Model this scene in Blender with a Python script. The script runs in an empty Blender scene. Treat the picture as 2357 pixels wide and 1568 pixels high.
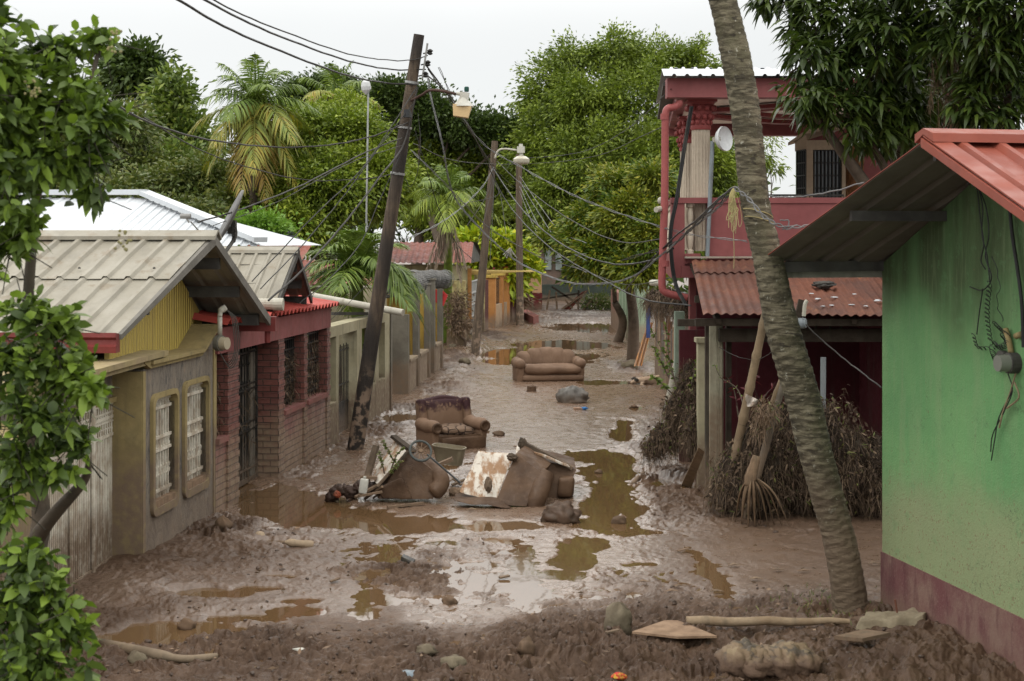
import bpy, math, random
import numpy as np
from mathutils import Vector, Matrix, noise as mnoise
random.seed(7); rng = np.random.default_rng(7)
SC = bpy.context.scene; COL = SC.collection
PI = math.pi
# ---------------------------------------------------------------- camera, world, sun, exposure
F, CX, HY, CH = 3270.0, 1178.5, 560.0, 3.6          # focal length in photo units, principal column, horizon row, eye height
cam_d = bpy.data.cameras.new('camera'); cam = bpy.data.objects.new('camera', cam_d); COL.objects.link(cam); SC.camera = cam
cam.location = (0, 0, CH); cam.rotation_euler = (PI/2, 0, 0)
cam_d.sensor_width = 36; cam_d.lens = 36*F/2357; cam_d.shift_y = -(784-HY)/2357
cam_d.clip_start = .1; cam_d.clip_end = 3000
cam_d.dof.use_dof = True; cam_d.dof.focus_distance = 22; cam_d.dof.aperture_fstop = 4.5
SC.view_settings.view_transform = 'Standard'; SC.view_settings.look = 'None'
SC.view_settings.exposure = -0.36; SC.view_settings.gamma = 1.0; SC.view_settings.use_curve_mapping = False
SUN_EL, SUN_AZ = math.radians(58), math.radians(215)
world = bpy.data.worlds.new('World'); SC.world = world; world.use_nodes = True
wn, wl = world.node_tree.nodes, world.node_tree.links; wn.clear()
wo = wn.new('ShaderNodeOutputWorld'); wb = wn.new('ShaderNodeBackground'); wb.inputs['Strength'].default_value = .1
sky = wn.new('ShaderNodeTexSky'); sky.sky_type = 'NISHITA'; sky.sun_disc = False; sky.sun_elevation = SUN_EL; sky.sun_rotation = SUN_AZ
geo = wn.new('ShaderNodeNewGeometry'); sep = wn.new('ShaderNodeSeparateXYZ'); wl.new(geo.outputs['Incoming'], sep.inputs[0])
absz = wn.new('ShaderNodeMath'); absz.operation = 'MULTIPLY'; absz.inputs[1].default_value = -1; wl.new(sep.outputs['Z'], absz.inputs[0])
rmp = wn.new('ShaderNodeValToRGB'); wl.new(absz.outputs[0], rmp.inputs[0])      # overcast deck: lifted just above the frame to strengthen reflections on wet mud
e = rmp.color_ramp.elements; e[0].position = 0.0; e[0].color = (.375, .382, .38, 1); e[1].position = 1; e[1].color = (1, .98, .94, 1)
rmp.color_ramp.interpolation = 'B_SPLINE'
for q_, c_ in ((.06, (.375, .382, .38, 1)), (.12, (.378, .385, .383, 1)), (.19, (.40, .406, .404, 1)), (.27, (1.1, 1.08, 1.04, 1)), (.5, (1.0, .98, .94, 1))): e2 = rmp.color_ramp.elements.new(q_); e2.color = c_
cn = wn.new('ShaderNodeTexNoise'); cn.inputs['Scale'].default_value = 2.2; cn.inputs['Detail'].default_value = 3; wl.new(geo.outputs['Incoming'], cn.inputs['Vector'])
cm = wn.new('ShaderNodeMapRange'); cm.inputs['To Min'].default_value = 28.0; cm.inputs['To Max'].default_value = 37.0; wl.new(cn.outputs['Fac'], cm.inputs['Value'])
vm = wn.new('ShaderNodeVectorMath'); vm.operation = 'SCALE'; wl.new(rmp.outputs['Color'], vm.inputs[0]); wl.new(cm.outputs[0], vm.inputs['Scale'])
mx = wn.new('ShaderNodeMixRGB'); mx.inputs['Fac'].default_value = .93; wl.new(sky.outputs['Color'], mx.inputs[1]); wl.new(vm.outputs[0], mx.inputs[2])
wl.new(mx.outputs[0], wb.inputs['Color']); wl.new(wb.outputs[0], wo.inputs[0])
sd = bpy.data.lights.new('sun', 'SUN'); sd.energy = 1.1; sd.angle = math.radians(22); sd.color = (1, .96, .9)
sun = bpy.data.objects.new('sun', sd); COL.objects.link(sun)
_sv = Vector((math.sin(SUN_AZ)*math.cos(SUN_EL), math.cos(SUN_AZ)*math.cos(SUN_EL), math.sin(SUN_EL)))
sun.rotation_euler = _sv.to_track_quat('Z', 'Y').to_euler()
cy = SC.cycles; cy.max_bounces = 6; cy.diffuse_bounces = 3; cy.glossy_bounces = 3; cy.transmission_bounces = 3; cy.transparent_max_bounces = 6
cy.use_denoising = True
# ---------------------------------------------------------------- measuring helpers
def at(u, v, Y): return Vector(((u-CX)*Y/F, Y, CH-(v-HY)*Y/F))
def gp(u, v, z=0.0):
    Y = (CH-z)*F/(v-HY); return Vector(((u-CX)*Y/F, Y, z))
class Fr:
    """an upright wall plane from p0 to p1: s along it, d outward to its right, z up"""
    def __init__(s, p0, p1):
        s.o = Vector((p0[0], p0[1], 0)); d = Vector((p1[0]-p0[0], p1[1]-p0[1], 0)); s.len = d.length; s.x = d.normalized(); s.n = Vector((s.x.y, -s.x.x, 0))
    def pt(s, a, d, z): return s.o + s.x*a + s.n*d + Vector((0, 0, z))
    def hit(s, u, v=HY, d=0.0):
        k = (u-CX)/F; o = s.o + s.n*d
        a = (k*o.y-o.x)/(s.x.x-k*s.x.y); Y = o.y+a*s.x.y
        return a, CH-(v-HY)*Y/F
    def s(self, u, d=0.0): return self.hit(u, HY, d)[0]
    def z(self, u, v, d=0.0): return self.hit(u, v, d)[1]
# ---------------------------------------------------------------- objects
WL = {}
def _reg(o, loc): WL[o.name] = Vector(loc)
def tag(o, label=None, cat=None, group=None, kind=None):
    if label: o['label'] = label
    if cat: o['category'] = cat
    if group: o['group'] = group
    if kind: o['kind'] = kind
    return o
def thing(name, label, cat, loc, group=None):
    o = bpy.data.objects.new(name, None); COL.objects.link(o); o.location = loc; o.empty_display_size = .2; _reg(o, loc)
    return tag(o, label, cat, group)
def link(name, me, m, parent, loc, smooth=False):
    if m: me.materials.append(m)
    o = bpy.data.objects.new(name, me); COL.objects.link(o)
    if parent is not None:
        o.parent = parent; o.location = Vector(loc) - WL[parent.name]
    else: o.location = loc
    _reg(o, loc)
    return o
def ortho(d):
    d = Vector(d).normalized(); a = Vector((0, 0, 1)) if abs(d.z) < .9 else Vector((1, 0, 0))
    x = d.cross(a).normalized(); return x, x.cross(d).normalized()
class MB:
    def __init__(s): s.v = []; s.f = []
    def add(s, vs, fs):
        n = len(s.v); s.v += [Vector(p) for p in vs]; s.f += [tuple(i+n for i in f) for f in fs]; return s
    def hexa(s, p):  # 4 bottom, 4 top
        return s.add(p, [(3, 2, 1, 0), (4, 5, 6, 7), (0, 1, 5, 4), (1, 2, 6, 5), (2, 3, 7, 6), (3, 0, 4, 7)])
    def box(s, c, sz, R=None):
        c = Vector(c); hx, hy, hz = sz[0]/2, sz[1]/2, sz[2]/2
        p = [Vector(q) for q in ((-hx, -hy, -hz), (hx, -hy, -hz), (hx, hy, -hz), (-hx, hy, -hz), (-hx, -hy, hz), (hx, -hy, hz), (hx, hy, hz), (-hx, hy, hz))]
        if R is not None: p = [R @ q for q in p]
        return s.hexa([c+q for q in p])
    def bb(s, x0, x1, y0, y1, z0, z1): return s.box(((x0+x1)/2, (y0+y1)/2, (z0+z1)/2), (x1-x0, y1-y0, z1-z0))
    def lb(s, fr, s0, s1, d0, d1, z0, z1, z0b=None, z1b=None):
        z0b = z0 if z0b is None else z0b; z1b = z1 if z1b is None else z1b
        P = fr.pt
        return s.hexa([P(s0, d0, z0), P(s0, d1, z0), P(s1, d1, z0b), P(s1, d0, z0b), P(s0, d0, z1), P(s0, d1, z1), P(s1, d1, z1b), P(s1, d0, z1b)])
    def tube(s, pts, r, n=8, cap=True, flat=1.0):
        pts = [Vector(p) for p in pts]; m = len(pts); rs = r if isinstance(r, (list, tuple)) else [r]*m
        base = len(s.v); X = None
        for i, p in enumerate(pts):
            t = (pts[min(i+1, m-1)]-pts[max(i-1, 0)])
            if t.length < 1e-9: t = Vector((0, 0, 1))
            t.normalize()
            if X is None: X, Yv = ortho(t)
            else:
                X = (X - t*X.dot(t)); X = X.normalized() if X.length > 1e-6 else ortho(t)[0]
                Yv = X.cross(t)
            for k in range(n):
                a = 2*PI*k/n; s.v.append(p + X*math.cos(a)*rs[i] + Yv*math.sin(a)*rs[i]*flat)
        for i in range(m-1):
            for k in range(n):
                a = base+i*n+k; b = base+i*n+(k+1) % n; s.f.append((a, b, b+n, a+n))
        if cap:
            s.f.append(tuple(base+k for k in range(n))[::-1]); s.f.append(tuple(base+(m-1)*n+k for k in range(n)))
        return s
    def bar(s, p0, p1, w, h=None):
        p0, p1 = Vector(p0), Vector(p1); h = h or w; X, Yv = ortho(p1-p0); X = X*w/2; Yv = Yv*h/2
        return s.hexa([p0-X-Yv, p0+X-Yv, p0+X+Yv, p0-X+Yv, p1-X-Yv, p1+X-Yv, p1+X+Yv, p1-X+Yv])
    def prism(s, poly, off):  # polygon (list of 3D) extruded by vector
        n = len(poly); off = Vector(off); poly = [Vector(p) for p in poly]
        return s.add(poly + [p+off for p in poly], [tuple(range(n))[::-1], tuple(range(n, 2*n))] + [(i, (i+1) % n, (i+1) % n+n, i+n) for i in range(n)])
    def lathe(s, c, prof, n=16, axis=None, sx=1.0):
        c = Vector(c); b = len(s.v); m = len(prof)
        if axis is None: A, B, Cc = Vector((1, 0, 0)), Vector((0, 1, 0)), Vector((0, 0, 1))
        else: Cc = Vector(axis).normalized(); A, B = ortho(Cc)
        for r, z in prof:
            for k in range(n):
                a = 2*PI*k/n; s.v.append(c + A*r*math.cos(a) + B*r*math.sin(a)*sx + Cc*z)
        for i in range(m-1):
            for k in range(n): s.f.append((b+i*n+k, b+i*n+(k+1) % n, b+(i+1)*n+(k+1) % n, b+(i+1)*n+k))
        s.f.append(tuple(b+k for k in range(n))[::-1]); s.f.append(tuple(b+(m-1)*n+k for k in range(n)))
        return s
    def rbox(s, c, sz, r, R=None, n=7, amp=0.0, fr=3.0, seed=0, puff=0.0):
        """rounded, slightly uneven box"""
        c = Vector(c); h = Vector(sz)/2; b = len(s.v)
        for ax in range(3):
            for sg in (-1, 1):
                o = len(s.v); a1, a2 = (ax+1) % 3, (ax+2) % 3
                for i in range(n+1):
                    for j in range(n+1):
                        q = [0, 0, 0]; q[ax] = sg; q[a1] = -1+2*i/n; q[a2] = -1+2*j/n
                        p = Vector((q[0]*h.x, q[1]*h.y, q[2]*h.z))
                        inn = Vector([max(-h[k]+min(r, h[k]*.999), min(h[k]-min(r, h[k]*.999), p[k])) for k in range(3)])
                        dd = p-inn
                        if dd.length > 1e-6: p = inn+dd.normalized()*min(r, dd.length)
                        nrm = Vector((p.x/h.x, p.y/h.y, p.z/h.z)).normalized()
                        if puff: p += nrm*puff*(1-q[a1]**2)*(1-q[a2]**2)
                        if amp: p += nrm*amp*mnoise.noise(p*fr+Vector((seed*7.3, seed*1.7, seed)))
                        if R is not None: p = R @ p
                        s.v.append(c+p)
                for i in range(n):
                    for j in range(n):
                        f = (o+i*(n+1)+j, o+(i+1)*(n+1)+j, o+(i+1)*(n+1)+j+1, o+i*(n+1)+j+1)
                        s.f.append(f if sg > 0 else f[::-1])
        return s
    def blob(s, c, sz, amp=.25, fr=1.6, seed=0, n=14, R=None, sub=.08):
        c = Vector(c); b = len(s.v)
        for i in range(n+1):
            th = PI*i/n
            for k in range(2*n):
                a = PI*k/n; d = Vector((math.sin(th)*math.cos(a), math.sin(th)*math.sin(a), math.cos(th)))
                q = d*(1+amp*mnoise.noise(d*fr+Vector((seed*3.1, seed, 0)))+sub*mnoise.noise(d*fr*3.7+Vector((seed, 0, 5))))
                p = Vector((q.x*sz[0], q.y*sz[1], q.z*sz[2]))
                if R is not None: p = R @ p
                s.v.append(c+p)
        for i in range(n):
            for k in range(2*n): s.f.append((b+i*2*n+k, b+(i+1)*2*n+k, b+(i+1)*2*n+(k+1) % (2*n), b+i*2*n+(k+1) % (2*n)))
        return s
    def cut(s):
        """hand over what has been gathered so far as a mesh of its own"""
        q = MB(); q.v, q.f = s.v, s.f; s.v, s.f = [], []; return q
    def build(s, name, m, parent=None, smooth=False, loc=None, label=None, cat=None, group=None, kind=None, angle=None):
        if not s.v: s.v = [Vector((0, 0, 0))]
        if loc is None:
            if parent is not None: loc = WL[parent.name]
            else:
                xs = [p.x for p in s.v]; ys = [p.y for p in s.v]; zs = [p.z for p in s.v]
                loc = Vector(((min(xs)+max(xs))/2, (min(ys)+max(ys))/2, min(zs)))
        loc = Vector(loc); me = bpy.data.meshes.new(name)
        me.from_pydata([tuple(p-loc) for p in s.v], [], s.f); me.update()
        if smooth: me.polygons.foreach_set('use_smooth', [True]*len(me.polygons))
        o = link(name, me, m, parent, loc)
        if smooth and angle: me.set_sharp_from_angle(angle=math.radians(angle))
        if label or cat or group or kind: tag(o, label, cat, group, kind)
        return o
def npobj(name, V, Q, m, parent=None, loc=(0, 0, 0), smooth=False, **kw):
    V = np.asarray(V, np.float32) - np.array(loc, np.float32); Q = np.asarray(Q, np.int32); k = Q.shape[1]
    me = bpy.data.meshes.new(name); me.vertices.add(len(V)); me.vertices.foreach_set('co', V.ravel())
    me.loops.add(Q.size); me.loops.foreach_set('vertex_index', Q.ravel())
    me.polygons.add(len(Q)); me.polygons.foreach_set('loop_start', np.arange(0, Q.size, k, dtype=np.int32))
    me.update(calc_edges=True)
    if smooth: me.polygons.foreach_set('use_smooth', np.ones(len(Q), bool))
    o = link(name, me, m, parent, loc)
    if kw: tag(o, **kw)
    return o
def spline(pts, n=8):
    pts = [Vector(p) for p in pts]; out = []
    P = [pts[0]*2-pts[1]] + pts + [pts[-1]*2-pts[-2]]
    for i in range(1, len(P)-2):
        a, b, c, d = P[i-1:i+3]
        for k in range(n):
            t = k/n; out.append(.5*((2*b)+(c-a)*t+(2*a-5*b+4*c-d)*t*t+(3*b-a-3*c+d)*t**3))
    out.append(pts[-1]); return out
# ---------------------------------------------------------------- materials
MUD = (.155, .10, .072)
class NT:
    def __init__(s, name):
        s.m = bpy.data.materials.new(name); s.m.use_nodes = True; s.n = s.m.node_tree.nodes; s.l = s.m.node_tree.links; s.n.clear()
        s.out = s.n.new('ShaderNodeOutputMaterial'); s.pos = s.n.new('ShaderNodeNewGeometry')
    def node(s, t, **k):
        x = s.n.new(t)
        for a, b in k.items(): setattr(x, a, b)
        return x
    def val(s, x, i):
        if isinstance(x, bpy.types.NodeSocket): s.l.new(x, i)
        elif isinstance(x, tuple) and len(x) == 3 and i.type == 'RGBA': i.default_value = (*x, 1)
        else: i.default_value = x
    def noise(s, scale, detail=3, vec=None, rough=.55, out='Fac', dist=0.0):
        x = s.node('ShaderNodeTexNoise'); x.inputs['Scale'].default_value = scale; x.inputs['Detail'].default_value = detail; x.inputs['Roughness'].default_value = rough; x.inputs['Distortion'].default_value = dist
        s.l.new(vec or s.pos.outputs['Position'], x.inputs['Vector']); return x.outputs[out]
    def map(s, sc, vec=None, loc=(0, 0, 0)):
        x = s.node('ShaderNodeMapping'); x.inputs['Scale'].default_value = sc; x.inputs['Location'].default_value = loc; s.l.new(vec or s.pos.outputs['Position'], x.inputs['Vector']); return x.outputs[0]
    def math(s, op, a, b=0.0, clamp=False):
        x = s.node('ShaderNodeMath', operation=op, use_clamp=clamp); s.val(a, x.inputs[0]); s.val(b, x.inputs[1]); return x.outputs[0]
    def step(s, x, lo, hi, a=0.0, b=1.0):
        r = s.node('ShaderNodeMapRange', interpolation_type='SMOOTHSTEP'); s.val(x, r.inputs['Value']); r.inputs['From Min'].default_value = lo; r.inputs['From Max'].default_value = hi
        r.inputs['To Min'].default_value = a; r.inputs['To Max'].default_value = b; return r.outputs[0]
    def mix(s, f, a, b, blend='MIX'):
        x = s.node('ShaderNodeMixRGB', blend_type=blend); s.val(f, x.inputs[0]); s.val(a, x.inputs[1]); s.val(b, x.inputs[2]); return x.outputs[0]
    def xyz(s):
        x = s.node('ShaderNodeSeparateXYZ'); s.l.new(s.pos.outputs['Position'], x.inputs[0]); return x.outputs
    def dot(s, v):
        x = s.node('ShaderNodeVectorMath', operation='DOT_PRODUCT'); s.l.new(s.pos.outputs['Position'], x.inputs[0]); x.inputs[1].default_value = v; return x.outputs['Value']
    def comb(s, a, b, c=0.0):
        x = s.node('ShaderNodeCombineXYZ'); s.val(a, x.inputs[0]); s.val(b, x.inputs[1]); s.val(c, x.inputs[2]); return x.outputs[0]
    def bump(s, h, st=.5, d=.02, n=None):
        x = s.node('ShaderNodeBump'); x.inputs['Strength'].default_value = st; x.inputs['Distance'].default_value = d; s.val(h, x.inputs['Height'])
        if n: s.l.new(n, x.inputs['Normal'])
        return x.outputs[0]
    def bsdf(s, col, rough=.8, normal=None, metal=0.0, spec=.4, **k):
        x = s.node('ShaderNodeBsdfPrincipled'); s.val(col, x.inputs['Base Color']); s.val(rough, x.inputs['Roughness']); s.val(metal, x.inputs['Metallic']); s.val(spec, x.inputs['Specular IOR Level'])
        if normal: s.l.new(normal, x.inputs['Normal'])
        for a, b in k.items(): s.val(b, x.inputs[a])
        s.l.new(x.outputs[0], s.out.inputs[0]); return x
KA = .74
def paint(name, c, c2=None, mud=None, mudc=(.25, .18, .125), rough=.75, sc=2.5, grime=.35, gc=(.06, .055, .04), metal=0.0, bump=.3, bsc=30, streak=.5, spec=.2, mudband=.25):
    """weathered surface: colour patches, vertical run marks, fine grain, dried flood mud up to a height"""
    t = NT(name); c2 = c2 or tuple(x*.75 for x in c); c = tuple(x*KA for x in c); c2 = tuple(x*KA for x in c2); mudc = tuple(x*KA for x in mudc)
    col = t.mix(t.step(t.noise(sc, 5), .38, .66), c, c2)
    col = t.mix(t.step(t.noise(sc*7, 4), .3, .75, 0, .35), col, tuple(x*.6 for x in c))
    st = t.noise(1, 4, t.map((9, 9, .7))); col = t.mix(t.step(st, .52, .75, 0, streak), col, gc)
    col = t.mix(t.step(t.noise(sc*.8+.3, 6, rough=.7), .55, .8, 0, grime), col, gc)
    if mud is not None:
        z = t.xyz()[2]; zz = t.math('ADD', z, t.math('MULTIPLY', t.math('SUBTRACT', t.noise(2.2, 5), .5), mudband*2.5))
        f = t.math('MULTIPLY', t.step(zz, mud-mudband, mud+mudband, 1, 0), t.step(t.noise(11, 4), .25, .6, .45, 1))
        col = t.mix(f, col, t.mix(t.noise(5, 4), mudc, tuple(x*.72 for x in mudc)))
    h = t.math('ADD', t.noise(bsc, 5), t.math('MULTIPLY', t.noise(bsc*.15, 3), 2.0))
    t.bsdf(col, t.step(t.noise(6, 3), .3, .7, rough-.1, min(1, rough+.1)), t.bump(h, bump, .01), metal, spec); return t.m
def brickmat(name, fr, c1, c2, mort, mudh, mudc):
    t = NT(name); v = fr.x+fr.n; c1, c2, mort, mudc = [tuple(x*KA for x in q) for q in (c1, c2, mort, mudc)]
    vec = t.comb(t.dot(v), t.xyz()[2]); b = t.node('ShaderNodeTexBrick'); t.l.new(vec, b.inputs['Vector'])
    b.inputs['Scale'].default_value = 1; b.inputs['Brick Width'].default_value = .24; b.inputs['Row Height'].default_value = .095; b.inputs['Mortar Size'].default_value = .009; b.inputs['Mortar Smooth'].default_value = .3
    t.val(c1, b.inputs['Color1']); t.val(c2, b.inputs['Color2']); t.val(mort, b.inputs['Mortar'])
    z = t.xyz()[2]; zz = t.math('ADD', z, t.math('MULTIPLY', t.math('SUBTRACT', t.noise(3, 4), .5), .7))
    f = t.math('MULTIPLY', t.step(zz, mudh-.3, mudh+.25, 1, 0), t.step(b.outputs['Fac'], 0, 1, 1, .35))
    col = t.mix(t.step(t.noise(9, 4), .4, .75, 0, .5), b.outputs['Color'], tuple(x*.5 for x in c1))
    col = t.mix(t.math('MULTIPLY', f, t.step(t.noise(14, 3), .3, .6, .6, 1)), col, t.mix(t.noise(4, 3), mudc, tuple(x*.7 for x in mudc)))
    h = t.math('ADD', t.math('MULTIPLY', b.outputs['Fac'], -1.2), t.math('MULTIPLY', t.noise(25, 3), .5))
    t.bsdf(col, t.step(t.noise(5, 3), .3, .7, .38, .7), t.bump(h, .8, .012), 0, .5); return t.m
def leafmat(name, cols, trans=.2, rough=.5, clump=.35, cs=.9, back=None):
    t = NT(name); r = t.node('ShaderNodeValToRGB'); t.l.new(t.pos.outputs['Random Per Island'], r.inputs[0])
    el = r.color_ramp.elements; el[0].color = (*cols[0], 1); el[1].color = (*cols[-1], 1)
    for i, c in enumerate(cols[1:-1]): x = el.new((i+1)/(len(cols)-1)); x.color = (*c, 1)
    col = t.mix(t.step(t.noise(cs, 2), .42, .62, 0, clump), r.outputs[0], cols[-1])
    p = t.bsdf(col, rough, None, 0, .35)
    tr = t.node('ShaderNodeBsdfTranslucent'); t.l.new(t.mix(1.0, col, (1.1, 1.25, .6), 'MULTIPLY'), tr.inputs['Color'])
    ms = t.node('ShaderNodeMixShader'); ms.inputs[0].default_value = trans; t.l.new(p.outputs[0], ms.inputs[1]); t.l.new(tr.outputs[0], ms.inputs[2]); t.l.new(ms.outputs[0], t.out.inputs[0])
    return t.m
def sheetmat(name, c, c2, c3=None, rough=.5, metal=.0, thr=.55, sc=1.2, spec=.25, edge=.4):
    t = NT(name); c = tuple(x*KA for x in c); c2 = tuple(x*KA for x in c2); c3 = c3 and tuple(x*KA for x in c3); col = t.mix(t.step(t.noise(sc, 6, rough=.65), .35, .65), c, c2)
    if c3: col = t.mix(t.step(t.noise(sc*2.3, 7, rough=.7), thr, thr+.12, 0, .85), col, c3)
    col = t.mix(t.step(t.noise(1, 4, t.map((4, 1.2, 4))), .5, .72, 0, edge), col, tuple(x*.55 for x in c))
    col = t.mix(t.step(t.noise(40, 3), .62, .8, 0, .4), col, tuple(x*.4 for x in c))
    t.bsdf(col, t.step(t.noise(4, 4), .3, .7, rough-.12, rough+.15), t.bump(t.noise(14, 4), .15, .01), metal, spec); return t.m
# ---------------------------------------------------------------- numpy noise
def vnoise(x, y, seed=0):
    xi = np.floor(x).astype(np.int64); yi = np.floor(y).astype(np.int64); fx = x-xi; fy = y-yi
    fx = fx*fx*(3-2*fx); fy = fy*fy*(3-2*fy)
    def h(a, b):
        n = (a*374761393+b*668265263+seed*974634521) & 0x7fffffff
        n = ((n ^ (n >> 13))*1274126177) & 0x7fffffff; n = n ^ (n >> 16)
        return (n & 0xffff)/65535.0
    return (h(xi, yi)*(1-fx)+h(xi+1, yi)*fx)*(1-fy)+(h(xi, yi+1)*(1-fx)+h(xi+1, yi+1)*fx)*fy
def fbm(x, y, seed=0, o=4, g=.5):
    s = 0; a = 1; t = 0
    for k in range(o):
        s = s+a*vnoise(x*2**k+17.3*k, y*2**k-9.1*k, seed+k); t += a; a *= g
    return s/t
def sm(x, a, b):
    t = np.clip((x-a)/(b-a), 0, 1); return t*t*(3-2*t)
# ---------------------------------------------------------------- the mud street: one sheet with real hollows, the water lies in them
POOLS = [  # measured in the street: column, row, half widths, strength
 (1390, 1052, 80, 18, 1), (1412, 1085, 70, 30, 1), (1408, 1130, 55, 34, 1), (1392, 1165, 62, 30, 1), (1450, 1175, 45, 20, .8), (1400, 1205, 85, 20, .9), (1440, 1225, 80, 14, .8), (1352, 1255, 62, 20, 1), (1330, 1290, 55, 22, 1), (1290, 1325, 60, 12, .9),
 (1430, 1000, 30, 20, .8), (1438, 975, 22, 16, .7), (1460, 940, 16, 14, .6),
 (630, 1140, 85, 26, 1), (600, 1175, 70, 22, 1), (700, 1165, 120, 26, 1), (790, 1195, 140, 22, 1), (930, 1208, 100, 22, 1), (640, 1185, 110, 18, .9), (560, 1120, 50, 16, .7), (700, 1050, 40, 12, .6),
 (660, 1251, 60, 7, .9), (1120, 1215, 60, 10, .8), (1190, 1210, 110, 10, .8), (1190, 1272, 50, 8, .8), (1150, 1245, 60, 6, .7),
 (1010, 1100, 60, 12, .5),
 (330, 1475, 120, 20, 1), (440, 1450, 140, 18, 1), (560, 1425, 90, 12, .9), (680, 1408, 70, 12, 1), (690, 1385, 50, 8, .9), (480, 1368, 100, 14, .9), (590, 1357, 70, 9, .8), (640, 1328, 50, 5, .6),
 (1345, 754, 85, 9, 1.2), (1420, 760, 40, 7, 1), (1290, 797, 110, 10, 1.2), (1190, 815, 90, 13, 1.2), (1260, 826, 120, 12, 1.2), (1360, 820, 60, 10, .8), (1150, 832, 50, 8, 1),
 (1400, 881, 70, 6, .8), (930, 962, 50, 10, .9), (1000, 1075, 110, 12, .5), (1520, 1115, 70, 12, .8), (1590, 1125, 50, 10, .8), (1500, 1225, 60, 8, .6),
 (890, 1382, 70, 14, .7), (1060, 1300, 40, 8, .7), (1010, 1250, 50, 7, .6), (1100, 1330, 70, 9, .9), (1190, 1338, 60, 8, .9), (1090, 1352, 60, 7, 1), (1030, 1385, 60, 10, .8), (1210, 1375, 60, 8, .7), (1220, 1405, 30, 8, .6), (1180, 1360, 90, 5, .9),
 (1120, 1300, 30, 5, .9), (1590, 1270, 40, 5, .5), (1470, 1300, 50, 6, .5)]
BANKS = [  # heaps of churned mud: column, row, half widths, rise, roughness
 (400, 1290, 170, 55, .07, 1.2), (560, 1235, 110, 40, .06, 1.1), (330, 1350, 110, 40, .08, 1.0), (620, 1290, 120, 30, .02, .9), (250, 1400, 120, 40, .07, .8),
 (480, 1400, 140, 16, .04, .7), (900, 1500, 760, 50, .045, 1.2), (1200, 1560, 900, 70, .05, 1.1), (1500, 1480, 300, 60, .045, .7), (2100, 1500, 330, 90, .14, .9), (1850, 1420, 250, 35, .05, .9), (2250, 1560, 250, 60, .2, .8),
 (1000, 880, 90, 30, .08, 1.4), (960, 930, 100, 26, .04, 1.3), (850, 990, 110, 30, .02, 1.1), (1060, 810, 70, 30, .18, 1.2), (1120, 780, 60, 22, .1, 1), (1250, 725, 200, 14, .08, 1), (1440, 845, 60, 25, .05, 1), (1500, 1060, 70, 60, .08, .8), (1600, 1090, 60, 50, .1, .6),
 (1120, 1345, 270, 60, -.013, .8), (900, 1270, 200, 40, -.008, .7), (1560, 1170, 110, 26, .02, .5), (1700, 1200, 120, 22, .03, .3), (2000, 1180, 300, 18, .03, .2), (1040, 860, 60, 40, .08, 1.2), (700, 1260, 130, 26, .01, .9), (800, 1330, 130, 26, .02, .9), (1340, 1190, 70, 10, .02, .2)]
SMOOTH = [(1200, 960, 260, 110), (1250, 900, 200, 60), (1150, 1180, 260, 46), (1650, 1260, 330, 70), (1250, 1000, 220, 60), (2000, 1260, 250, 60), (1800, 1330, 260, 40), (760, 1450, 80, 26)]
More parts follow.
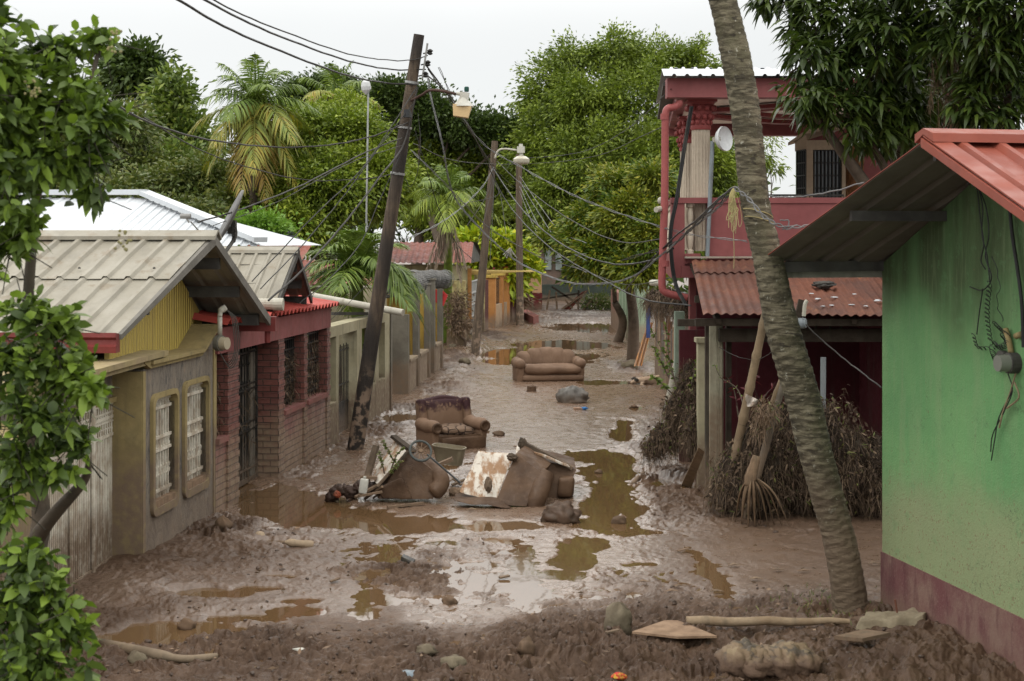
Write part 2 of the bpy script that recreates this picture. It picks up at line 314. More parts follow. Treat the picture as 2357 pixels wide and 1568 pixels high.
def terrain(X, Y):
    u = CX+F*X/Y; v = HY+F*CH/Y; w = 1+0*X
    wob = (fbm(X*2.2, Y*1.1, 91, 4)-.5)
    pool = np.zeros_like(X)
    for a, b, c, d, s in POOLS:
        q = ((u-a)/c)**2+((v-b)/d)**2; pool = np.maximum(pool, s*np.exp(-q*.8))
    bank = np.zeros_like(X); ro = np.zeros_like(X)+.5
    for a, b, c, d, h, r in BANKS:
        g = np.exp(-(((u-a)/c)**2+((v-b)/d)**2)); bank = bank+h*g; ro = ro+r*g*.75
    smo = np.zeros_like(X)
    for a, b, c, d in SMOOTH: smo = np.maximum(smo, np.exp(-(((u-a)/c)**2+((v-b)/d)**2)))
    ro = np.clip(ro*(1-.93*smo), .03, 1.6)
    patch = sm(fbm(X*.85+3, Y*.55, 55, 3), .36, .6); fg = sm(v, 1400, 1470); ro = ro*(.30+.95*patch)*(1-fg)+ro*(.62+.45*patch)*fg
    lum = fbm(X*3.1, Y*2.6, 3, 3)-.5
    rut = np.exp(-((X-.35+.25*np.sin(Y*.5))/.16)**2)+np.exp(-((X+1.25+.22*np.sin(Y*.5+.4))/.16)**2)+np.exp(-((X-1.9+.3*np.sin(Y*.33))/.14)**2)
    prints = np.abs(fbm(X*5.5, Y*4.2, 11, 3)-.5)*2                 # ridged, trodden
    fine = fbm(X*16, Y*11, 23, 3)-.5
    rg = lambda a, b, s: (1-np.abs(2*fbm(a, b, s, 3)-1)*2.2)
    wx = (fbm(X*3, Y*3, 61, 2)-.5)*.35; wy = (fbm(X*3, Y*3, 71, 2)-.5)*.35
    h = .012 + .045*ro*lum*1.4 + .050*ro*(rg((X+wx)*4.2, (Y+wy)*3.4, 81)-.35) + .036*ro*(rg((X+wy)*10, (Y+wx)*8.0, 83)-.4) + .016*ro*(rg((X+wy)*23, (Y+wx)*17, 87)-.4) + .030*ro*(prints-.3) + .020*ro*fine + .03*(fbm(X*.5, Y*.35, 41, 3)-.5)*(1-.6*smo) + bank*(.75+wob)
    h = h + .012*wob - .028*rut*sm(v, 1180, 1300)*(1-.5*smo)
    mpool = sm(pool+wob*.75+(fbm(X*7, Y*3.6, 37, 3)-.5)*.42, .30, .66)
    h = h*(1-mpool) + (-.034+.035*lum)*mpool
    h = np.where((Y > 75) | (np.abs(X) > 12), np.maximum(h, .01), h)
    wet = np.clip(1.0-ro*.75+.6*sm(pool+wob*.6, .1, .4), 0, 1)
    wet = wet*sm(v, 690, 720)*.6+wet*.4
    wet = wet*(1-.42*sm(v, 1190, 1260)*(1-sm(u, 820, 1050))-.38*sm(u, 1430, 1560)*sm(v, 1040, 1120)); dry = np.maximum(sm(v+150*wob+90*(fbm(X*1.6, Y*1.1, 19, 3)-.5), 1385, 1490), .8*np.exp(-(((u-400)/230)**2+((v-1290)/60)**2)))*(1-mpool); wet = wet*(1-.93*dry)
    return h, wet
def TZ(p, r=.0):
    h, _ = terrain(np.array([p[0]], float), np.array([p[1]], float)); return float(h[0])
def ground():
    vv = np.concatenate([np.linspace(1900, 1590, 60), np.linspace(1588, 640, 900), np.linspace(639, 570, 60)])
    Yr = F*CH/(vv-HY); Yr = np.concatenate([np.linspace(2, Yr[0]-.1, 20), Yr, np.geomspace(Yr[-1]*1.1, 1500, 12)])
    a = np.concatenate([-np.geomspace(5, .43, 14), np.linspace(-.42, .42, 980), np.geomspace(.43, 5, 14)])
    A, Y = np.meshgrid(a, Yr); X = A*Y; h, wet = terrain(X, Y)
    V = np.stack([X, Y, h], -1).reshape(-1, 3); nr, nc = X.shape
    i = np.arange(nr-1)[:, None]*nc+np.arange(nc-1)[None, :]; Q = np.stack([i, i+1, i+nc+1, i+nc], -1).reshape(-1, 4)
    t = NT('mud'); at_ = t.node('ShaderNodeAttribute'); at_.attribute_name = 'wet'; wf = at_.outputs['Fac']
    n1 = t.noise(.9, 6, rough=.65); n2 = t.noise(7, 6, rough=.7); n3 = t.noise(38, 4)
    dark = t.mix(t.step(n1, .38, .62), (.054, .032, .020), (.086, .053, .034))
    col = t.mix(t.step(n2, .45, .7, 0, .6), dark, (.034, .018, .010))
    col = t.mix(t.step(n3, .6, .8, 0, .5), col, (.13, .088, .063))
    sil = t.mix(t.noise(2, 4), (.190, .125, .084), (.130, .082, .054))  # wet silt colour, lightened to stand in for sky sheen
    col = t.mix(t.math('MULTIPLY', wf, .88, True), col, sil)
    rough = t.math('ADD', t.step(wf, 0, .9, .48, .27), t.math('MULTIPLY', t.math('SUBTRACT', t.noise(4, 6, rough=.7), .5), .55))
    rough = t.math('MAXIMUM', rough, .10)
    hb = t.math('ADD', t.math('MULTIPLY', n3, .5), t.math('ADD', t.math('MULTIPLY', n2, 1.4), t.math('MULTIPLY', t.noise(95, 3), .22)))
    x = t.node('ShaderNodeBump'); t.val(t.step(wf, .2, .95, .9, .28), x.inputs['Strength']); x.inputs['Distance'].default_value = .018; t.l.new(hb, x.inputs['Height'])
    t.bsdf(col, rough, x.outputs[0], 0, t.step(wf, .05, .8, .16, .92))
    o = npobj('muddy_street_ground', V, Q, t.m, smooth=True, kind='structure')
    at2 = o.data.attributes.new('wet', 'FLOAT', 'POINT'); at2.data.foreach_set('value', wet.reshape(-1).astype(np.float32))
    t = NT('flood_water'); col = t.mix(t.noise(.6, 4), (.115, .064, .033), (.082, .052, .023))
    t.bsdf(col, .03, t.bump(t.noise(5, 2, t.map((1, .45, 1))), .045, .02), 0, .5, IOR=1.33)
    m = MB(); m.add([(-14, 6, 0), (12, 6, 0), (12, 90, 0), (-14, 90, 0)], [(0, 1, 2, 3)])
    m.build('puddle_water', t.m, kind='structure', loc=(0, 0, 0))
ground()
# ---------------------------------------------------------------- leaves, crowns, trunks, palms
def unit(a): return a/np.maximum(np.linalg.norm(a, axis=-1, keepdims=True), 1e-9)
def leaves(P, D, L, W, droop=.15, style='oval', roll=None):
    """every leaf a folded blade of its own: n x 8 vertices, 3 quads"""
    n = len(P); D = unit(D); R = rng.normal(size=(n, 3)) if roll is None else roll
    S = unit(np.cross(D, R)); N = np.cross(S, D)
    ts, ws = {'oval': ((0, .28, .68, 1), (.12, .9, .85, .06)), 'long': ((0, .25, .65, 1), (.15, 1, .75, .03)), 'rhomb': ((0, .45, 1), (.1, 1, .1)), 'strip': ((0, .5, 1), (.6, 1, .08))}[style]
    V = []
    L = np.asarray(L).reshape(-1, 1)*np.ones((n, 1)); W = np.asarray(W).reshape(-1, 1)*np.ones((n, 1))
    for t, w in zip(ts, ws):
        c = P+D*L*t; c = c+np.array([0, 0, -1.])*L*droop*t*t
        V.append(c-S*W*w*.5+N*W*w*.12); V.append(c+S*W*w*.5+N*W*w*.12)
    m = len(ts); V = np.stack(V, 1).reshape(-1, 3); b = np.arange(n)[:, None]*2*m
    q = [np.concatenate([b+2*k, b+2*k+1, b+2*k+3, b+2*k+2], 1) for k in range(m-1)]
    return V, np.concatenate(q, 0)
def join(parts):
    V = []; Q = []; k = 0
    for v, q in parts: V.append(v); Q.append(q+k); k += len(v)
    return np.concatenate(V), np.concatenate(Q)
def lobe_pts(lobes, n, lo=.78, hi=1.05, front=True):
    w = np.array([r[0]*r[2]+r[1]*r[2] for c, r in lobes], float); w /= w.sum()
    P = []; O = []
    while len(P) < n:
        k = rng.choice(len(lobes), p=w); c, r = lobes[k]; d = unit(rng.normal(size=3)); 
        if front and d[1] > .45 and rng.random() < .8: continue
        if d[2] < -.6 and rng.random() < .7: continue
        nz_ = mnoise.noise(Vector(d*2.1)+Vector((k*3.7, 1.3, 0)))+.6*mnoise.noise(Vector(d*4.7)+Vector((k*1.7, 5.3, 0)))
        f = rng.uniform(lo, hi)*(1+.5*nz_); p = np.array(c)+d*np.array(r)*f
        if any(j != k and (((p-np.array(c2))/np.array(r2))**2).sum() < .5 for j, (c2, r2) in enumerate(lobes)): continue
        P.append(p); O.append(unit(d*np.array([r[1], r[0], r[0]])))
    return np.array(P), np.array(O)
def crown(name, lobes, nc, per, rc, L, W, m, parent, style='rhomb', droop=.2, up=.35, lo=.66, spread=1.0, jit=.25, squash=.7, along=0.0):
    C, O = lobe_pts(lobes, nc, lo)
    k = np.repeat(np.arange(nc), per); n = len(k)
    rr = rc*rng.uniform(.45, 1.15, (nc, 1))[k]
    off = rng.normal(size=(n, 3))*rr*np.array([1, 1, squash])*.55
    if along: off = off + O[k]*rng.uniform(-along, along, (n, 1)) + np.array([0, 0, -.35])*np.abs(rng.uniform(0, along, (n, 1)))
    P = C[k]+off
    D = unit(off*spread/rc+O[k]*.8+rng.normal(size=(n, 3))*.6+np.array([0, 0, up]))
    V, Q = leaves(P, D, L*rng.uniform(1-jit, 1+jit, n), W*rng.uniform(1-jit, 1+jit, n), droop, style)
    return npobj(name, V, Q, m, parent, WL[parent.name])
BARK = paint('bark', (.13, .10, .075), (.08, .06, .045), rough=.9, sc=6, bump=.8, bsc=25, mud=1.0, mudc=(.2, .145, .105))
def trunk(parent, base, lobes, r, m=BARK, name='trunk', fork=.45, wig=.3):
    b = Vector(base); mb = MB(); cs = [Vector(c) for c, rr in lobes]; mean = sum(cs, Vector())/len(cs)
    f = b.lerp(mean, fork); f.x = b.x*.6+f.x*.4
    mb.tube(spline([b-Vector((0, 0, .3)), b.lerp(f, .5)+Vector((random.uniform(-wig, wig), 0, 0)), f], 4), [r*(1.25-.45*i/8) for i in range(9)], 9)
    for c in cs:
        mid = f.lerp(c, .5)+Vector((random.uniform(-wig, wig), 0, random.uniform(0, wig)))
        mb.tube(spline([f, mid, c], 4), [r*.55*(1-.8*i/8) for i in range(9)], 6)
    return mb.build(name, m, parent, smooth=True)
def lob(u, v, Y, ru, rv, depth=None):
    """a lobe measured on the photograph: centre column/row at distance Y, half sizes in photo units"""
    c = at(u, v, Y); return (tuple(c), (ru*Y/F, depth or ru*Y/F*.9, rv*Y/F))
def tree(name, label, base, lobes, nc, per, rc, L, W, m, tr=.25, group=None, cat='tree', fork=.45, **k):
    b = Vector(base); t = thing(name, label, cat, b, group)
    trunk(t, b, lobes, tr, fork=fork); crown('crown', lobes, nc, per, rc, L, W, m, t, **k); return t
def frond(base, dirv, L, droop, nl, ll, lw, hang=.6, vee=.5, tw=0.0, rise=.0):
    """one palm frond: arching midrib and two rows of leaflets (numpy)"""
    d = np.array(dirv, float); d = unit(d); h = np.array([d[0], d[1], 0]); h = unit(h); t = np.linspace(0, 1, nl)
    s = t[:, None]
    C = np.array(base)+d*L*s*(1-.12*s)+np.array([0, 0, -1])*L*droop*s**2.1
    T = unit(np.gradient(C, axis=0)); side = unit(np.cross(T, [0, 0, 1.])+1e-6); upv = np.cross(side, T)
    parts = []
    for sg in (-1, 1):
        prof = np.sin(np.clip(t*1.05+.08, 0, 1)**.75*PI)**.6
        D = side*sg*(1-.35*s)+T*(.45+.5*s)+upv*vee+rng.normal(size=(nl, 3))*.09
        V, Q = leaves(C[1:], D[1:], (ll*prof*rng.uniform(.85, 1.1, nl))[1:], lw, hang, 'long', roll=upv[1:]+rng.normal(size=(nl-1, 3))*.2)
        parts.append((V, Q))
    m = max(6, nl//4); idx = np.linspace(0, nl-1, m).astype(int); K = C[idx]; sd_ = side[idx]; u_ = upv[idx]; w = (lw*.55*(1.25-s[idx]))
    V = np.concatenate([K-sd_*w, K+sd_*w, K-u_*w*1.2], 0).reshape(3, m, 3).transpose(1, 0, 2).reshape(-1, 3)
    Q = []
    for i in range(m-1):
        for a, b in ((0, 1), (1, 2), (2, 0)): Q.append((i*3+a, i*3+b, i*3+3+b, i*3+3+a))
    parts.append((V, np.array(Q))); return join(parts)
def fronds(name, top, n, L, ll, lw, mats, parent, elev=(-.3, 1.2), droop=(.3, .8), nl=46, hang=.5, vee=.35, seed=1, azs=None, group=None):
    r = random.Random(seed); out = []
    for i in range(n):
        el = elev[1]-(elev[1]-elev[0])*(i/(n-1 if n > 1 else 1)); az = i*2.39996+r.uniform(-.2, .2)
        if azs: az = azs[i % len(azs)]
        d = (math.cos(az)*math.cos(el), math.sin(az)*math.cos(el), math.sin(el)); dr = droop[0]+(droop[1]-droop[0])*(i/n)+r.uniform(-.05, .05)
        V, Q = frond(top, d, L*r.uniform(.85, 1.05), dr, nl, ll, lw, hang, vee)
        out.append(npobj('frond', V, Q, mats[min(len(mats)-1, int(i/n*len(mats)))], parent, WL[parent.name]))
    return out
# ---------------------------------------------------------------- shared surfaces
def ridge(*a): pass
def sheet(mb, A0, A1, B0, B1, pitch=.3, h=.035, kind='trap', nt=6, wob=.006, th=.006, seed=0, ragged=0.0, bend=None):
    """profiled metal sheet from the edge A (high) to the edge B (low)"""
    A0, A1, B0, B1 = map(Vector, (A0, A1, B0, B1)); Ls = ((A1-A0).length+(B1-B0).length)/2
    nrm = (A1-A0).cross(B0-A0).normalized(); nrm = nrm if nrm.z > 0 else -nrm
    cells = max(2, round(Ls/pitch))
    if kind == 'trap': prof = [(0, 0), (.62, 0), (.72, 1), (.88, 1), (.98, 0)]
    elif kind == 'rib': prof = [(0, 0), (.35, 0), (.45, 1), (.55, 1), (.65, 0)]
    else: prof = [(i/8, .5-.5*math.cos(2*PI*i/8)) for i in range(8)]
    ss = [((c+p)/cells, q) for c in range(cells) for p, q in prof]+[(1.0, 0)]
    grid = []
    for s, q in ss:
        row = []
        for k in range(nt+1):
            t = k/nt
            tt = t+(ragged*mnoise.noise(Vector((s*Ls*2.3, seed, 1.5))) if k == nt else 0)
            p = A0.lerp(A1, s).lerp(B0.lerp(B1, s), tt)+nrm*(q*h+wob*mnoise.noise(Vector((s*Ls*1.3, t*3, seed))))
            if bend: p = p+bend(s, t)
            row.append(p)
        grid.append(row)
    n = len(ss); b = len(mb.v); m = nt+1
    for row in grid: mb.v += row
    for row in grid: mb.v += [p-nrm*th for p in row]
    o = n*m
    for i in range(n-1):
        for k in range(nt):
            a = b+i*m+k; mb.f.append((a, a+1, a+m+1, a+m)); mb.f.append((a+o, a+m+o, a+m+1+o, a+1+o))
        a = b+i*m+nt; mb.f.append((a, a+m, a+m+o, a+o)); a = b+i*m; mb.f.append((a, a+o, a+m+o, a+m))
    for i in (0, n-1):
        for k in range(nt):
            a = b+i*m+k; mb.f.append((a, a+1, a+1+o, a+o))
    return mb
def grille(mb, fr, s0, s1, z0, z1, d, nb=8, w=.014, rails=(0, 1), rings=(), curl=0.0, spear=0.0, dbl=False):
    for i in range(nb+1):
        s = s0+(s1-s0)*i/nb; mb.bar(fr.pt(s, d, z0), fr.pt(s, d, z1+spear*(.5+.5*((i % 2)))), w)
    for r in rails:
        z = z0+(z1-z0)*r; mb.bar(fr.pt(s0, d+.004, z), fr.pt(s1, d+.004, z), w*1.6, w*1.1)
    ds = (s1-s0)/nb
    for r in rings:
        z = z0+(z1-z0)*r
        for i in range(nb):
            c = s0+ds*(i+.5); pts = [fr.pt(c+ds*.42*math.cos(a), d+.002, z+ds*.6*math.sin(a)) for a in [2*PI*k/8 for k in range(9)]]
            mb.tube(pts, w*.42, 4, False)
    return mb
MLF = lambda h: dict(mud=h)
METAL_GREY = sheetmat('weathered_zinc_sheet', (.37, .345, .285), (.29, .265, .21), (.26, .215, .155), rough=.5, thr=.54, sc=1.1)
METAL_WHITE = sheetmat('white_roof_sheet', (.66, .69, .72), (.58, .61, .64), None, rough=.45, sc=.5, edge=.12)
METAL_DARK = paint('dark_steel', (.10, .095, .085), (.06, .055, .05), rough=.6, sc=5)
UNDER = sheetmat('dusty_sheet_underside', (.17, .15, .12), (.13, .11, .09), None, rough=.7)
RED_PAINT = paint('red_gutter_paint', (.22, .045, .04), (.17, .035, .03), rough=.5, sc=3, streak=.25, grime=.2)
OLIVE = paint('olive_yellow_render', (.37, .29, .135), (.31, .24, .11), mud=1.15, rough=.8, sc=2, streak=.35)
OLIVE_SHEET = paint('mustard_sheet_paint', (.36, .27, .07), (.30, .22, .055), rough=.55, sc=2, streak=.3)
IVORY_IRON = paint('muddy_ivory_ironwork', (.78, .73, .62), (.5, .42, .32), rough=.6, sc=6, mud=.6, grime=.5, gc=(.12, .07, .045))
BLACK_IRON = paint('black_ironwork', (.02, .021, .02), (.035, .031, .028), rough=.45, sc=6, mud=.35, mudc=(.2, .15, .11), grime=.4, gc=(.1, .08, .05))
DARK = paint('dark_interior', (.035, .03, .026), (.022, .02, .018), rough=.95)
PVC = paint('dirty_pvc', (.55, .53, .45), (.48, .45, .37), rough=.4, sc=3, grime=.3, gc=(.2, .17, .12), bump=.05)
CREAM = paint('cream_render', (.47, .43, .29), (.41, .37, .24), mud=.75, rough=.85, sc=2, streak=.45)
GREYC = paint('grey_concrete', (.20, .185, .15), (.15, .135, .11), mud=.8, rough=.9, sc=2.5, streak=.6)
OCHRE = paint('ochre_panel_paint', (.50, .33, .07), (.42, .27, .055), mud=.5, rough=.7, sc=2)
RUST = sheetmat('rusty_sheet', (.20, .080, .050), (.115, .058, .045), (.24, .105, .055), rough=.62, thr=.55, sc=1.1, edge=.5)
RUSTR = sheetmat('red_rust_sheet', (.25, .068, .042), (.18, .05, .035), (.36, .16, .09), rough=.6, thr=.62, sc=.7, edge=.35)
TRASH = leafmat('dry_debris', [(.11, .07, .042), (.06, .038, .024), (.22, .155, .10), (.035, .023, .016), (.07, .045, .03)], trans=.1, rough=.8, clump=.3)
# ---------------------------------------------------------------- nearest house on the left
A = Fr(gp(325, 1290), gp(495, 1185))
def stone():
    t = NT('mottled_stone_facing'); v = A.x+A.n; vec = t.comb(t.dot(v), t.xyz()[2])
    n = t.noise(3.4, 8, t.map((1.5, .6, 1), vec, (0, 0, 0)), .75, dist=1.1); w = t.node('ShaderNodeTexVoronoi', feature='DISTANCE_TO_EDGE'); t.l.new(t.map((2.2, 1.3, 1), vec), w.inputs['Vector']); w.inputs['Scale'].default_value = 1.4
    col = t.mix(t.step(n, .36, .50), (.075, .070, .066), (.195, .165, .13)); col = t.mix(t.step(n, .57, .64), col, (.25, .18, .12))
    col = t.mix(t.step(t.noise(9, 5, t.map((2, .5, 1), vec), .7, dist=2), .5, .64, 0, .6), col, (.055, .05, .05)); 
    z = t.xyz()[2]; zz = t.math('ADD', z, t.math('MULTIPLY', t.math('SUBTRACT', t.noise(3, 4), .5), .8)); col = t.mix(t.step(zz, .2, .8, .6, 0), col, (.17, .12, .085))
    t.bsdf(col, .75, t.bump(t.math('MULTIPLY', n, 2), .8, .03), 0, .4); return t.m
STONE = stone()
hA = thing('yellow_house', 'low mustard yellow house with stone-faced front, ivory grilles and pale ribbed metal roof', 'house', A.pt(0, 0, 0))
s_end = A.len
zt = lambda u, v, d=0.0: A.z(u, v, d)
W1 = (A.s(350), A.s(402), zt(375, 1160), zt(375, 912)); W2 = (A.s(423), A.s(474), zt(448, 1118), zt(448, 882))
top = 2.16
mb = MB(); th = -.34
for s0, s1, z0, z1 in ((.07, W1[0], -.3, top), (W1[0], W1[1], -.3, W1[2]), (W1[0], W1[1], W1[3], top), (W1[1], W2[0], -.3, top), (W2[0], W2[1], -.3, W2[2]), (W2[0], W2[1], W2[3], top), (W2[1], s_end-.1, -.3, top)):
    mb.lb(A, s0, s1, th, 0, z0, z1)
mb.hexa([A.pt(A.s(457), th, top), A.pt(A.s(457), 0, top), A.pt(s_end-.1, 0, top), A.pt(s_end-.1, th, top), A.pt(A.s(457)+.01, th, top+.01), A.pt(A.s(457)+.01, 0, top+.01), A.pt(s_end-.1, 0, 2.42), A.pt(s_end-.1, th, 2.42)])
mb.build('front_wall', STONE, hA)
mb = MB()   # gate post, end post, cap mouldings
mb.lb(A, -.02, .069, -1.05, .012, -.3, 2.14); mb.lb(A, s_end-.1, s_end+.02, th-.02, .015, -.3, 2.52)
mb.lb(A, -.015, .065, .0125, .03, -.3, 2.14)
zc = top
for k, (dz, ex) in enumerate(((.002, .05), (.05, .09))):
    mb.lb(A, .16, A.s(457), th-.01, ex, zc+dz, zc+dz+.045)
    mb.hexa([A.pt(A.s(457), th-.01, zc+dz), A.pt(A.s(457), ex, zc+dz), A.pt(s_end-.05, ex, 2.44+dz), A.pt(s_end-.05, th-.01, 2.44+dz), A.pt(A.s(457), th-.01, zc+dz+.045), A.pt(A.s(457), ex, zc+dz+.045), A.pt(s_end-.05, ex, 2.48+dz), A.pt(s_end-.05, th-.01, 2.48+dz)])
mb.hexa([A.pt(-.05, .0, 2.24), A.pt(-.05, .06, 2.24), A.pt(.16, .06, 2.16), A.pt(.16, 0, 2.16), A.pt(-.05, 0, 2.32), A.pt(-.05, .06, 2.32), A.pt(.16, .06, 2.25), A.pt(.16, 0, 2.25)])
mb.build('trim', OLIVE, hA)
mb = MB()   # porch slab over the gate
_e = A.s(388, .1); mb.lb(A, -2.9, _e, -1.15, .10, 2.22, 2.28, 2.28, 2.34); mb.lb(A, -2.9, _e-.06, -1.1, .05, 2.16, 2.217, 2.22, 2.277)
mb.build('porch_slab', paint('dusty_slab', (.36, .29, .15), (.31, .235, .15), rough=.85, sc=1.5, grime=.3), hA)
mb = MB(); mb.lb(A, -2.6, -.02, -.42, -.33, 1.86, 2.22); mb.build('header_panel', STONE, hA)
mb = MB(); mb.lb(A, -2.6, -.02, -.44, -.28, 1.80, 1.86); mb.build('header', OLIVE, hA)
def rounded(fr, s0, s1, z0, z1, r, d, n=5):
    P = []
    for cs, cz, a0 in ((s1-r, z1-r, 0), (s0+r, z1-r, 90), (s0+r, z0+r, 180), (s1-r, z0+r, 270)):
        for k in range(n+1): a = math.radians(a0+90*k/n); P.append(fr.pt(cs+r*math.cos(a), d, cz+r*math.sin(a)))
    return P
TRS = paint('mud_on_sill', (.30, .20, .13), (.2, .13, .085), rough=.9, sc=9)
for i, w in enumerate((W1, W2)):
    mb = MB(); o0 = rounded(A, w[0]-.075, w[1]+.05, w[2]-.09, w[3]+.06, .12, .002); o1 = rounded(A, w[0]-.075, w[1]+.05, w[2]-.09, w[3]+.06, .12, .045)
    i1 = rounded(A, w[0], w[1], w[2], w[3], .10, .045); i0 = rounded(A, w[0], w[1], w[2], w[3], .10, -.13); n = len(o0)
    for ring in (o0, o1, i1, i0): mb.v += ring
    for q in range(3):
        for k in range(n): mb.f.append((q*n+k, q*n+(k+1) % n, (q+1)*n+(k+1) % n, (q+1)*n+k))
    fw = mb.build('window_frame', OLIVE, hA)
    mb = MB(); grille(mb, A, w[0]-.02, w[1]+.02, w[2]+.01, w[3]-.01, -.07, 9, .034, (0.02, .12, .5, .62, .9, .98), (.06, .3, .56, .94)); mb.build('window_grille', IVORY_IRON, fw)
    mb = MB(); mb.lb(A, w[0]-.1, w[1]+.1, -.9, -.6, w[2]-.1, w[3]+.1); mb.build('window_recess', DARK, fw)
    mb = MB(); mb.lb(A, w[0]-.03, w[1]+.03, -.36, .018, w[2]-.03, w[2]+.075); mb.build('muddy_sill', TRS, fw)
# sliding gate: ribbed lower panel, barred upper half
gA = Fr(gp(90, 1405), gp(263, 1286)); mb = MB()
sg = gA.len; zm = gA.z(262, 1000)
for i in range(40):
    s = sg*i/40; mb.lb(gA, s+.006, s+.04, -.02, 0, .02, zm)
mb.lb(gA, 0, sg, -.03, -.021, 0, zm)
for z in (.02, zm, zm+.2, 1.78): mb.lb(gA, 0, sg, -.01, .015, z, z+.035)
for s in (sg*.05, sg*.36, sg*.66): mb.tube([gA.pt(s, .02, 0), gA.pt(s, .02, 1.85)], .028, 8)
grille(mb, gA, .02, sg-.02, zm+.03, 1.8, 0, 30, .013, (.4, .7), (.08, .55))
mb.build('gate', IVORY_IRON, hA)
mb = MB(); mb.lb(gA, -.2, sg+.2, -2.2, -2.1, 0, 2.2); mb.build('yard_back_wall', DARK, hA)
# gable and roof
Rn, Rf = at(270, 765, 15.5), at(612, 722, 19.6); Rr = at(488, 540, 17.55); zE = 2.62; Rn.z = zE; Rf.z = zE
G = Fr((-4.44, 15.5), (-4.2, 19.5)); gl = G.len
t = NT('mustard_rib_panel'); v = G.x; w = t.node('ShaderNodeTexWave', wave_type='BANDS', bands_direction='X'); t.l.new(t.comb(t.dot(v), 0), w.inputs['Vector']); w.inputs['Scale'].default_value = 3.2
col = t.mix(t.step(t.noise(1, 4, t.map((8, 8, .8))), .45, .75, 0, .45), (.40, .30, .07), (.22, .165, .06)); t.bsdf(col, .5, t.bump(w.outputs[0], .9, .03), 0, .4)
mb = MB(); hp = (Rr.z-zE)
b0, b1, ap = G.pt(-.15, 0, 2.05), G.pt(gl-.25, 0, 2.05), G.pt(gl*.5, 0, Rr.z-.06)
mb.prism([G.pt(.12, 0, 2.3), G.pt(.75, 0, 2.2), G.pt(gl-.2, 0, 2.05), G.pt(gl-.2, 0, zE+.0), G.pt(gl*.5, 0, Rr.z-.12), G.pt(.12, 0, zE-.02)], -G.n*.05); mb.build('gable', t.m, hA)
mb = MB(); L = Vector((-9.0, .6, 0)); mid = .45
nA, nB = Rr+Vector((0, 0, 0)), Rn
sheet(mb, nA, nA+L, nA.lerp(nB, mid+.03), nA.lerp(nB, mid+.03)+L, .27, .036, nt=5, wob=.012, seed=1)
dn = Vector((0, -.012, -.032)); sheet(mb, nA.lerp(nB, mid)+dn, nA.lerp(nB, mid)+L+dn, nB+dn, nB+L+dn, .27, .036, nt=5, wob=.012, seed=2)
sheet(mb, Rr, Rr+L, Rf+(Rf-Rr)*.03, Rf+(Rf-Rr)*.03+L, .30, .034, nt=8, seed=3, bend=lambda s, t: Vector((0, 0, -.09*max(0, t-.75)*4*(1-s*9 if s < .11 else 0))))
rf = mb.build('roof', METAL_GREY, hA)
mb = MB(); mb.prism([Rr+Vector((.08, -.19, -.065)), Rr+Vector((.08, -.19, -.02)), Rr+Vector((.08, -.03, .055)), Rr+Vector((.08, .03, .055)), Rr+Vector((.08, .2, -.03)), Rr+Vector((.08, .2, -.07)), Rr+Vector((.08, 0, .035))], L*1.01)
mb.build('ridge_cap', METAL_GREY, rf)
mb = MB()
for k in range(9):
    for q, tt in ((0, .40), (1, .86)):
        p = nA.lerp(nB, tt)+L*((k*2+q)/20+.03)+Vector((0, -.01, .035)); mb.lathe(p, [(.016, -.01), (.016, .006), (.006, .012)], 6)
mb.build('roof_screws', METAL_DARK, rf)
mb = MB()
for t_, e in ((.2, 1), (.55, 1), (.93, 1)):
    p = Rr.lerp(Rf, t_); mb.prism([p+Vector((-.05, a, b)) for a, b in ((-.04, -.22), (.04, -.22), (.04, -.075), (-.04, -.075))], L*.33); mb.cut().build('purlin', METAL_DARK, rf)
for t_ in (.3, .65, .95):
    p = Rr.lerp(Rn, t_); mb.prism([p+Vector((-.05, a, b)) for a, b in ((-.04, -.22), (.04, -.22), (.04, -.095), (-.04, -.095))], L*.33); mb.cut().build('purlin', METAL_DARK, rf)
mb = MB(); o = Vector((0, 0, -.13)); ex = Rf+(Rf-Rr)*.04
mb.hexa([Rr+o, Rr+o+Vector((.05, 0, 0)), ex+o+Vector((.05, 0, 0)), ex+o, Rr+Vector((0, 0, -.012)), Rr+Vector((.05, 0, -.012)), ex+Vector((.05, 0, -.012)), ex+Vector((0, 0, -.012))])
mb.hexa([Rr+o, Rr+o+Vector((.05, 0, 0)), Rn+o+Vector((.05, 0, .06)), Rn+o+Vector((0, 0, .06)), Rr+Vector((0, 0, -.012)), Rr+Vector((.05, 0, -.012)), Rn+Vector((.05, 0, -.012)), Rn+Vector((0, 0, -.012))])
mb.build('barge_board', paint('grey_barge_board', (.22, .205, .18), (.16, .15, .13), rough=.6), rf)
def gutter(p0, L, h=.2, w=.16):
    mb = MB(); p0 = Vector(p0); y = Vector((0, -w, 0))
    pr = [Vector((0, 0, 0)), Vector((0, -w, .02)), Vector((0, -w*1.05, -.03)), Vector((0, -w*.8, -.06)), Vector((0, -w*.85, -.11)), Vector((0, -w*1.05, -.13)), Vector((0, -w*1.0, -h)), Vector((0, 0, -h))]
    return mb.prism([p0+q for q in pr], L)
mb = gutter(Rn+Vector((.02, .03, -.01)), L); mb.build('gutter', RED_PAINT, hA)
mb = MB(); q = Rf+Vector((.12, .05, -.04)); mb.prism([q, q+Vector((0, .17, 0)), q+Vector((0, .15, -.2)), q+Vector((0, 0, -.2))], Vector((-3.2, .1, 0))); mb.tube([q+Vector((-.12, .08, -.2)), q+Vector((-.12, .08, -.36))], .04, 10)
mb.build('gutter', RED_PAINT, hA, label='red rear gutter with a short outlet')
mb = MB(); mb.bb(-12.5, -5.1, 16.6, 19.1, -.2, 2.5); mb.build('house_body', OLIVE, hA)
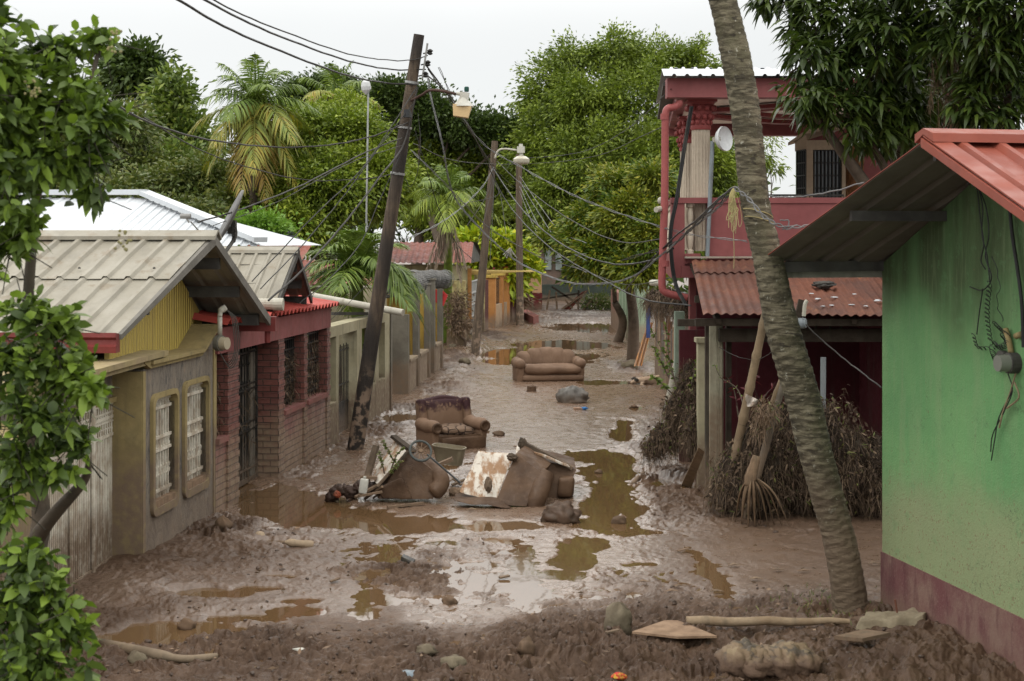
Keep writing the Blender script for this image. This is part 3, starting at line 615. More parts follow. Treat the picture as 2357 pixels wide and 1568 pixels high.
# left yard wall in front of the gate
mb = MB(); f0 = Fr(gp(-60, 1640), gp(100, 1392)); mb.lb(f0, -1.2, .9, -.35, 0, -.3, 1.65); mb.lb(f0, .92, f0.len+.05, -.45, .04, -.3, 1.9)
mb.build('yard_wall', OLIVE, label='plain mustard yard wall half hidden behind the leafy bush at the left edge', cat='wall')
# satellite dish on the rear slope
d0 = at(522, 505, 18.6); dish = thing('satellite_dish', 'dark grey satellite dish seen edge-on above the near roof ridge', 'satellite dish', Rr.lerp(Rf, .35)+Vector((-.3, 0, 0)))
ax = Vector((-.86, -.25, .42)).normalized(); up = Vector((.45, .05, .89)).normalized(); sdv = ax.cross(up).normalized()
mb = MB(); n = 24
prof = [(0, -.05), (.18, -.042), (.36, -.015), (.44, 0)]
for rr, zz in prof:
    for k in range(n): a = 2*PI*k/n; mb.v.append(d0+up*rr*math.cos(a)*.98+sdv*rr*math.sin(a)*.8+ax*zz)
for rr, zz in prof:
    for k in range(n): a = 2*PI*k/n; mb.v.append(d0+up*rr*math.cos(a)*1.0+sdv*rr*math.sin(a)*.82+ax*(zz-.025))
for i in range(3):
    for k in range(n): a, b = i*n+k, i*n+(k+1) % n; mb.f += [(a, b, b+n, a+n), (a+4*n, a+5*n, b+5*n, b+4*n)]
for k in range(n): a, b = 3*n+k, 3*n+(k+1) % n; mb.f.append((a, b, b+4*n, a+4*n))
mb.build('reflector', paint('dish_grey', (.16, .155, .15), (.13, .125, .12), rough=.5), dish, smooth=True)
mb = MB(); bk = d0-ax*.12-up*.1; pole = [Rr.lerp(Rf, .35)+Vector((-.25, 0, .0)), Rr.lerp(Rf, .35)+Vector((-.12, -.02, .12)), at(540, 548, 18.6), at(541, 520, 18.6)]
mb.tube(spline(pole, 5), .026, 8); mb.box(at(538, 520, 18.6), (.07, .09, .14)); mb.box(bk, (.09, .12, .1)); mb.build('mount', METAL_DARK, dish)
mb = MB(); lnb = at(430, 507, 18.0); a0 = d0-up*.40
for q in (-.1, .1): mb.tube([a0+sdv*q, lnb+Vector((.05, 0, -.02))], .009, 6)
mb.tube([lnb+Vector((.03, 0, -.03)), lnb+Vector((-.02, 0, .05))], .014, 6); mb.tube([lnb+Vector((-.08, 0, .05)), lnb+Vector((.05, 0, .05))], .032, 8); mb.build('feed_arm', paint('arm_grey', (.35, .34, .33), rough=.4), dish)
mb = MB()
for k in range(6):
    pts = [at(538+4*math.sin(k*1.7+j), 508+j*6+3*math.cos(k+j*2), 18.55+.03*math.sin(j+k)) for j in range(9)]; mb.tube(spline(pts, 3), .006, 4, False)
mb.build('cable_tangle', METAL_DARK, dish)
# white hipped roof behind
c0, c1 = at(600, 566, 28), at(330, 456, 32.5); cz = c0.z
wr = thing('white_roofed_house', 'house behind the near roof with a bright white hipped metal roof', 'house', (c0.x-4, 30, 0))
mb = MB(); Lw = Vector((-14, .5, 0)); c0l = Vector((c1.x-1, c0.y, cz)); 
sheet(mb, c1, c1+Lw, Vector((c1.x, c0.y, cz)), Vector((c1.x, c0.y, cz))+Lw, .32, .03, nt=2, wob=.003)
for k in range(9):
    a0_ = k/9; a1_ = (k+.995)/9; e0 = Vector((c1.x+(c0.x-c1.x)*a0_, c0.y, cz)); e1 = Vector((c1.x+(c0.x-c1.x)*a1_, c0.y, cz)); h0 = c1.lerp(c0, a0_); h1 = c1.lerp(c0, a1_)
    sheet(mb, h0, h1, e0, e1, .32, .03, nt=1, wob=0)
bk_ = Vector((c0.x, c0.y+9, cz)); mb.add([c1, c0, bk_, c1+Vector((0, 0.1, 0))], [(0, 1, 2)])
rw = mb.build('roof', METAL_WHITE, wr)
mb = MB(); mb.bar(c1+Vector((0, 0, .13)), c0+Vector((0, 0, .12)), .30, .10); mb.bar(c1+Vector((.1, -.05, .13)), c1+Lw+Vector((0, -.05, .13)), .3, .12); mb.build('ridge_cap', METAL_WHITE, rw)
mb = MB(); mb.bb(c0.x-13, c0.x-.5, c0.y+.5, c0.y+8, 0, cz-.02); mb.build('wall', CREAM, wr)
# second grey gable roof
h2n, h2f, h2r = at(634, 690, 21), at(714, 694, 23.5), at(682, 574, 22.2); ze2 = 2.72; h2n.z = ze2; h2f.z = ze2
h2 = thing('grey_roofed_house', 'small house behind the brick wall with a dull grey ribbed gable roof', 'house', (h2n.x-2, 22, 0))
mb = MB(); L2 = Vector((-3.6, .2, 0)); sheet(mb, h2r, h2r+L2, h2n, h2n+L2, .21, .028, nt=5, wob=.008, seed=4); sheet(mb, h2r, h2r+L2, h2f, h2f+L2, .21, .028, nt=5, wob=.008, seed=5); r2 = mb.build('roof', METAL_GREY, h2)
mb = MB(); mb.prism([h2r+Vector((.04, -.14, -.06)), h2r+Vector((.04, -.12, -.01)), h2r+Vector((.04, 0, .045)), h2r+Vector((.04, .14, -.02)), h2r+Vector((.04, .14, -.07)), h2r+Vector((.04, 0, .03))], L2); mb.build('ridge_cap', METAL_GREY, r2)
mb = MB()
for t_ in (.25, .6, .95):
    for e in (h2n, h2f): p = h2r.lerp(e, t_)-Vector((.6, 0, .1)); mb.box(p, (1.1, .07, .13)); mb.cut().build('purlin', METAL_DARK, r2)
o = Vector((0, 0, -.12))
for e in (h2f, h2n): mb.hexa([h2r+o, h2r+o+Vector((.04, 0, 0)), e+o+Vector((.04, 0, 0)), e+o, h2r+Vector((0, 0, -.01)), h2r+Vector((.04, 0, -.01)), e+Vector((.04, 0, -.01)), e+Vector((0, 0, -.01))])
mb.build('barge_board', METAL_DARK, r2)
G2 = Fr((h2n.x-.5, h2n.y+.1), (h2f.x-.5, h2f.y-.1)); mb = MB(); mb.prism([G2.pt(0, 0, 0), G2.pt(G2.len, 0, 0), G2.pt(G2.len, 0, ze2), G2.pt(G2.len*.5, 0, h2r.z-.1), G2.pt(0, 0, ze2)], -G2.n*.1); mb.lb(G2, .3, 1.1, .01, .04, 0, 2.0); mb.build('gable', UNDER, h2)
mb = MB(); g = h2n+Vector((.1, -.08, -.02)); mb.tube([g, g+Vector((-1.4, .05, .02))], .085, 14); mb.tube([g+Vector((.03, 0, 0)), g+Vector((-.12, 0, 0))], .095, 14); mb.build('gutter_pipe', PVC, h2)
# ---------------------------------------------------------------- brick portico wall with iron gate
B = Fr(gp(495, 1187), gp(757, 1032)); MUDB = (.33, .235, .155)
BR = brickmat('painted_brick', B, (.24, .085, .065), (.17, .06, .048), (.055, .034, .026), .95, MUDB)
BRL = brickmat('muddy_brick', B, (.27, .115, .10), (.22, .095, .08), (.09, .055, .04), .7, MUDB)
PINK = paint('rose_render', (.30, .105, .10), (.25, .085, .08), rough=.8, sc=2, streak=.6, gc=(.10, .06, .05), mud=.9)
hB = thing('brick_fence', 'red brick street wall with dark iron grilles and a red scalloped strip roof', 'wall', B.pt(0, 0, 0))
s = B.s; D2 = -.38
P = [(s(521), s(546), -.30), (s(638), s(651), D2), (s(683+14), s(704), D2), (s(737+13), s(756.5), -.30)]
def pillar(s0, s1, d0, z0=-.2, z1=2.2):
    mb = MB(); k = 0; z = z0
    while z < z1:
        h = .094; e = .012 if k % 2 else 0.0
        mb.lb(B, s0-e*.5, s1+e, d0-e, .02+e, z, min(z+h-.008, z1)); mb.lb(B, s0+.006, s1-.006, d0+.006, .012, z+h-.008, min(z+h, z1)); z += h; k += 1
    return mb.build('brick_pillar', BR, hB)
for a, b, d in P: pillar(a, b, d)
mb = MB(); zs = .93
for a, b in ((.03, P[0][0]), (P[1][1]+.01, P[2][0]-.01), (P[2][1]+.01, P[3][0]-.01)): mb.lb(B, a, b, -.22, 0, -.2, zs); mb.cut().build('low_wall', BRL, hB)
mb = MB()
for a, b in ((.03, P[0][0]-.01), (P[1][1]+.02, P[2][0]-.02), (P[2][1]+.02, P[3][0]-.02)): mb.lb(B, a, b, -.27, .05, zs+.002, zs+.075); mb.cut().build('sill', PINK, hB)
mb = MB(); zb = 2.13; mb.lb(B, 0.02, s(757), -.42, .035, zb, 2.47); mb.build('lintel', PINK, hB)
# scalloped roof strip: tight sine sheet sloping back
mb = MB(); r0, r1 = B.pt(.02, .16, 2.52), B.pt(B.len+.12, .16, 2.50); q0, q1 = B.pt(.02, -.75, 2.66), B.pt(B.len+.12, -.75, 2.64)
sheet(mb, q0, q1, r0, r1, .215, .075, 'sine', nt=2, wob=.012, th=.008)
mb.build('strip_roof', sheetmat('coral_sheet', (.48, .085, .065), (.42, .075, .06), (.46, .18, .13), rough=.5, thr=.66, edge=.15), hB)
def band(fr, s0, s1, d, name, **k):
    mb = MB(); grille(mb, fr, s0, s1, k.pop('z0'), k.pop('z1'), d, **k); return mb
for a, b, nb in ((.06, P[0][0]-.02, 6), (P[1][1]+.02, P[2][0]+.16, 12), (P[2][1]+.02, P[3][0]+.12, 10)):
    mb = MB(); grille(mb, B, a, b, zs+.08, zb-.01, -.14, nb, .02, (.08, .32, .5, .56, .8, .95), (.36, .75, .12)); grille(mb, B, a, b, zs+.08, zb-.01, -.17, nb*2, .006, (.2, .4, .65)); mb.build('window_grille', BLACK_IRON, hB)
mb = MB(); a, b = P[0][1]-.02, P[1][0]-.02; dg = -.33
grille(mb, B, a, b, .06, zb-.02, dg, 14, .024, (0, .08, .36, .42, .66, .7, .93, 1), (.39, .68, .88), ); mb.lb(B, a, b, dg-.02, dg+.02, .02, .09); mb.lb(B, a, a+.05, dg-.02, dg+.03, 0, zb); mb.lb(B, b-.05, b, dg-.02, dg+.03, 0, zb)
mb.tube([B.pt(b-.12, dg+.05, .95), B.pt(b-.12, dg+.05, 1.3)], .02, 8); mb.build('iron_gate', BLACK_IRON, hB)
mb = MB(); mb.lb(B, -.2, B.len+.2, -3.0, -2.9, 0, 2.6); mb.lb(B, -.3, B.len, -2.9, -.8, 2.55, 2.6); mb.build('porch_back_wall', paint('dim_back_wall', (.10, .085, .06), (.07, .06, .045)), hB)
def straw(name, fr, s0, s1, z0, z1, d, n, label, L=(.06, .22), w=.012, hang=1.0, parent=None, m=None):
    S = rng.uniform(s0, s1, n); Z = z0+(z1-z0)*rng.random(n)**1.2; P = np.array([list(fr.pt(a, d+rng.uniform(-.02, .03), b)) for a, b in zip(S, Z)])
    D = rng.normal(size=(n, 3))*np.array([.35, .5, .9])+np.array([0, 0, -.3]); V, Q = leaves(P, D, rng.uniform(*L, n), rng.uniform(.4, 1.3, n)*w, .25*hang, 'rhomb')
    o = npobj(name, V, Q, m or TRASH, parent, WL[parent.name] if parent else tuple(fr.pt((s0+s1)/2, d, z0)))
    if not parent: tag(o, label, 'debris', None, 'stuff')
    return o
straw('flood_straw', B, P[1][1]+.02, P[2][0]+.12, zs+.08, 1.9, -.1, 520, 'dry straw caught in the first window grille of the brick wall')
straw('flood_straw', B, P[2][1]+.02, P[3][0]+.1, zs+.08, 1.95, -.1, 560, 'dry straw caught in the window grille beside the cream wall')
straw('flood_straw', B, .06, P[0][0], zs+.08, 1.8, -.1, 240, 'dry straw caught in the narrow grille below the meter')
straw('flood_straw', B, P[0][1], P[1][0], .1, 1.6, -.3, 260, 'dry straw caught on the tall iron gate')
# electricity meter on the end post
em = at(506, 790, 18.5); e_ = thing('electricity_meter', 'round grey electricity meter on the post between stone and brick', 'meter', em+Vector((0, 0, -.12)))
mb = MB(); mb.tube([em+Vector((-.03, 0, 0)), em+Vector((.03, -.03, 0))], .105, 18); mb.build('base', paint('meter_grey', (.20, .19, .155), rough=.5), e_, smooth=True, angle=40)
mb = MB(); mb.tube([em+Vector((.03, -.03, 0)), em+Vector((.11, -.06, 0))], [.085, .08], 18); t = NT('cloudy_glass'); t.bsdf((.38, .33, .24), .12, None, 0, .6); mb.build('glass_cover', t.m, e_, smooth=True, angle=40)
mb = MB(); mb.tube([em+Vector((0, 0, .1)), em+Vector((0, 0, .34))], .032, 10); mb.tube(spline([em+Vector((0, 0, .34)), em+Vector((.01, .02, .42)), em+Vector((.07, .05, .46))], 4), [.032]*4+[.045]*5, 10); mb.build('conduit', PVC, e_, smooth=True)
mb = MB()
for k in range(4):
    mb.tube(spline([em+Vector((.08, .03, .44)), em+Vector((.16+.02*k, 0, .3)), em+Vector((.19+.02*k, 0, -.1)), em+Vector((.10+.015*k, 0, -.27-.02*k)), em+Vector((.0, 0, -.12))], 6), .006, 5, False)
mb.build('cables', METAL_DARK, e_)
# ---------------------------------------------------------------- cream frame wall
C = Fr(gp(757, 1032), gp(897, 945)); hC = thing('cream_fence', 'cream concrete frame wall with black iron bars behind the leaning pole', 'wall', C.pt(0, 0, 0))
zt0, zb0 = 2.12, 1.93; cl = C.len; c_ = C.s
mb = MB(); mb.lb(C, 0.02, cl, -.3, 0, zb0, zt0)
posts = [(.02, .12), (c_(776), c_(780)), (c_(817), c_(833)), (c_(872), c_(880))]
for a, b in ((.02, .1), (c_(774), c_(780)), (c_(822), c_(833)), (c_(864), c_(872)), (c_(886), cl)): mb.lb(C, a, b, -.3, -.001, -.2, zb0)
mb.build('frame', CREAM, hC)
mb = MB()
for a, b, z in ((.1, c_(774), .72), (c_(833), c_(864), .72), (c_(872), c_(886), .72)): mb.lb(C, a, b, -.22, -.005, -.2, z); mb.lb(C, a, b, -.25, .01, z+.002, z+.04); mb.cut().build('low_wall', CREAM, hC)
mb = MB(); grille(mb, C, c_(780)+.02, c_(822), .12, 1.62, -.18, 12, .018, (.02, .3, .55, .98), (), spear=.08); mb.lb(C, c_(781), c_(821), -.2, -.17, .05, .62); grille(mb, C, c_(833), c_(864), .76, 1.5, -.15, 8, .015, (.1, .95), (), spear=.08); grille(mb, C, c_(872), c_(886), .76, 1.62, -.15, 4, .015, (.1, .95), (), spear=.08); grille(mb, C, .11, c_(774), .76, 1.55, -.15, 4, .015, (.1, .95), (), spear=.1); mb.build('iron_bars', BLACK_IRON, hC)
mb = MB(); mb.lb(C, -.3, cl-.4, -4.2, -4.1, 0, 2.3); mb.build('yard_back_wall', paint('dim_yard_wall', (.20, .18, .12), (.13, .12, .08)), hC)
mb = MB(); mb.lb(C, cl+.003, cl+.16, -.32, .03, -.2, 2.1); mb.build('fence_post', GREYC, label='thin grey post closing the far end of the cream wall', cat='post')
straw('flood_straw', C, c_(833), c_(864), .74, 1.3, -.1, 130, 'straw and a stick lying on the low cream wall right of the leaning pole')
# tabby cat on the wall
def cat():
    b = C.pt(.12, -.12, zt0); t = thing('cat', 'small dark tabby cat standing on the cream wall beside the red strip roof', 'cat', b)
    mb = MB(); U = Vector((.12, .99, 0)); 
    P = lambda x, z, y=0: b+Vector((.0, 0, z))+Vector((1, 0, 0))*y+U*0+Vector((x, 0, 0))
    fur = paint('tabby_fur', (.10, .085, .065), (.05, .042, .035), rough=.9, sc=14, bump=.6)
    me = bpy.data.meshes.new('body')
    pts = [((-.10, .05, .20), .055), ((-.02, .0, .21), .062), ((.05, -.05, .215), .055), ((.09, -.08, .27), .036), ((.115, -.10, .315), .045), ((.14, -.13, .305), .026),
           ((.06, -.03, .12), .02), ((.055, -.04, .02), .014), ((.07, -.07, .12), .02), ((.08, -.08, .02), .014), ((-.11, .03, .12), .026), ((-.13, .04, .06), .016), ((-.11, .035, .015), .014), ((-.10, .08, .12), .026), ((-.12, .09, .06), .016), ((-.10, .085, .015), .014),
           ((-.15, .07, .19), .018), ((-.19, .09, .10), .014), ((-.19, .1, .02), .011)]
    ed = [(0, 1), (1, 2), (2, 3), (3, 4), (4, 5), (2, 6), (6, 7), (2, 8), (8, 9), (0, 10), (10, 11), (11, 12), (0, 13), (13, 14), (14, 15), (0, 16), (16, 17), (17, 18)]
    me.from_pydata([p for p, r in pts], ed, []); o = link('body', me, fur, t, b); m = o.modifiers.new('skin', 'SKIN'); 
    for i, (p, r) in enumerate(pts): me.skin_vertices[0].data[i].radius = (r, r)
    me.skin_vertices[0].data[1].use_root = True; sb = o.modifiers.new('sub', 'SUBSURF'); sb.levels = 1; sb.render_levels = 1
    mb = MB()
    for q in (-.022, .022): c = b+Vector((.115+q, -.10+q*.5, .352)); mb.lathe(c, [(.018, -.012), (.011, .01), (.002, .034)], 6)
    mb.build('ears', fur, t)
cat()
# house with rusty roofs behind the cream wall
hD = thing('rusty_roofed_house', 'long cream house behind the cream wall with a red rusty sheet roof', 'house', at(790, 700, 34)-Vector((0, 0, at(790, 700, 34).z)))
mb = MB(); a, b = at(655, 658, 33), at(860, 658, 34.4); mb.bb(a.x, b.x, 34.2, 38, 0, a.z-.02); mb.build('wall', paint('pale_house_wall', (.42, .38, .26), (.36, .32, .21), mud=.7, streak=.4), hD)
mb = MB(); sheet(mb, at(660, 600, 38), at(862, 600, 39), at(660, 657, 33.6), at(868, 657, 34.6), .2, .03, 'sine', nt=5, wob=.02, seed=8); mb.build('roof', RUSTR, hD)
mb = MB(); mb.tube([at(662, 660, 33.4), at(880, 662, 33.5)], .035, 6); mb.build('eave_pipe', METAL_GREY, hD)
mb = MB(); a, b = at(575, 560, 40), at(720, 560, 40); sheet(mb, a, b, a+Vector((0, -4, -.9)), b+Vector((0, -4, -.9)), .25, .04, 'sine', nt=3); rr = thing('red_roofed_shed', 'low red ridge roof showing between the grey roof and the palm', 'shed', (a.x, 38, 0)); mb.build('roof', RUSTR, rr); mb = MB(); mb.bb(a.x+.1, b.x-.1, 36.5, 43, 0, a.z-.95); mb.build('wall', CREAM, rr)
# black water tank
tk = at(655, 556, 41); tz = tk.z-1.25; wt = thing('water_tank', 'black plastic water tank with a domed lid behind the grey roof', 'water tank', (tk.x, tk.y, tz)); BLK = paint('black_plastic', (.035, .038, .04), (.05, .052, .055), rough=.35, bump=.05)
mb = MB(); mb.lathe((tk.x, tk.y, tz), [(.55, 0), (.55, 1.1), (.52, 1.22), (.42, 1.36), (.27, 1.46)], 20); mb.build('tank', BLK, wt, smooth=True, angle=40)
mb = MB(); mb.lathe((tk.x, tk.y, tz+1.455), [(.29, 0), (.30, .05), (.2, .09), (.05, .11)], 16); mb.build('lid', BLK, wt)
mb = MB(); mb.bb(tk.x-.7, tk.x+.7, tk.y-.7, tk.y+.7, 0, tz-.01); mb.build('tank_stand', GREYC, wt)
# drain pipe sticking out over the cream wall
mb = MB(); p0, p1 = at(712, 680, 26.5), at(928, 720, 25.5); mb.tube([p0, p1], .062, 14); mb.tube([p0, p0.lerp(p1, .06)], .075, 14); mb.tube([p0.lerp(p1, .35), p0.lerp(p1, .38)], .066, 14)
mb.build('drain_pipe', PVC, label='long white plastic drain pipe jutting out above the cream wall', cat='pipe', smooth=True, angle=40)
mb = MB(); mb.bar(at(765, 722, 27.5), at(845, 722, 28.5), .06); mb.build('steel_rail', METAL_DARK, label='short dark steel rail just under the white drain pipe', cat='rail')
# ---------------------------------------------------------------- grey and ochre fence
D = Fr(gp(902, 940), gp(1020, 852)); dl = D.len; q_ = D.s
hE = thing('ochre_fence', 'tall grey pillared fence with ochre panels in the middle of the left side', 'fence', D.pt(0, 0, 0))
def post(s0, s1, z, d0=-.28, cap=True):
    mb = MB(); mb.lb(D, s0, s1, d0, 0, -.2, z); cap and mb.lb(D, s0-.03, s1+.03, d0-.03, .03, z+.001, z+.05); mb.lb(D, s1-.04, s1+.0, -.001, .006, .0, z-.01); return mb.build('fence_post', GREYC, hE)
post(q_(942)-.16, q_(942), 1.92, -.52, False)
for u, z in ((966, 2.35), (991, 2.5), (1002, 2.6), (1020, 2.72)): post(q_(u)-.2, q_(u), z, -.15)
mb = MB(); MLW = paint('muddy_low_wall', (.45, .39, .27), (.36, .28, .2), mud=.9)
for u0, u1 in ((942, 958), (966, 983), (1002, 1013)): a, b = q_(u0)+.02, q_(u1)+.15; mb.lb(D, a, b, -.2, -.02, -.2, .78); mb.lb(D, a, b, -.26, .03, .782, .85); mb.cut().build('low_wall', MLW, hE)
for u, w in ((966, .8), (991, .8), (1020, .8)): mb = MB(); a = q_(u)-.12; mb.lb(D, a, a+.06, -w, -.155, .4, 2.3); mb.build('ochre_panel', OCHRE, hE)
mb = MB(); mb.lb(D, q_(942), dl-.05, -1.3, -1.26, 0, 2.3); mb.build('ochre_panel', OCHRE, hE)
mb = MB(); mb.lb(D, .55, q_(942)-.17, -.75, -.7, 1.3, 2.0); mb.build('ochre_panel', OCHRE, hE)
mb = MB(); sheet(mb, D.pt(.2, -.4, 1.62), D.pt(1.0, -.45, 1.62), D.pt(.2, -.4, .05), D.pt(1.0, -.45, .05), .12, .02, 'rib', nt=4); mb.build('sheet_gate', paint('blue_grey_gate', (.22, .24, .26), (.17, .18, .19), mud=.5), hE)
mb = MB(); mb.lb(D, .05, .13, -.6, -.3, 0, 2.2); mb.lb(D, -.3, 1.2, -.66, -.6, 1.98, 2.06); mb.build('gate_frame', PVC, hE)
# rolls of wire mesh along the top
def roll(p0, p1, r, label, seed):
    mb = MB(); p0, p1 = Vector(p0), Vector(p1); X, Y_ = ortho(p1-p0); rd = random.Random(seed); n = 44
    for i in range(n):
        c = p0.lerp(p1, i/(n-1)); rr = r*rd.uniform(.86, 1.03)*(1+.08*math.sin(i*.3))
        mb.tube([c+X*rr*math.cos(a)+Y_*rr*math.sin(a)*.85+(p1-p0)*.012*math.sin(a+i) for a in [2*PI*k/12 for k in range(13)]], .008, 3, False)
    for k in range(30):
        a = 2*PI*k/30+.1*seed; mb.tube([p0.lerp(p1, t)+X*r*.95*math.cos(a+t)+Y_*r*.82*math.sin(a+t) for t in (0, .25, .5, .75, 1)], .007, 3, False)
    mb.lathe((p0+p1)/2-(p1-p0)*.5, [(r*.6, 0), (r*.6, (p1-p0).length)], 12, axis=p1-p0)
    mb.build('wire_mesh_roll', paint('zinc_wire', (.18, .18, .175), (.26, .25, .24), rough=.5, metal=.3), label=label, cat='wire roll')
roll(at(880, 662, 34.4), at(962, 655, 36), .30, 'nearer roll of grey wire mesh lying on the ochre fence posts', 1)
roll(at(945, 645, 38), at(1024, 643, 39.5), .30, 'farther roll of grey wire mesh beside the green palm trunk', 2)
mb = MB(); c = at(1010, 684, 40.2); mb.v = [c+Vector(q) for q in ((-.12, 0, .22), (.12, .02, .18), (.25, 0, .05), (.14, -.03, -.25), (-.04, 0, -.2), (-.2, 0, -.02))]; mb.f = [(0, 1, 2, 3, 4, 5)]; mb.prism([p.copy() for p in mb.v], Vector((0, .02, 0)))
mb.build('red_cloth', paint('scarlet_cloth', (.65, .06, .06), (.55, .05, .05), rough=.8, streak=.1, grime=.1), label='small scarlet rag hung on the last ochre fence post', cat='cloth')
# ---------------------------------------------------------------- yellow arched house, farther
y0 = 50.0; a, b = at(1028, 700, y0), at(1066, 700, y0); hF = thing('arched_house', 'pale yellow house with an arched porch and a red corrugated roof', 'house', (a.x, y0, 0))
mb = MB(); zt_ = at(1040, 612, y0).z; mb.bb(a.x-6, a.x, y0+3, y0+3.3, 0, zt_); mb.bb(a.x, b.x-.35, y0, y0+.3, 0, zt_)
# arched side
n = 10; s0x, s1x = b.x-.35, b.x+.08; cx_ = (s0x+s1x)/2
mb.bb(s1x, s1x+.16, y0, y0+.3, 0, zt_); mb.prism([Vector((s0x, y0, zt_))]+[Vector((s1x, y0, zt_))]+[Vector((cx_+(s1x-cx_)*math.cos(PI*k/n), y0, 2.0+.35*math.sin(PI*k/n))) for k in range(n+1)], (0, .3, 0))
mb.bb(a.x-6, a.x, y0+.5, y0+.8, zt_-.9, zt_); mb.build('wall', paint('pale_yellow_render', (.55, .50, .30), (.49, .43, .25), mud=.8), hF)
mb = MB(); mb.bb(s0x, s1x, y0+.4, y0+.5, 0, 2.6); mb.build('porch_panel', paint('porch_olive', (.3, .27, .15)), hF)
mb = MB(); ra, rb = at(890, 606, y0-.4), at(1084, 606, y0-.4); rc_, rd_ = at(905, 559, y0+3.6), at(1090, 559, y0+3.6); sheet(mb, rc_, rd_, ra, rb, .2, .04, 'sine', nt=4, wob=.02); rfo = mb.build('roof', RUSTR, hF)
mb = MB(); mb.add([rd_, rb, rb+Vector((.25, 7.8, 0))], [(0, 1, 2)]); sheet(mb, rc_, rd_+Vector((.15, 0, 0)), ra+Vector((0, 8, 0)), rb+Vector((.3, 8, 0)), .3, .04, 'sine', nt=2); mb.build('roof_side', METAL_DARK, rfo)
mb = MB(); g0 = gp(1035, 800); mb.bb(at(1028, 0, 47.5).x, at(1068, 0, 47.5).x, 47.5, 47.8, -.2, .72); mb.build('planter_wall', paint('stained_planter', (.20, .14, .06), (.13, .09, .05), mud=.4), label='low stained garden wall in front of the arched house', cat='wall')
wf = Fr(gp(1070, 800), gp(1118, 768)); hG = thing('white_barred_gate', 'white barred gate hung between a peeling yellow pier and the second pole', 'gate', wf.pt(0, 0, 0))
PY_ = paint('peeling_yellow', (.55, .48, .22), (.3, .22, .1), mud=1.0, sc=5); mb = MB(); mb.lb(wf, 0, .5, -.75, 0, -.2, 2.3); mb.cut().build('gate_pier', PY_, hG); mb.lb(wf, wf.len-.6, wf.len-.3, -.4, 0, -.2, 2.5); mb.build('gate_pier', PY_, hG)
mb = MB(); grille(mb, wf, .55, wf.len-.65, .5, 2.2, -.1, 14, .04, (0, .25, .5, .75, 1)); mb.lb(wf, .55, wf.len-.65, -.14, -.12, .3, 2.2); mb.build('gate_leaf', paint('white_gate_paint', (.6, .6, .58), (.5, .5, .48), mud=.8), hG)
mb = MB()
for k in range(7): p = at(1079, 622+k*1.6, 50+k*.1); mb.bar(p, p+Vector((2.3, .2, .03*k-.05)), .05)
mb.build('yellow_rods', paint('yellow_timber', (.72, .55, .2), (.65, .48, .18), streak=.1), label='bundle of yellow rods laid flat over the porch beside the second pole', cat='rods')
mb = MB(); mb.bar(at(1081, 735, 50), at(1081, 618, 50), .14); mb.build('porch_post', paint('orange_post', (.42, .20, .06)), label='orange brown porch post under the yellow rods', cat='post')
# orange pillared fence
of = Fr(gp(1128, 762), gp(1182, 742)); hO = thing('orange_fence', 'bright orange pillared fence with yellow caps between the second and third pole', 'fence', of.pt(0, 0, 0))
ORA = paint('orange_render', (.52, .24, .075), (.45, .2, .06), mud=.5, streak=.3)
for i, (u0, u1) in enumerate(((1120, 1142), (1150, 1160), (1165, 1174))):
    mb = MB(); a = of.s(u1); w = .35 if i else .3; mb.lb(of, a-w, a, -.42 if i == 0 else -.34, 0, -.2, 2.15+.05*i); pl = mb.build('fence_post', ORA, hO)
    mb = MB(); mb.lb(of, a-w-.06, a+.06, -.5, .06, 2.151+.05*i, 2.27+.05*i); mb.build('cap', paint('yellow_cap', (.6, .42, .1)), pl)
mb = MB(); mb.lb(of, of.s(1142), of.s(1168), -.2, -.02, -.2, 1.0); mb.build('low_wall', paint('peach_low_wall', (.48, .34, .22), mud=.3), hO)
mb = MB(); grille(mb, of, of.s(1142), of.s(1165), 1.0, 2.1, -.15, 10, .03, (0, 1)); mb.build('bars', BLACK_IRON, hO)
MAR = paint('maroon_brick', (.12, .035, .03), (.09, .03, .026), mud=.5, sc=6)
mb = MB(); a = of.s(1186); mb.lb(of, a-.6, a+1.6, -.3, -.05, -.2, 2.0); mb.build('maroon_wall', MAR, label='dark maroon wall piece beyond the orange fence', cat='wall')
mb = MB(); mb.lb(of, -.9, -.1, -.35, -.05, -.2, 2.1); mb.build('maroon_wall', MAR, label='dark maroon wall piece just before the orange fence', cat='wall')
# ---------------------------------------------------------------- peach gable house, end wall, derelict row
yp = 76.0; hP = thing('peach_house', 'peach coloured gable house with a maroon base at the end of the street', 'house', (at(1225, 0, yp).x, yp, 0))
x0, x1 = at(1190, 0, yp).x, at(1247, 0, yp).x; ap_ = at(1204, 577, yp); ez = at(1240, 610, yp).z
mb = MB(); mb.prism([Vector((x0-3, yp, .95)), Vector((x1, yp, .95)), Vector((x1, yp, ez+.1)), Vector((ap_.x, yp, ap_.z)), Vector((x0-3, yp, ap_.z-1.3))], (0, 7, 0)); mb.build('wall', paint('peach_render', (.95, .58, .33), (.85, .52, .3), mud=None, streak=.2), hP)
mb = MB(); mb.bb(x0-3, x1+.02, yp-.03, yp+7, -.2, .949); mb.build('base', paint('maroon_base', (.22, .04, .04), mud=.3), hP)
mb = MB(); e1 = at(1262, 604, yp-.8); p = Vector((ap_.x, yp-.8, ap_.z+.12)); sheet(mb, p, p+Vector((0, 9, 0)), e1, e1+Vector((0, 9, 0)), .3, .04, 'sine', nt=2); l_ = p+Vector((-3, 0, -1.35)); sheet(mb, p, p+Vector((0, 9, 0)), l_, l_+Vector((0, 9, 0)), .3, .04, 'sine', nt=2); mb.build('roof', paint('dark_tin', (.13, .085, .06), (.09, .06, .045)), hP)
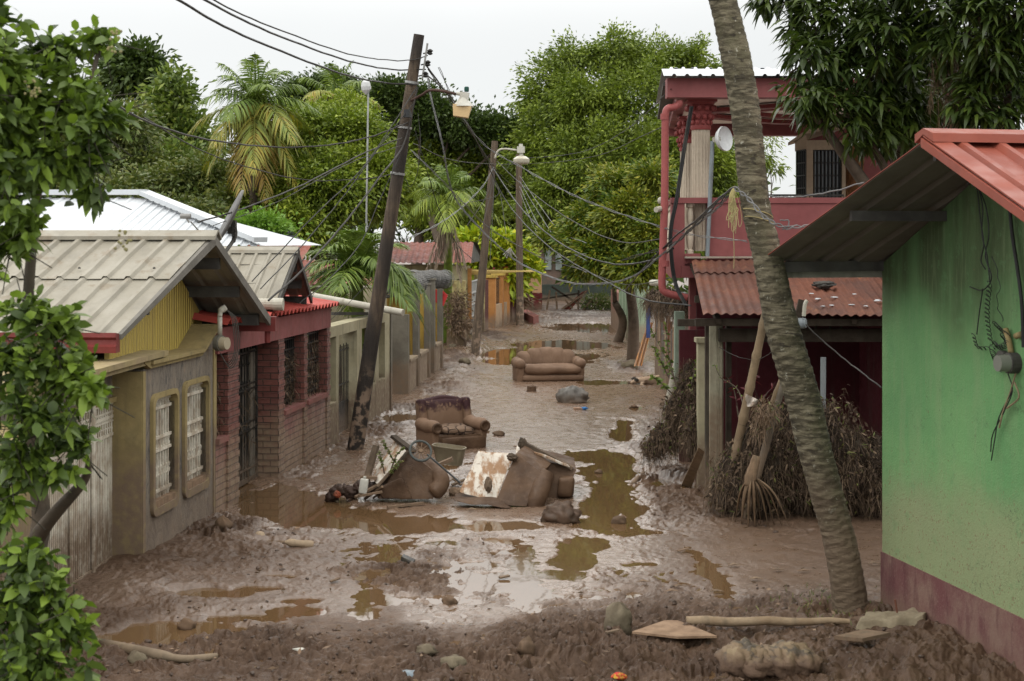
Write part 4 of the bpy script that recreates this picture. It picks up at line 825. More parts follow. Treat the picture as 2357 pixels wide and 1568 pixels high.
ye = 88.0; xa, xb = at(1240, 0, ye).x, at(1440, 0, ye).x
mb = MB(); mb.bb(xa, xb, ye, ye+.3, -.2, at(0, 655, ye).z); mb.build('end_wall', paint('blackened_green_wall', (.065, .085, .07), (.045, .06, .05), mud=.3, streak=.6), label='long blackened green wall across the far end of the street', cat='wall')
hQ = thing('derelict_house', 'dim run-down house with tall pale shutters behind the blackened end wall', 'house', ((xa+xb)/2, ye+3, 0))
mb = MB(); mb.bb(xa, xb, ye+3, ye+5, -.2, 4.0); mb.build('wall', paint('derelict_wall', (.22, .15, .12), (.15, .13, .10)), hQ)
for u in (1262, 1286, 1334, 1350, 1392):
    mb = MB(); x = at(u, 0, ye+3).x; mb.bb(x-.2, x+.2, ye+2.9, ye+2.99, 1.9, 3.6); mb.build('shutter', paint('pale_shutter', (.36, .42, .40), (.3, .34, .32)), hQ)
mb = MB(); x = at(1306, 0, ye+3).x; mb.bb(x-.35, x+.3, ye+2.92, ye+2.99, .2, 3.4); mb.build('doorway', DARK, hQ)
mb = MB(); mb.bb(xa-.3, xb+.3, ye+2, ye+5.5, 4.01, 4.2); mb.build('roof', paint('dark_tin_roof', (.10, .07, .055)), hQ)
# ---------------------------------------------------------------- two-storey rose red house on the right
ROSE = paint('rose_red_paint', (.30, .098, .096), (.255, .08, .08), rough=.6, sc=1.2, streak=.22, grime=.2, gc=(.16, .05, .05), bump=.1)
SHELL = paint('shell_paint', (.66, .57, .45), (.58, .50, .39), rough=.7, sc=3, streak=.3, grime=.2, gc=(.25, .2, .15))
CEIL = paint('pale_ceiling', (1.0, .88, .78), (.95, .82, .73), rough=.8, streak=0, grime=.05)
yR = 22.5; X = lambda u, Y=yR: (u-CX)*Y/F; Z = lambda v, Y=yR: CH-(v-HY)*Y/F
hR = thing('rose_house', 'two-storey rose red house with fluted balcony columns and a white sheet roof', 'house', (X(1700), yR, 0))
fl = Z(640)                                       # balcony soffit
zc0, zc1 = Z(578), Z(468); xa_, xb_ = X(1576), X(1629)
# front parapet with an opening for the balusters
mb = MB(); mb.bb(X(1547), xa_, yR, yR+.2, fl, zc1); mb.bb(xb_, 9.0, yR, yR+.2, fl, zc1); mb.bb(X(1545), 9.02, yR-.02, yR+.24, zc1+.001, Z(455)); mb.bb(xa_, X(1612), yR-.03, yR+.2, zc0-.2, zc0-.04); mb.bb(xa_, xb_, yR+.02, yR+.18, fl, zc0-.2); mb.bb(X(1568), xb_+.02, yR-.06, yR, zc0-.42, zc0-.24)
mb.lb(Fr((x_0 := X(1547), yR+.2), (x_0+.56, yR+6.6)), .002, .05, .16, 6.3, fl+.02, fl+.16); mb.build('parapet', ROSE, hR); mb = MB(); mb.lb(Fr((x_0, yR+.2), (x_0+.56, yR+6.6)), .052, 6.3, .16, 6.3, fl+.02, fl+.17); mb.build('balcony_floor', paint('pale_floor_tile', (.9, .85, .78), rough=.5, streak=.1, grime=.1), hR)
# left side parapet (runs back)
x0 = X(1547); S = Fr((x0, yR+.2), (x0+.56, yR+6.6)); mb = MB(); mb.lb(S, 0.002, 6.2, -.001, .16, Z(468), Z(455)); mb.lb(S, 0.002, 6.2, 0, .15, fl, zc0-.05); mb.lb(S, .002, .3, 0, .15, zc0-.05, zc1); mb.lb(S, 5.4, 6.2, 0, .15, zc0-.05, zc1)
mb.build('side_parapet', ROSE, hR)
def baluster(x, y, z0, z1):
    h = z1-z0; pr = [(.06, 0), (.06, .06), (.035, .08), (.055, .22), (.062, .34), (.04, .5), (.034, .52), (.045, .54), (.034, .56), (.04, .62), (.055, .74), (.05, .84), (.035, .9), (.06, .93), (.06, 1)]
    m = MB(); m.lathe((x, y, z0), [(r, q*h) for r, q in pr], 12); return m.build('baluster', SHELL, hR, smooth=True, angle=35)
baluster(X(1590), yR+.1, zc0-.04, zc1); 
for k in range(9): q = S.pt(.55+k*.5, .075, 0); baluster(q.x, q.y, zc0-.05, zc1)
def column(x, y, r, z0, z1, capc=ROSE):
    m = MB(); n = 64; 
    pr = []
    for q in (0, .02, .98, 1): pr.append(q)
    b = len(m.v)
    for q in pr:
        for k in range(n):
            a = 2*PI*k/n; rr = r*(1-.05*(k % 4 in (1, 2))*2*(1 if 0 < q < 1 else 0)); m.v.append(Vector((x+rr*math.cos(a), y+rr*math.sin(a), z0+(z1-z0-.42)*q)))
    for i in range(3):
        for k in range(n): m.f.append((b+i*n+k, b+i*n+(k+1) % n, b+(i+1)*n+(k+1) % n, b+(i+1)*n+k))
    o = m.build('column', SHELL, hR)
    m = MB(); zt = z1-.42; m.lathe((x, y, zt), [(r*1.08, -.02), (r*1.15, 0), (r*1.1, .05), (r*1.05, .12), (r*1.25, .24), (r*1.2, .27), (r*1.5, .36), (r*1.42, .38), (r*1.55, .42)], 20)
    for k in range(12):
        a = 2*PI*k/12
        for zz, rr, q in ((.10, 1.12, .035), (.19, 1.28, .04), (.33, 1.5, .04)): m.blob((x+r*rr*math.cos(a+zz), y+r*rr*math.sin(a+zz), zt+zz), (q, q, q*1.3), .1, n=5)
    m.bb(x-r*1.6, x+r*1.6, y-r*1.6, y+r*1.6, zt+.421, zt+.46)
    m.build('capital', paint('coral_capital', (.36, .085, .08), (.30, .07, .066), rough=.6, sc=6, grime=.4, gc=(.15, .05, .05)), o, smooth=True, angle=50)
cr = (1634-1592)/2*(yR+.35)/F; column(X(1613, yR+.35), yR+.35, cr, Z(578), Z(232)); 
column(X(1590, 25.6), 25.6, .14, Z(578), Z(232)-.02); column(X(1583, 27.8), 27.8, .15, Z(578), Z(232)-.02)
# roof slab
zb_, zt_ = Z(228), Z(184)
mb = MB(); mb.bb(X(1532), 9.3, yR-.25, yR+.05, zb_, zt_); mb.lb(S, -.14, 6.2, .10, .28, zb_+.02, zt_); mb.bb(X(1547)+.6, 9.3, yR+6.2, yR+6.6, zb_-.1, zt_); mb.build('roof_beam', ROSE, hR)
mb = MB(); mb.lb(S, -.14, 5.98, .285, 6.3, zb_+.12, zb_+.2); mb.build('balcony_ceiling', CEIL, hR)
mb = MB()
for a, w, d in ((1.3, 1.2, 0), (2.1, .8, -.03)):
    cx_, cy_ = X(1850, yR+3)+.3, yR+3.1; R_ = [(cx_+a*1.0*math.cos(t)*(1+.08*math.cos(4*t)), cy_+a*.9*math.sin(t)*(1+.08*math.cos(4*t))) for t in [2*PI*k/28 for k in range(28)]]
    R2 = [(cx_+(px-cx_)*.86, cy_+(py-cy_)*.86) for px, py in R_]; n = 28; b = len(mb.v); z = zb_+.118+d
    mb.v += [Vector((p[0], p[1], z)) for p in R_]+[Vector((p[0], p[1], z)) for p in R2]+[Vector((p[0], p[1], z-.07)) for p in R_]+[Vector((p[0], p[1], z-.07)) for p in R2]
    for k in range(n):
        j = (k+1) % n; mb.f += [(b+k, b+j, b+2*n+j, b+2*n+k), (b+n+k, b+n+j, b+3*n+j, b+3*n+k), (b+2*n+k, b+2*n+j, b+3*n+j, b+3*n+k)]
mb.build('ceiling_moulding', paint('dark_rose_moulding', (.26, .05, .05), rough=.6), hR)
mb = MB(); sheet(mb, (X(1523)+.62, yR+7, zt_+.32), (9.6, yR+7, zt_+.32), (X(1523)+.1, yR+.9, zt_+.27), (9.6, yR+.9, zt_+.27), .28, .035, nt=3, wob=.004); sheet(mb, (X(1523)+.1, yR+.95, zt_+.29), (9.6, yR+.95, zt_+.29), (X(1521), yR-.45, zt_+.015), (9.6, yR-.45, zt_+.015), .20, .03, nt=3, wob=.004); mb.build('roof', METAL_WHITE, hR)
mb = MB(); mb.lb(S, .1, 6.3, -.12, .095, zt_-.06, zt_); mb.build('eave_soffit', METAL_DARK, hR)
# room at the back right of the balcony
mb = MB(); yb = 26.8; xw = lambda u, Y=yb: X(u, Y); zb2, zt2 = fl+.4, zb_+.1
mb.bb(xw(1875), 9, yb+.6, yb+.8, zb2, zt2); mb.prism([Vector((xw(1831), yb+.5, zb2)), Vector((xw(1856), yb, zb2)), Vector((xw(1872), yb, zb2)), Vector((xw(1872), yb+.7, zb2))], (0, 0, .12)); mb.build('upper_wall', ROSE, hR)
BUF = paint('buff_frame', (.42, .33, .24), (.38, .3, .21), rough=.7, streak=.2)
zw0, zw1 = Z(462, yb), Z(345, yb)
mb = MB()
for u0, u1 in ((1856, 1871), (1938, 1946)): mb.bb(xw(u0), xw(u1), yb-.02, yb+.1, zb2+.13, zw1+.18)
mb.bb(xw(1871), xw(1938), yb-.02, yb+.1, zw1, zw1+.18); mb.bb(xw(1871), xw(1938), yb-.02, yb+.1, zb2+.13, zw0)
mb.hexa([Vector((xw(1832, yb+.4), yb+.4, zw1)), Vector((xw(1856), yb-.02, zw1)), Vector((xw(1856), yb+.1, zw1)), Vector((xw(1832, yb+.4), yb+.5, zw1))]+[Vector((xw(1832, yb+.4), yb+.4, zw1+.18)), Vector((xw(1856), yb-.02, zw1+.3)), Vector((xw(1856), yb+.1, zw1+.3)), Vector((xw(1832, yb+.4), yb+.5, zw1+.18))])
mb.prism([Vector((xw(1828), yb+.6, zw1+.12)), Vector((xw(1856), yb-.1, zw1+.32)), Vector((xw(1985), yb-.1, zw1+.45)), Vector((xw(1985), yb+.6, zw1+.5))], (0, 0, .06))
wbx = mb.build('bay_window_frame', BUF, hR)
mb = MB(); mb.bb(xw(1871), xw(1938), yb+.08, yb+.12, zw0, zw1); mb.hexa([Vector((xw(1833, yb+.4), yb+.41, zw0)), Vector((xw(1856), yb+.0, zw0)), Vector((xw(1856), yb+.05, zw0)), Vector((xw(1833, yb+.4), yb+.46, zw0)), Vector((xw(1833, yb+.4), yb+.41, zw1)), Vector((xw(1856), yb, zw1)), Vector((xw(1856), yb+.05, zw1)), Vector((xw(1833, yb+.4), yb+.46, zw1))]); t = NT('dark_glass'); t.bsdf((.02, .022, .024), .15, None, 0, .6); mb.build('pane', t.m, wbx)
mb = MB(); fw = Fr((xw(1871), yb+.03), (xw(1938), yb+.03)); grille(mb, fw, .03, fw.len-.03, zw0, zw1, 0, 7, .02, (0, .25, .5, .75, 1))
fw = Fr((xw(1833, yb+.4), yb+.38), (xw(1856), yb-.03)); grille(mb, fw, .03, fw.len-.03, zw0, zw1, 0, 4, .02, (0, .25, .5, .75, 1)); mb.build('window_grille', BLACK_IRON, wbx)
mb = MB(); mb.bb(xw(1955), xw(2003), yb+.5, yb+.58, zb2, Z(330, yb)); mb.bb(xw(1962), xw(1996), yb+.46, yb+.5, zb2+.2, Z(345, yb)); door = mb.build('door', paint('carved_wood', (.30, .14, .045), (.22, .09, .03), rough=.45, sc=8), hR)
mb = MB(); mb.blob((xw(1979), yb+.45, Z(405, yb)), (.12, .03, .42), .3, 4, 3); mb.build('carved_panel', paint('carving', (.2, .085, .03)), door)
mb = MB(); fw = Fr((X(1745), yR+.1), (X(1945), yR+.1)); mb.bar(fw.pt(0, 0, Z(449)), fw.pt(fw.len, 0, Z(449)), .03)
for k in range(24): mb.bar(fw.pt(fw.len*k/23, 0, Z(455)), fw.pt(fw.len*k/23, 0, Z(449)), .012)
mb.build('balcony_rail', BLACK_IRON, hR)
# ground floor
MWALL = paint('dark_maroon_wall', (.10, .018, .024), (.08, .015, .02), rough=.7, mud=.5, sc=1.5, mudc=(.1, .05, .04))
mb = MB(); mb.bb(X(1615), 9.0, yR+.6, yR+.8, -.2, fl+.25); mb.build('lower_wall', MWALL, hR)
mb = MB(); a = at(1588, 0, 23.2).x; mb.bb(a, a+.13, 23.2, 23.4, -.2, fl); mb.build('corner_post', ROSE, hR)
mb = MB(); mb.lb(S, .7, 6.2, .75, .85, -.2, fl); mb.build('side_wall', BUF, hR)
# drain pipe on the outside corner
mb = MB(); yp_ = yR-.15; pr_ = .060
mb.tube(spline([at(1563, 232, yp_), at(1563, 240, yp_), at(1552, 247, yp_), at(1538, 250, yp_), at(1532, 262, yp_), at(1531, 300, yp_), at(1530, 450, yp_), at(1525, 600, yp_), at(1524, 655, yp_), at(1530, 672, yp_), at(1552, 680, yp_), at(1582, 686, yp_)], 4), pr_, 12)
for v in (262, 600): mb.tube([at(1530, v, yp_), at(1530, v+14, yp_)], pr_*1.15, 12)
mb.build('drain_pipe', paint('salmon_pipe', (.38, .105, .10), (.34, .09, .085), rough=.45, streak=.1, bump=.05), hR, smooth=True, angle=50)
mb = MB()
for k, (du, dy) in enumerate(((0, 0), (4, .02))):
    mb.tube(spline([at(1590+du, 245, yp_-.1+dy), at(1575+du, 330, yp_-.12), at(1556+du, 455, yp_-.2), at(1543+du, 520, yp_-.2), at(1542+du, 570, yp_-.2), at(1552+du, 650, yp_-.2), at(1578+du, 705, yp_-.5)], 5), .02, 6)
mb.build('service_cable', paint('black_cable', (.02, .02, .02), rough=.5, bump=0), label='pair of thick black cables running down beside the rose house drain pipe', cat='cable')
mb = MB(); c = at(1520, 478, yR-.1); mb.box(at(1527, 480, yR-.1), (.08, .1, .12)); mb.build('body', BLK, (ct := thing('security_camera', 'small white and black security camera on the balcony corner', 'security camera', c)))
mb = MB(); mb.tube([at(1510, 483, yR-.25), at(1524, 480, yR-.12)], .045, 10); mb.build('lens_tube', PVC, ct)
mb = MB(); c = at(1522, 462, yR-.05); mb.blob(c, (.06, .06, .06), .02, n=10); mb.tube([c, c+Vector((.12, .05, 0))], .02, 6); mb.build('bulb_lamp', PVC, label='round white lamp just above the security camera', cat='lamp', smooth=True)
# mast with a white dish
mt = thing('antenna_mast', 'thin grey mast in front of the rose house column carrying a small white dish', 'antenna', at(1628, 590, yR-.1)); mb = MB(); mb.tube([at(1628, 592, yR-.1), at(1640, 325, yR-.1)], .034, 8); mb.build('mast_pole', paint('galvanised', (.27, .31, .33), (.24, .27, .29), rough=.45, metal=.3), mt)
mb = MB(); c = at(1664, 320, yR-.1); axd = Vector((.72, -.68, .08)).normalized(); mb.lathe(c-axd*.07, [(.05, 0), (.16, .03), (.20, .09), (.195, .12), (.185, .1), (.05, .04)], 24, axis=axd); mb.build('dish', paint('white_plastic', (.74, .76, .77), (.7, .72, .73), rough=.3, streak=.05, grime=.05, bump=0), mt, smooth=True, angle=40)
mb = MB(); mb.tube([at(1640, 322, yR-.1), at(1658, 320, yR-.1)], .035, 8); mb.box(at(1648, 322, yR-.1), (.1, .07, .08)); mb.build('bracket', PVC, mt)
# rusty porch roof
yf, ybk = 19.4, 22.35; pz = thing('porch', 'open porch under a rusty corrugated roof in front of the rose house', 'porch', (X(1800, 20), 20.5, 0))
def Pp(u, v, Y): return at(u, v, Y)
mb = MB(); xr = 7.4; A0, B0 = at(1592, 600, ybk), at(1618, 720, yf); 
mid0 = A0.lerp(B0, .24)
nn = Vector((0, -.02, -.03))
sheet(mb, A0, Vector((xr, ybk, A0.z)), mid0+(B0-A0)*.02, Vector((xr, mid0.y, mid0.z)), .125, .028, 'sine', nt=2, wob=.03, seed=11, ragged=.05)
sheet(mb, mid0+nn, Vector((xr, mid0.y, mid0.z))+nn, B0+nn, Vector((xr, B0.y, B0.z-.02))+nn, .125, .028, 'sine', nt=6, wob=.035, seed=12, ragged=.02)
prf = mb.build('roof', RUST, pz)
mb = MB(); mb.bar(A0+Vector((-.1, .05, .05)), Vector((xr, ybk+.05, A0.z+.06)), .16, .03); mb.build('flashing', sheetmat('bent_flashing', (.30, .14, .08), (.4, .38, .33), (.36, .14, .06), rough=.5), prf)
mb = MB(); WOOD = paint('old_dark_timber', (.06, .045, .032), (.04, .03, .022), rough=.9, sc=6, mud=.6)
mb.bb(X(1600, 19.6), xr, 19.55, 19.65, 2.46, 2.56); mb.bb(X(1655, 19.9), xr, 19.85, 19.97, 2.22, 2.40); mb.bb(X(1600, 21), xr, 21, 21.08, 2.72, 2.82); mb.bb(X(1560, 20.2), X(1660, 20.2), 20.15, 20.25, 2.42, 2.52)
for x in (X(1650, 19.7), 3.9, 4.7, 5.6): mb.bar((x, 19.5, 2.52), (x, 22.4, 3.25), .07)
for x in (4.25, 4.45, 4.6, 5.2): mb.bar((x, 19.9, 2.38), (x+.04, 19.9, 2.6), .03)
mb.build('rafters', WOOD, pz)
mb = MB(); mb.bb(X(1622, 19.9), X(1630, 19.9), 19.8, 19.9, -.2, 2.5); mb.cut().build('porch_post', WOOD, pz); mb.bb(X(1672, 20.3), X(1684, 20.3), 20.3, 20.4, -.2, 2.45); mb.build('porch_post', WOOD, pz)
mb = MB(); cx0, cy0, r = X(1648, 20), 20.1, .118
mb.lathe((cx0, cy0, -.2), [(r, 0), (r, 2.64)], 8); mb.tube([(cx0+.04, cy0-r+.004, -.2), (cx0+.04, cy0-r+.004, 2.4)], .008, 4)
mb.build('porch_column', paint('pale_concrete_column', (.46, .43, .31), (.40, .36, .26), mud=1.35, mudc=(.34, .25, .17), sc=3, streak=.35), pz)
mb = MB(); mb.bb(X(1605, 20.8), X(1625, 20.8), 20.7, 20.9, -.2, 2.15); mb.bb(X(1600, 20.8), X(1627, 20.8), 20.66, 20.92, 2.151, 2.22); mb.build('concrete_post', CREAM, label='short cream concrete post tucked behind the pale porch column', cat='post')
mb = MB(); mb.bb(2.7, 7.6, 22.9, 23, -.2, 2.2); mb.bb(3.0, 7.6, 20.9, 21, -.1, .05); mb.build('back_board', MWALL, pz)
mb = MB(); mb.bb(5.6, 7.9, 19.2, 23, -.1, 3.2); mb.build('side_wall', MWALL, pz)
mb = MB()
for k in range(14): x = 4.2+random.random()*1.6; y = 19.6+random.random()*.8; mb.blob((x, y, 2.64+(y-19.4)*.237+.03), (.03+.03*random.random(), .03, .008), .3, 3, k, 5)
mb.build('paint_chips', METAL_WHITE, label='scattered white chips lying on the rusty porch roof', cat='debris', kind='stuff')
mb = MB(); c = at(1896, 664, 20.7); c.z = 2.64+(20.7-19.4)*.237+.05; mb.blob(c, (.16, .12, .05), .5, 3, 4); mb.build('rag', METAL_DARK, label='crumpled dark rag on the rusty porch roof', cat='rag', smooth=True)
mb = MB(); mb.tube([at(1893, 1185, 19.0), at(1895, 823, 19.0)], .038, 12); mb.build('grey_pipe', paint('grey_conduit', (.27, .29, .30), (.24, .26, .27), rough=.5, bump=0), label='upright grey plastic pipe rising out of the dead hedge', cat='pipe', smooth=True, angle=40)
# ---------------------------------------------------------------- green house, near right
g0 = Vector((3.61, 13.85, 0)); gd = Vector((.1975, -1, 0)).normalized(); gn = Vector((-gd.y, gd.x, 0)); gn = Vector((-.981, -.194, 0))
GW = Fr((3.61+gd.x*9, 13.85+gd.y*9), (3.61, 13.85)); gl = GW.len; GW.n = Vector((-GW.x.y, GW.x.x, 0)) if GW.n.x > 0 else GW.n
hg = thing('green_house', 'green painted house with a maroon base and a coral red metal roof', 'house', g0)
def greenmat():
    t = NT('worn_green_paint'); z = t.xyz()[2]; n = t.noise(1.1, 6, rough=.6)
    c = t.mix(t.step(n, .35, .65), (.135, .275, .11), (.105, .24, .095)); c = t.mix(t.step(t.noise(1, 5, t.map((5, 5, .6))), .48, .72, 0, .35), c, (.19, .26, .13))
    c = t.mix(t.step(t.noise(1, 3, t.map((7, 7, .5), loc=(3, 1, 2))), .62, .74, 0, .35), c, (.09, .225, .095))
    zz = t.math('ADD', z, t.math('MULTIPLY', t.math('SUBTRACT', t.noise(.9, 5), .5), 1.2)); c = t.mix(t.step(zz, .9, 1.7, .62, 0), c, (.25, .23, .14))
    c = t.mix(t.math('MULTIPLY', t.step(zz, 2.5, 3.3, 0, .9), t.step(t.noise(1, 4, t.map((3, 3, .5))), .3, .6, .5, 1)), c, (.05, .065, .03))   # dark olive towards the top, broken up by upright streaks
    c = t.mix(t.step(t.noise(26, 4), .70, .74, 0, .8), c, (.13, .10, .05)); c = t.mix(t.step(t.noise(1, 6, t.map((22, 22, 1.6)), .7), .5, .68, 0, .28), c, (.19, .255, .135)); c = t.mix(t.step(t.noise(7, 6, rough=.75), .56, .62, 0, .35), c, (.10, .20, .09))
    vo = t.node('ShaderNodeTexVoronoi', feature='DISTANCE_TO_EDGE'); vo.inputs['Scale'].default_value = 1.7; wp = t.node('ShaderNodeVectorMath', operation='ADD'); t.l.new(t.pos.outputs['Position'], wp.inputs[0]); t.l.new(t.noise(3.5, 4, out='Color'), wp.inputs[1]); t.l.new(wp.outputs[0], vo.inputs['Vector'])
    crk = t.math('MULTIPLY', t.step(vo.outputs[0], .0015, .007, 1, 0), t.step(t.noise(1.3, 2), .5, .58)); c = t.mix(t.math('MULTIPLY', crk, .7), c, (.07, .085, .05))
    sp = t.math('MULTIPLY', t.step(z, 1.0, 2.1, 1, 0), t.step(t.noise(38, 3), .60, .66)); c = t.mix(t.math('MULTIPLY', sp, .7), c, (.16, .10, .06))
    t.bsdf(c, .8, t.bump(t.math('ADD', t.math('ADD', t.noise(12, 4), t.noise(60, 3)), t.noise(2.2, 3)), .45, .012), 0, .2); return t.m
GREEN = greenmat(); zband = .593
ridge_s = gl-2.38; rz = 4.40; ez_ = 3.40
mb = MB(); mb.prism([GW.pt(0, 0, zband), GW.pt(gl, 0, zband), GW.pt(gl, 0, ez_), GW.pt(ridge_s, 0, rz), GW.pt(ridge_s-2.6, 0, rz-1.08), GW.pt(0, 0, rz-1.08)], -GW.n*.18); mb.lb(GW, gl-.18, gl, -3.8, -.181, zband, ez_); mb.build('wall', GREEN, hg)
t = NT('maroon_wall_base'); c = t.mix(t.step(t.noise(2, 6, rough=.7), .35, .65), (.115, .042, .042), (.165, .10, .078)); c = t.mix(t.step(t.noise(1, 5, t.map((9, 9, 2))), .5, .62, 0, .5), c, (.075, .022, .025)); c = t.mix(t.step(t.xyz()[2], .05, .35, .8, 0), c, (.15, .095, .065)); c = t.mix(t.step(t.noise(45, 3), .55, .75, 0, .5), c, (.19, .13, .11)); t.bsdf(c, .85, t.bump(t.noise(30, 5), .5, .012)); 
mb = MB(); mb.lb(GW, 0, gl+.012, -.18, .012, -.4, zband); mb.lb(GW, gl-.18, gl+.01, -3.8, -.181, -.4, zband); mb.build('wall_base', t.m, hg)
# roof: outer rake leans further out at the eave
rid = GW.pt(ridge_s, .8, rz+.02); eo = GW.pt(gl+.05, 1.28, ez_+.01); e2_ = GW.pt(ridge_s-3.2, .8, rz-.42*3.2+.02); back = -GW.n*6
def bendg(s, t): return Vector((0, 0, -.05*math.sin(PI*t)+.02*math.sin(9*s*(1-t)))) 
mb = MB(); sheet(mb, rid, rid+back, eo, eo+back, .33, .035, nt=8, wob=.012, seed=21, th=.006); sheet(mb, rid, rid+back, e2_, e2_+back, .33, .045, nt=5, wob=.005, seed=22)
CORAL = sheetmat('coral_roof_paint', (.31, .078, .048), (.25, .062, .04), None, rough=.5, sc=1.2, edge=.35)
rf = mb.build('roof', CORAL, hg)
mb = MB(); off = Vector((0, 0, -.012)); sheet(mb, rid+off*1.5, rid+back+off*1.5, eo+off*1.5-(eo-rid)*.003, eo+back+off*1.5, .33, .032, nt=8, wob=.012, seed=21, th=.002); mb.build('roof_underside', UNDER, rf)
mb = MB(); mb.prism([rid+GW.x*.14+Vector((0, 0, -.01)), rid+GW.x*.14+Vector((0, 0, .06)), rid+Vector((0, 0, .10)), rid-GW.x*.16+Vector((0, 0, .05)), rid-GW.x*.17+Vector((0, 0, -.02)), rid+Vector((0, 0, .05))], back); mb.build('ridge_cap', CORAL, rf)
mb = MB(); mb.prism([rid+Vector((0, 0, -.05)), rid+Vector((0, 0, .02)), e2_+Vector((0, 0, .04)), e2_+Vector((0, 0, -.03))], GW.n*.02); mb.prism([rid+Vector((0, 0, .03)), rid+GW.n*.0-GW.n*.16+Vector((0, 0, .035)), e2_-GW.n*.16+Vector((0, 0, .06)), e2_+Vector((0, 0, .055))], Vector((0, 0, .012))); mb.build('rake_trim', CORAL, rf)
mb = MB(); b0_ = GW.pt(gl-.0, 1.2, ez_-.03); mb.bar(GW.pt(gl, 0, ez_-.02), GW.pt(gl, 1.18, ez_-.03), .06, .10); mb.cut().build('purlin', METAL_DARK, rf); p = GW.pt(gl-1.25, 0, ez_+.44); mb.bar(p, GW.pt(gl-1.25, .9, ez_+.44), .05, .09); mb.cut().build('purlin', METAL_DARK, rf); mb.bar(GW.pt(ridge_s, 0, rz-.1), GW.pt(ridge_s, .7, rz-.1), .05, .08); mb.build('purlin', METAL_DARK, rf)
mb = MB(); mb.bar(GW.pt(gl+.08, -.1, ez_-.10), GW.pt(gl+.08, 1.2, ez_-.10), .05, .07); mb.build('eave_batten', paint('pale_batten', (.30, .29, .24), (.2, .2, .16)), rf)
# meter with coiled wires on the green wall
mc = GW.pt(GW.hit(2335, 835)[0], .06, GW.hit(2335, 835)[1]); ms = GW.s(2340); mz = GW.z(2335, 835)
mt_ = thing('electricity_meter', 'glass electricity meter with a tangle of coiled wires on the green wall', 'meter', GW.pt(ms, .02, mz-.1))
mb = MB(); mb.tube([GW.pt(ms, .0, mz), GW.pt(ms, .08, mz)], .085, 18); mb.tube([GW.pt(ms+.17, .0, mz+.02), GW.pt(ms+.17, .05, mz+.02)], .07, 14); mb.build('base', METAL_DARK, mt_)
t = NT('meter_glass'); t.bsdf((.17, .175, .15), .18, None, 0, .6); mb = MB(); mb.tube([GW.pt(ms, .08, mz), GW.pt(ms, .17, mz)], [.072, .066], 18); mb.build('glass_cover', t.m, mt_, smooth=True, angle=40)
mb = MB(); mb.tube(spline([GW.pt(ms+.03, .03, mz+.08), GW.pt(ms+.05, .04, mz+.18), GW.pt(ms+.1, .04, mz+.27)], 4), .024, 8); mb.tube([GW.pt(ms-.12, .03, mz+.24), GW.pt(ms-.04, .03, mz+.22)], .026, 8); mb.build('conduit', OLIVE, mt_, smooth=True)
wire = paint('wire_black', (.035, .035, .033), rough=.5, bump=0, streak=0)
mb = MB()
def wp(u, v, d=.05): a, b = GW.hit(u, v, d); return GW.pt(a, d, b)
def coil(pts, r, turns, rad=.0035):
    c = spline(pts, 12); n = len(c); out = []
    for i in range(n*6):
        t = i/(n*6-1)*(n-1); k = min(n-2, int(t)); p = c[k].lerp(c[k+1], t-k); a = 2*PI*turns*i/(n*6); out.append(p+GW.x*r*math.cos(a)+Vector((0, 0, 1))*r*.7*math.sin(a)+GW.n*r*.5*math.sin(a))
    mb.tube(out, rad, 4, False)
coil([wp(2278, 650), wp(2272, 720), wp(2280, 790)], .028, 14); coil([wp(2240, 770), wp(2252, 800), wp(2290, 800)], .022, 8); coil([wp(2290, 745), wp(2305, 760), wp(2320, 772)], .03, 8); coil([wp(2290, 790), wp(2300, 800), wp(2318, 790), wp(2305, 770)], .03, 12); coil([wp(2285, 590), wp(2300, 650), wp(2295, 700), wp(2310, 740)], .012, 4)
coil([wp(2285, 810), wp(2292, 830), wp(2300, 850)], .04, 7)
for pts in ([(2252, 430), (2262, 480), (2260, 540), (2272, 590), (2278, 650)], [(2252, 430), (2270, 480), (2276, 540), (2268, 590), (2282, 640), (2262, 668), (2232, 660)], [(2248, 420), (2256, 500), (2264, 560), (2258, 600), (2268, 620)], [(2262, 665), (2254, 720), (2248, 770)], [(2320, 860), (2330, 900), (2310, 950), (2285, 1000), (2280, 1040)], [(2330, 900), (2300, 960), (2290, 1010), (2282, 1060)]):
    mb.tube(spline([wp(*p) for p in pts], 5), .0055, 5, False)
mb.build('coiled_wires', wire, mt_)
mb = MB()
for pts in ([(2338, 860), (2325, 905), (2310, 945), (2300, 985)], [(2335, 880), (2345, 915), (2318, 940)]): mb.tube(spline([wp(*p) for p in pts], 5), .008, 5, False)
mb.build('frayed_cord', paint('tan_fibre', (.3, .23, .14)), mt_)
mb = MB(); mb.tube(spline([wp(2322, 455), wp(2330, 540), wp(2342, 620), wp(2352, 700), wp(2356, 800)], 6), .016, 8); mb.build('black_hose', wire, label='thick black cable running down the green wall at the right edge', cat='cable')
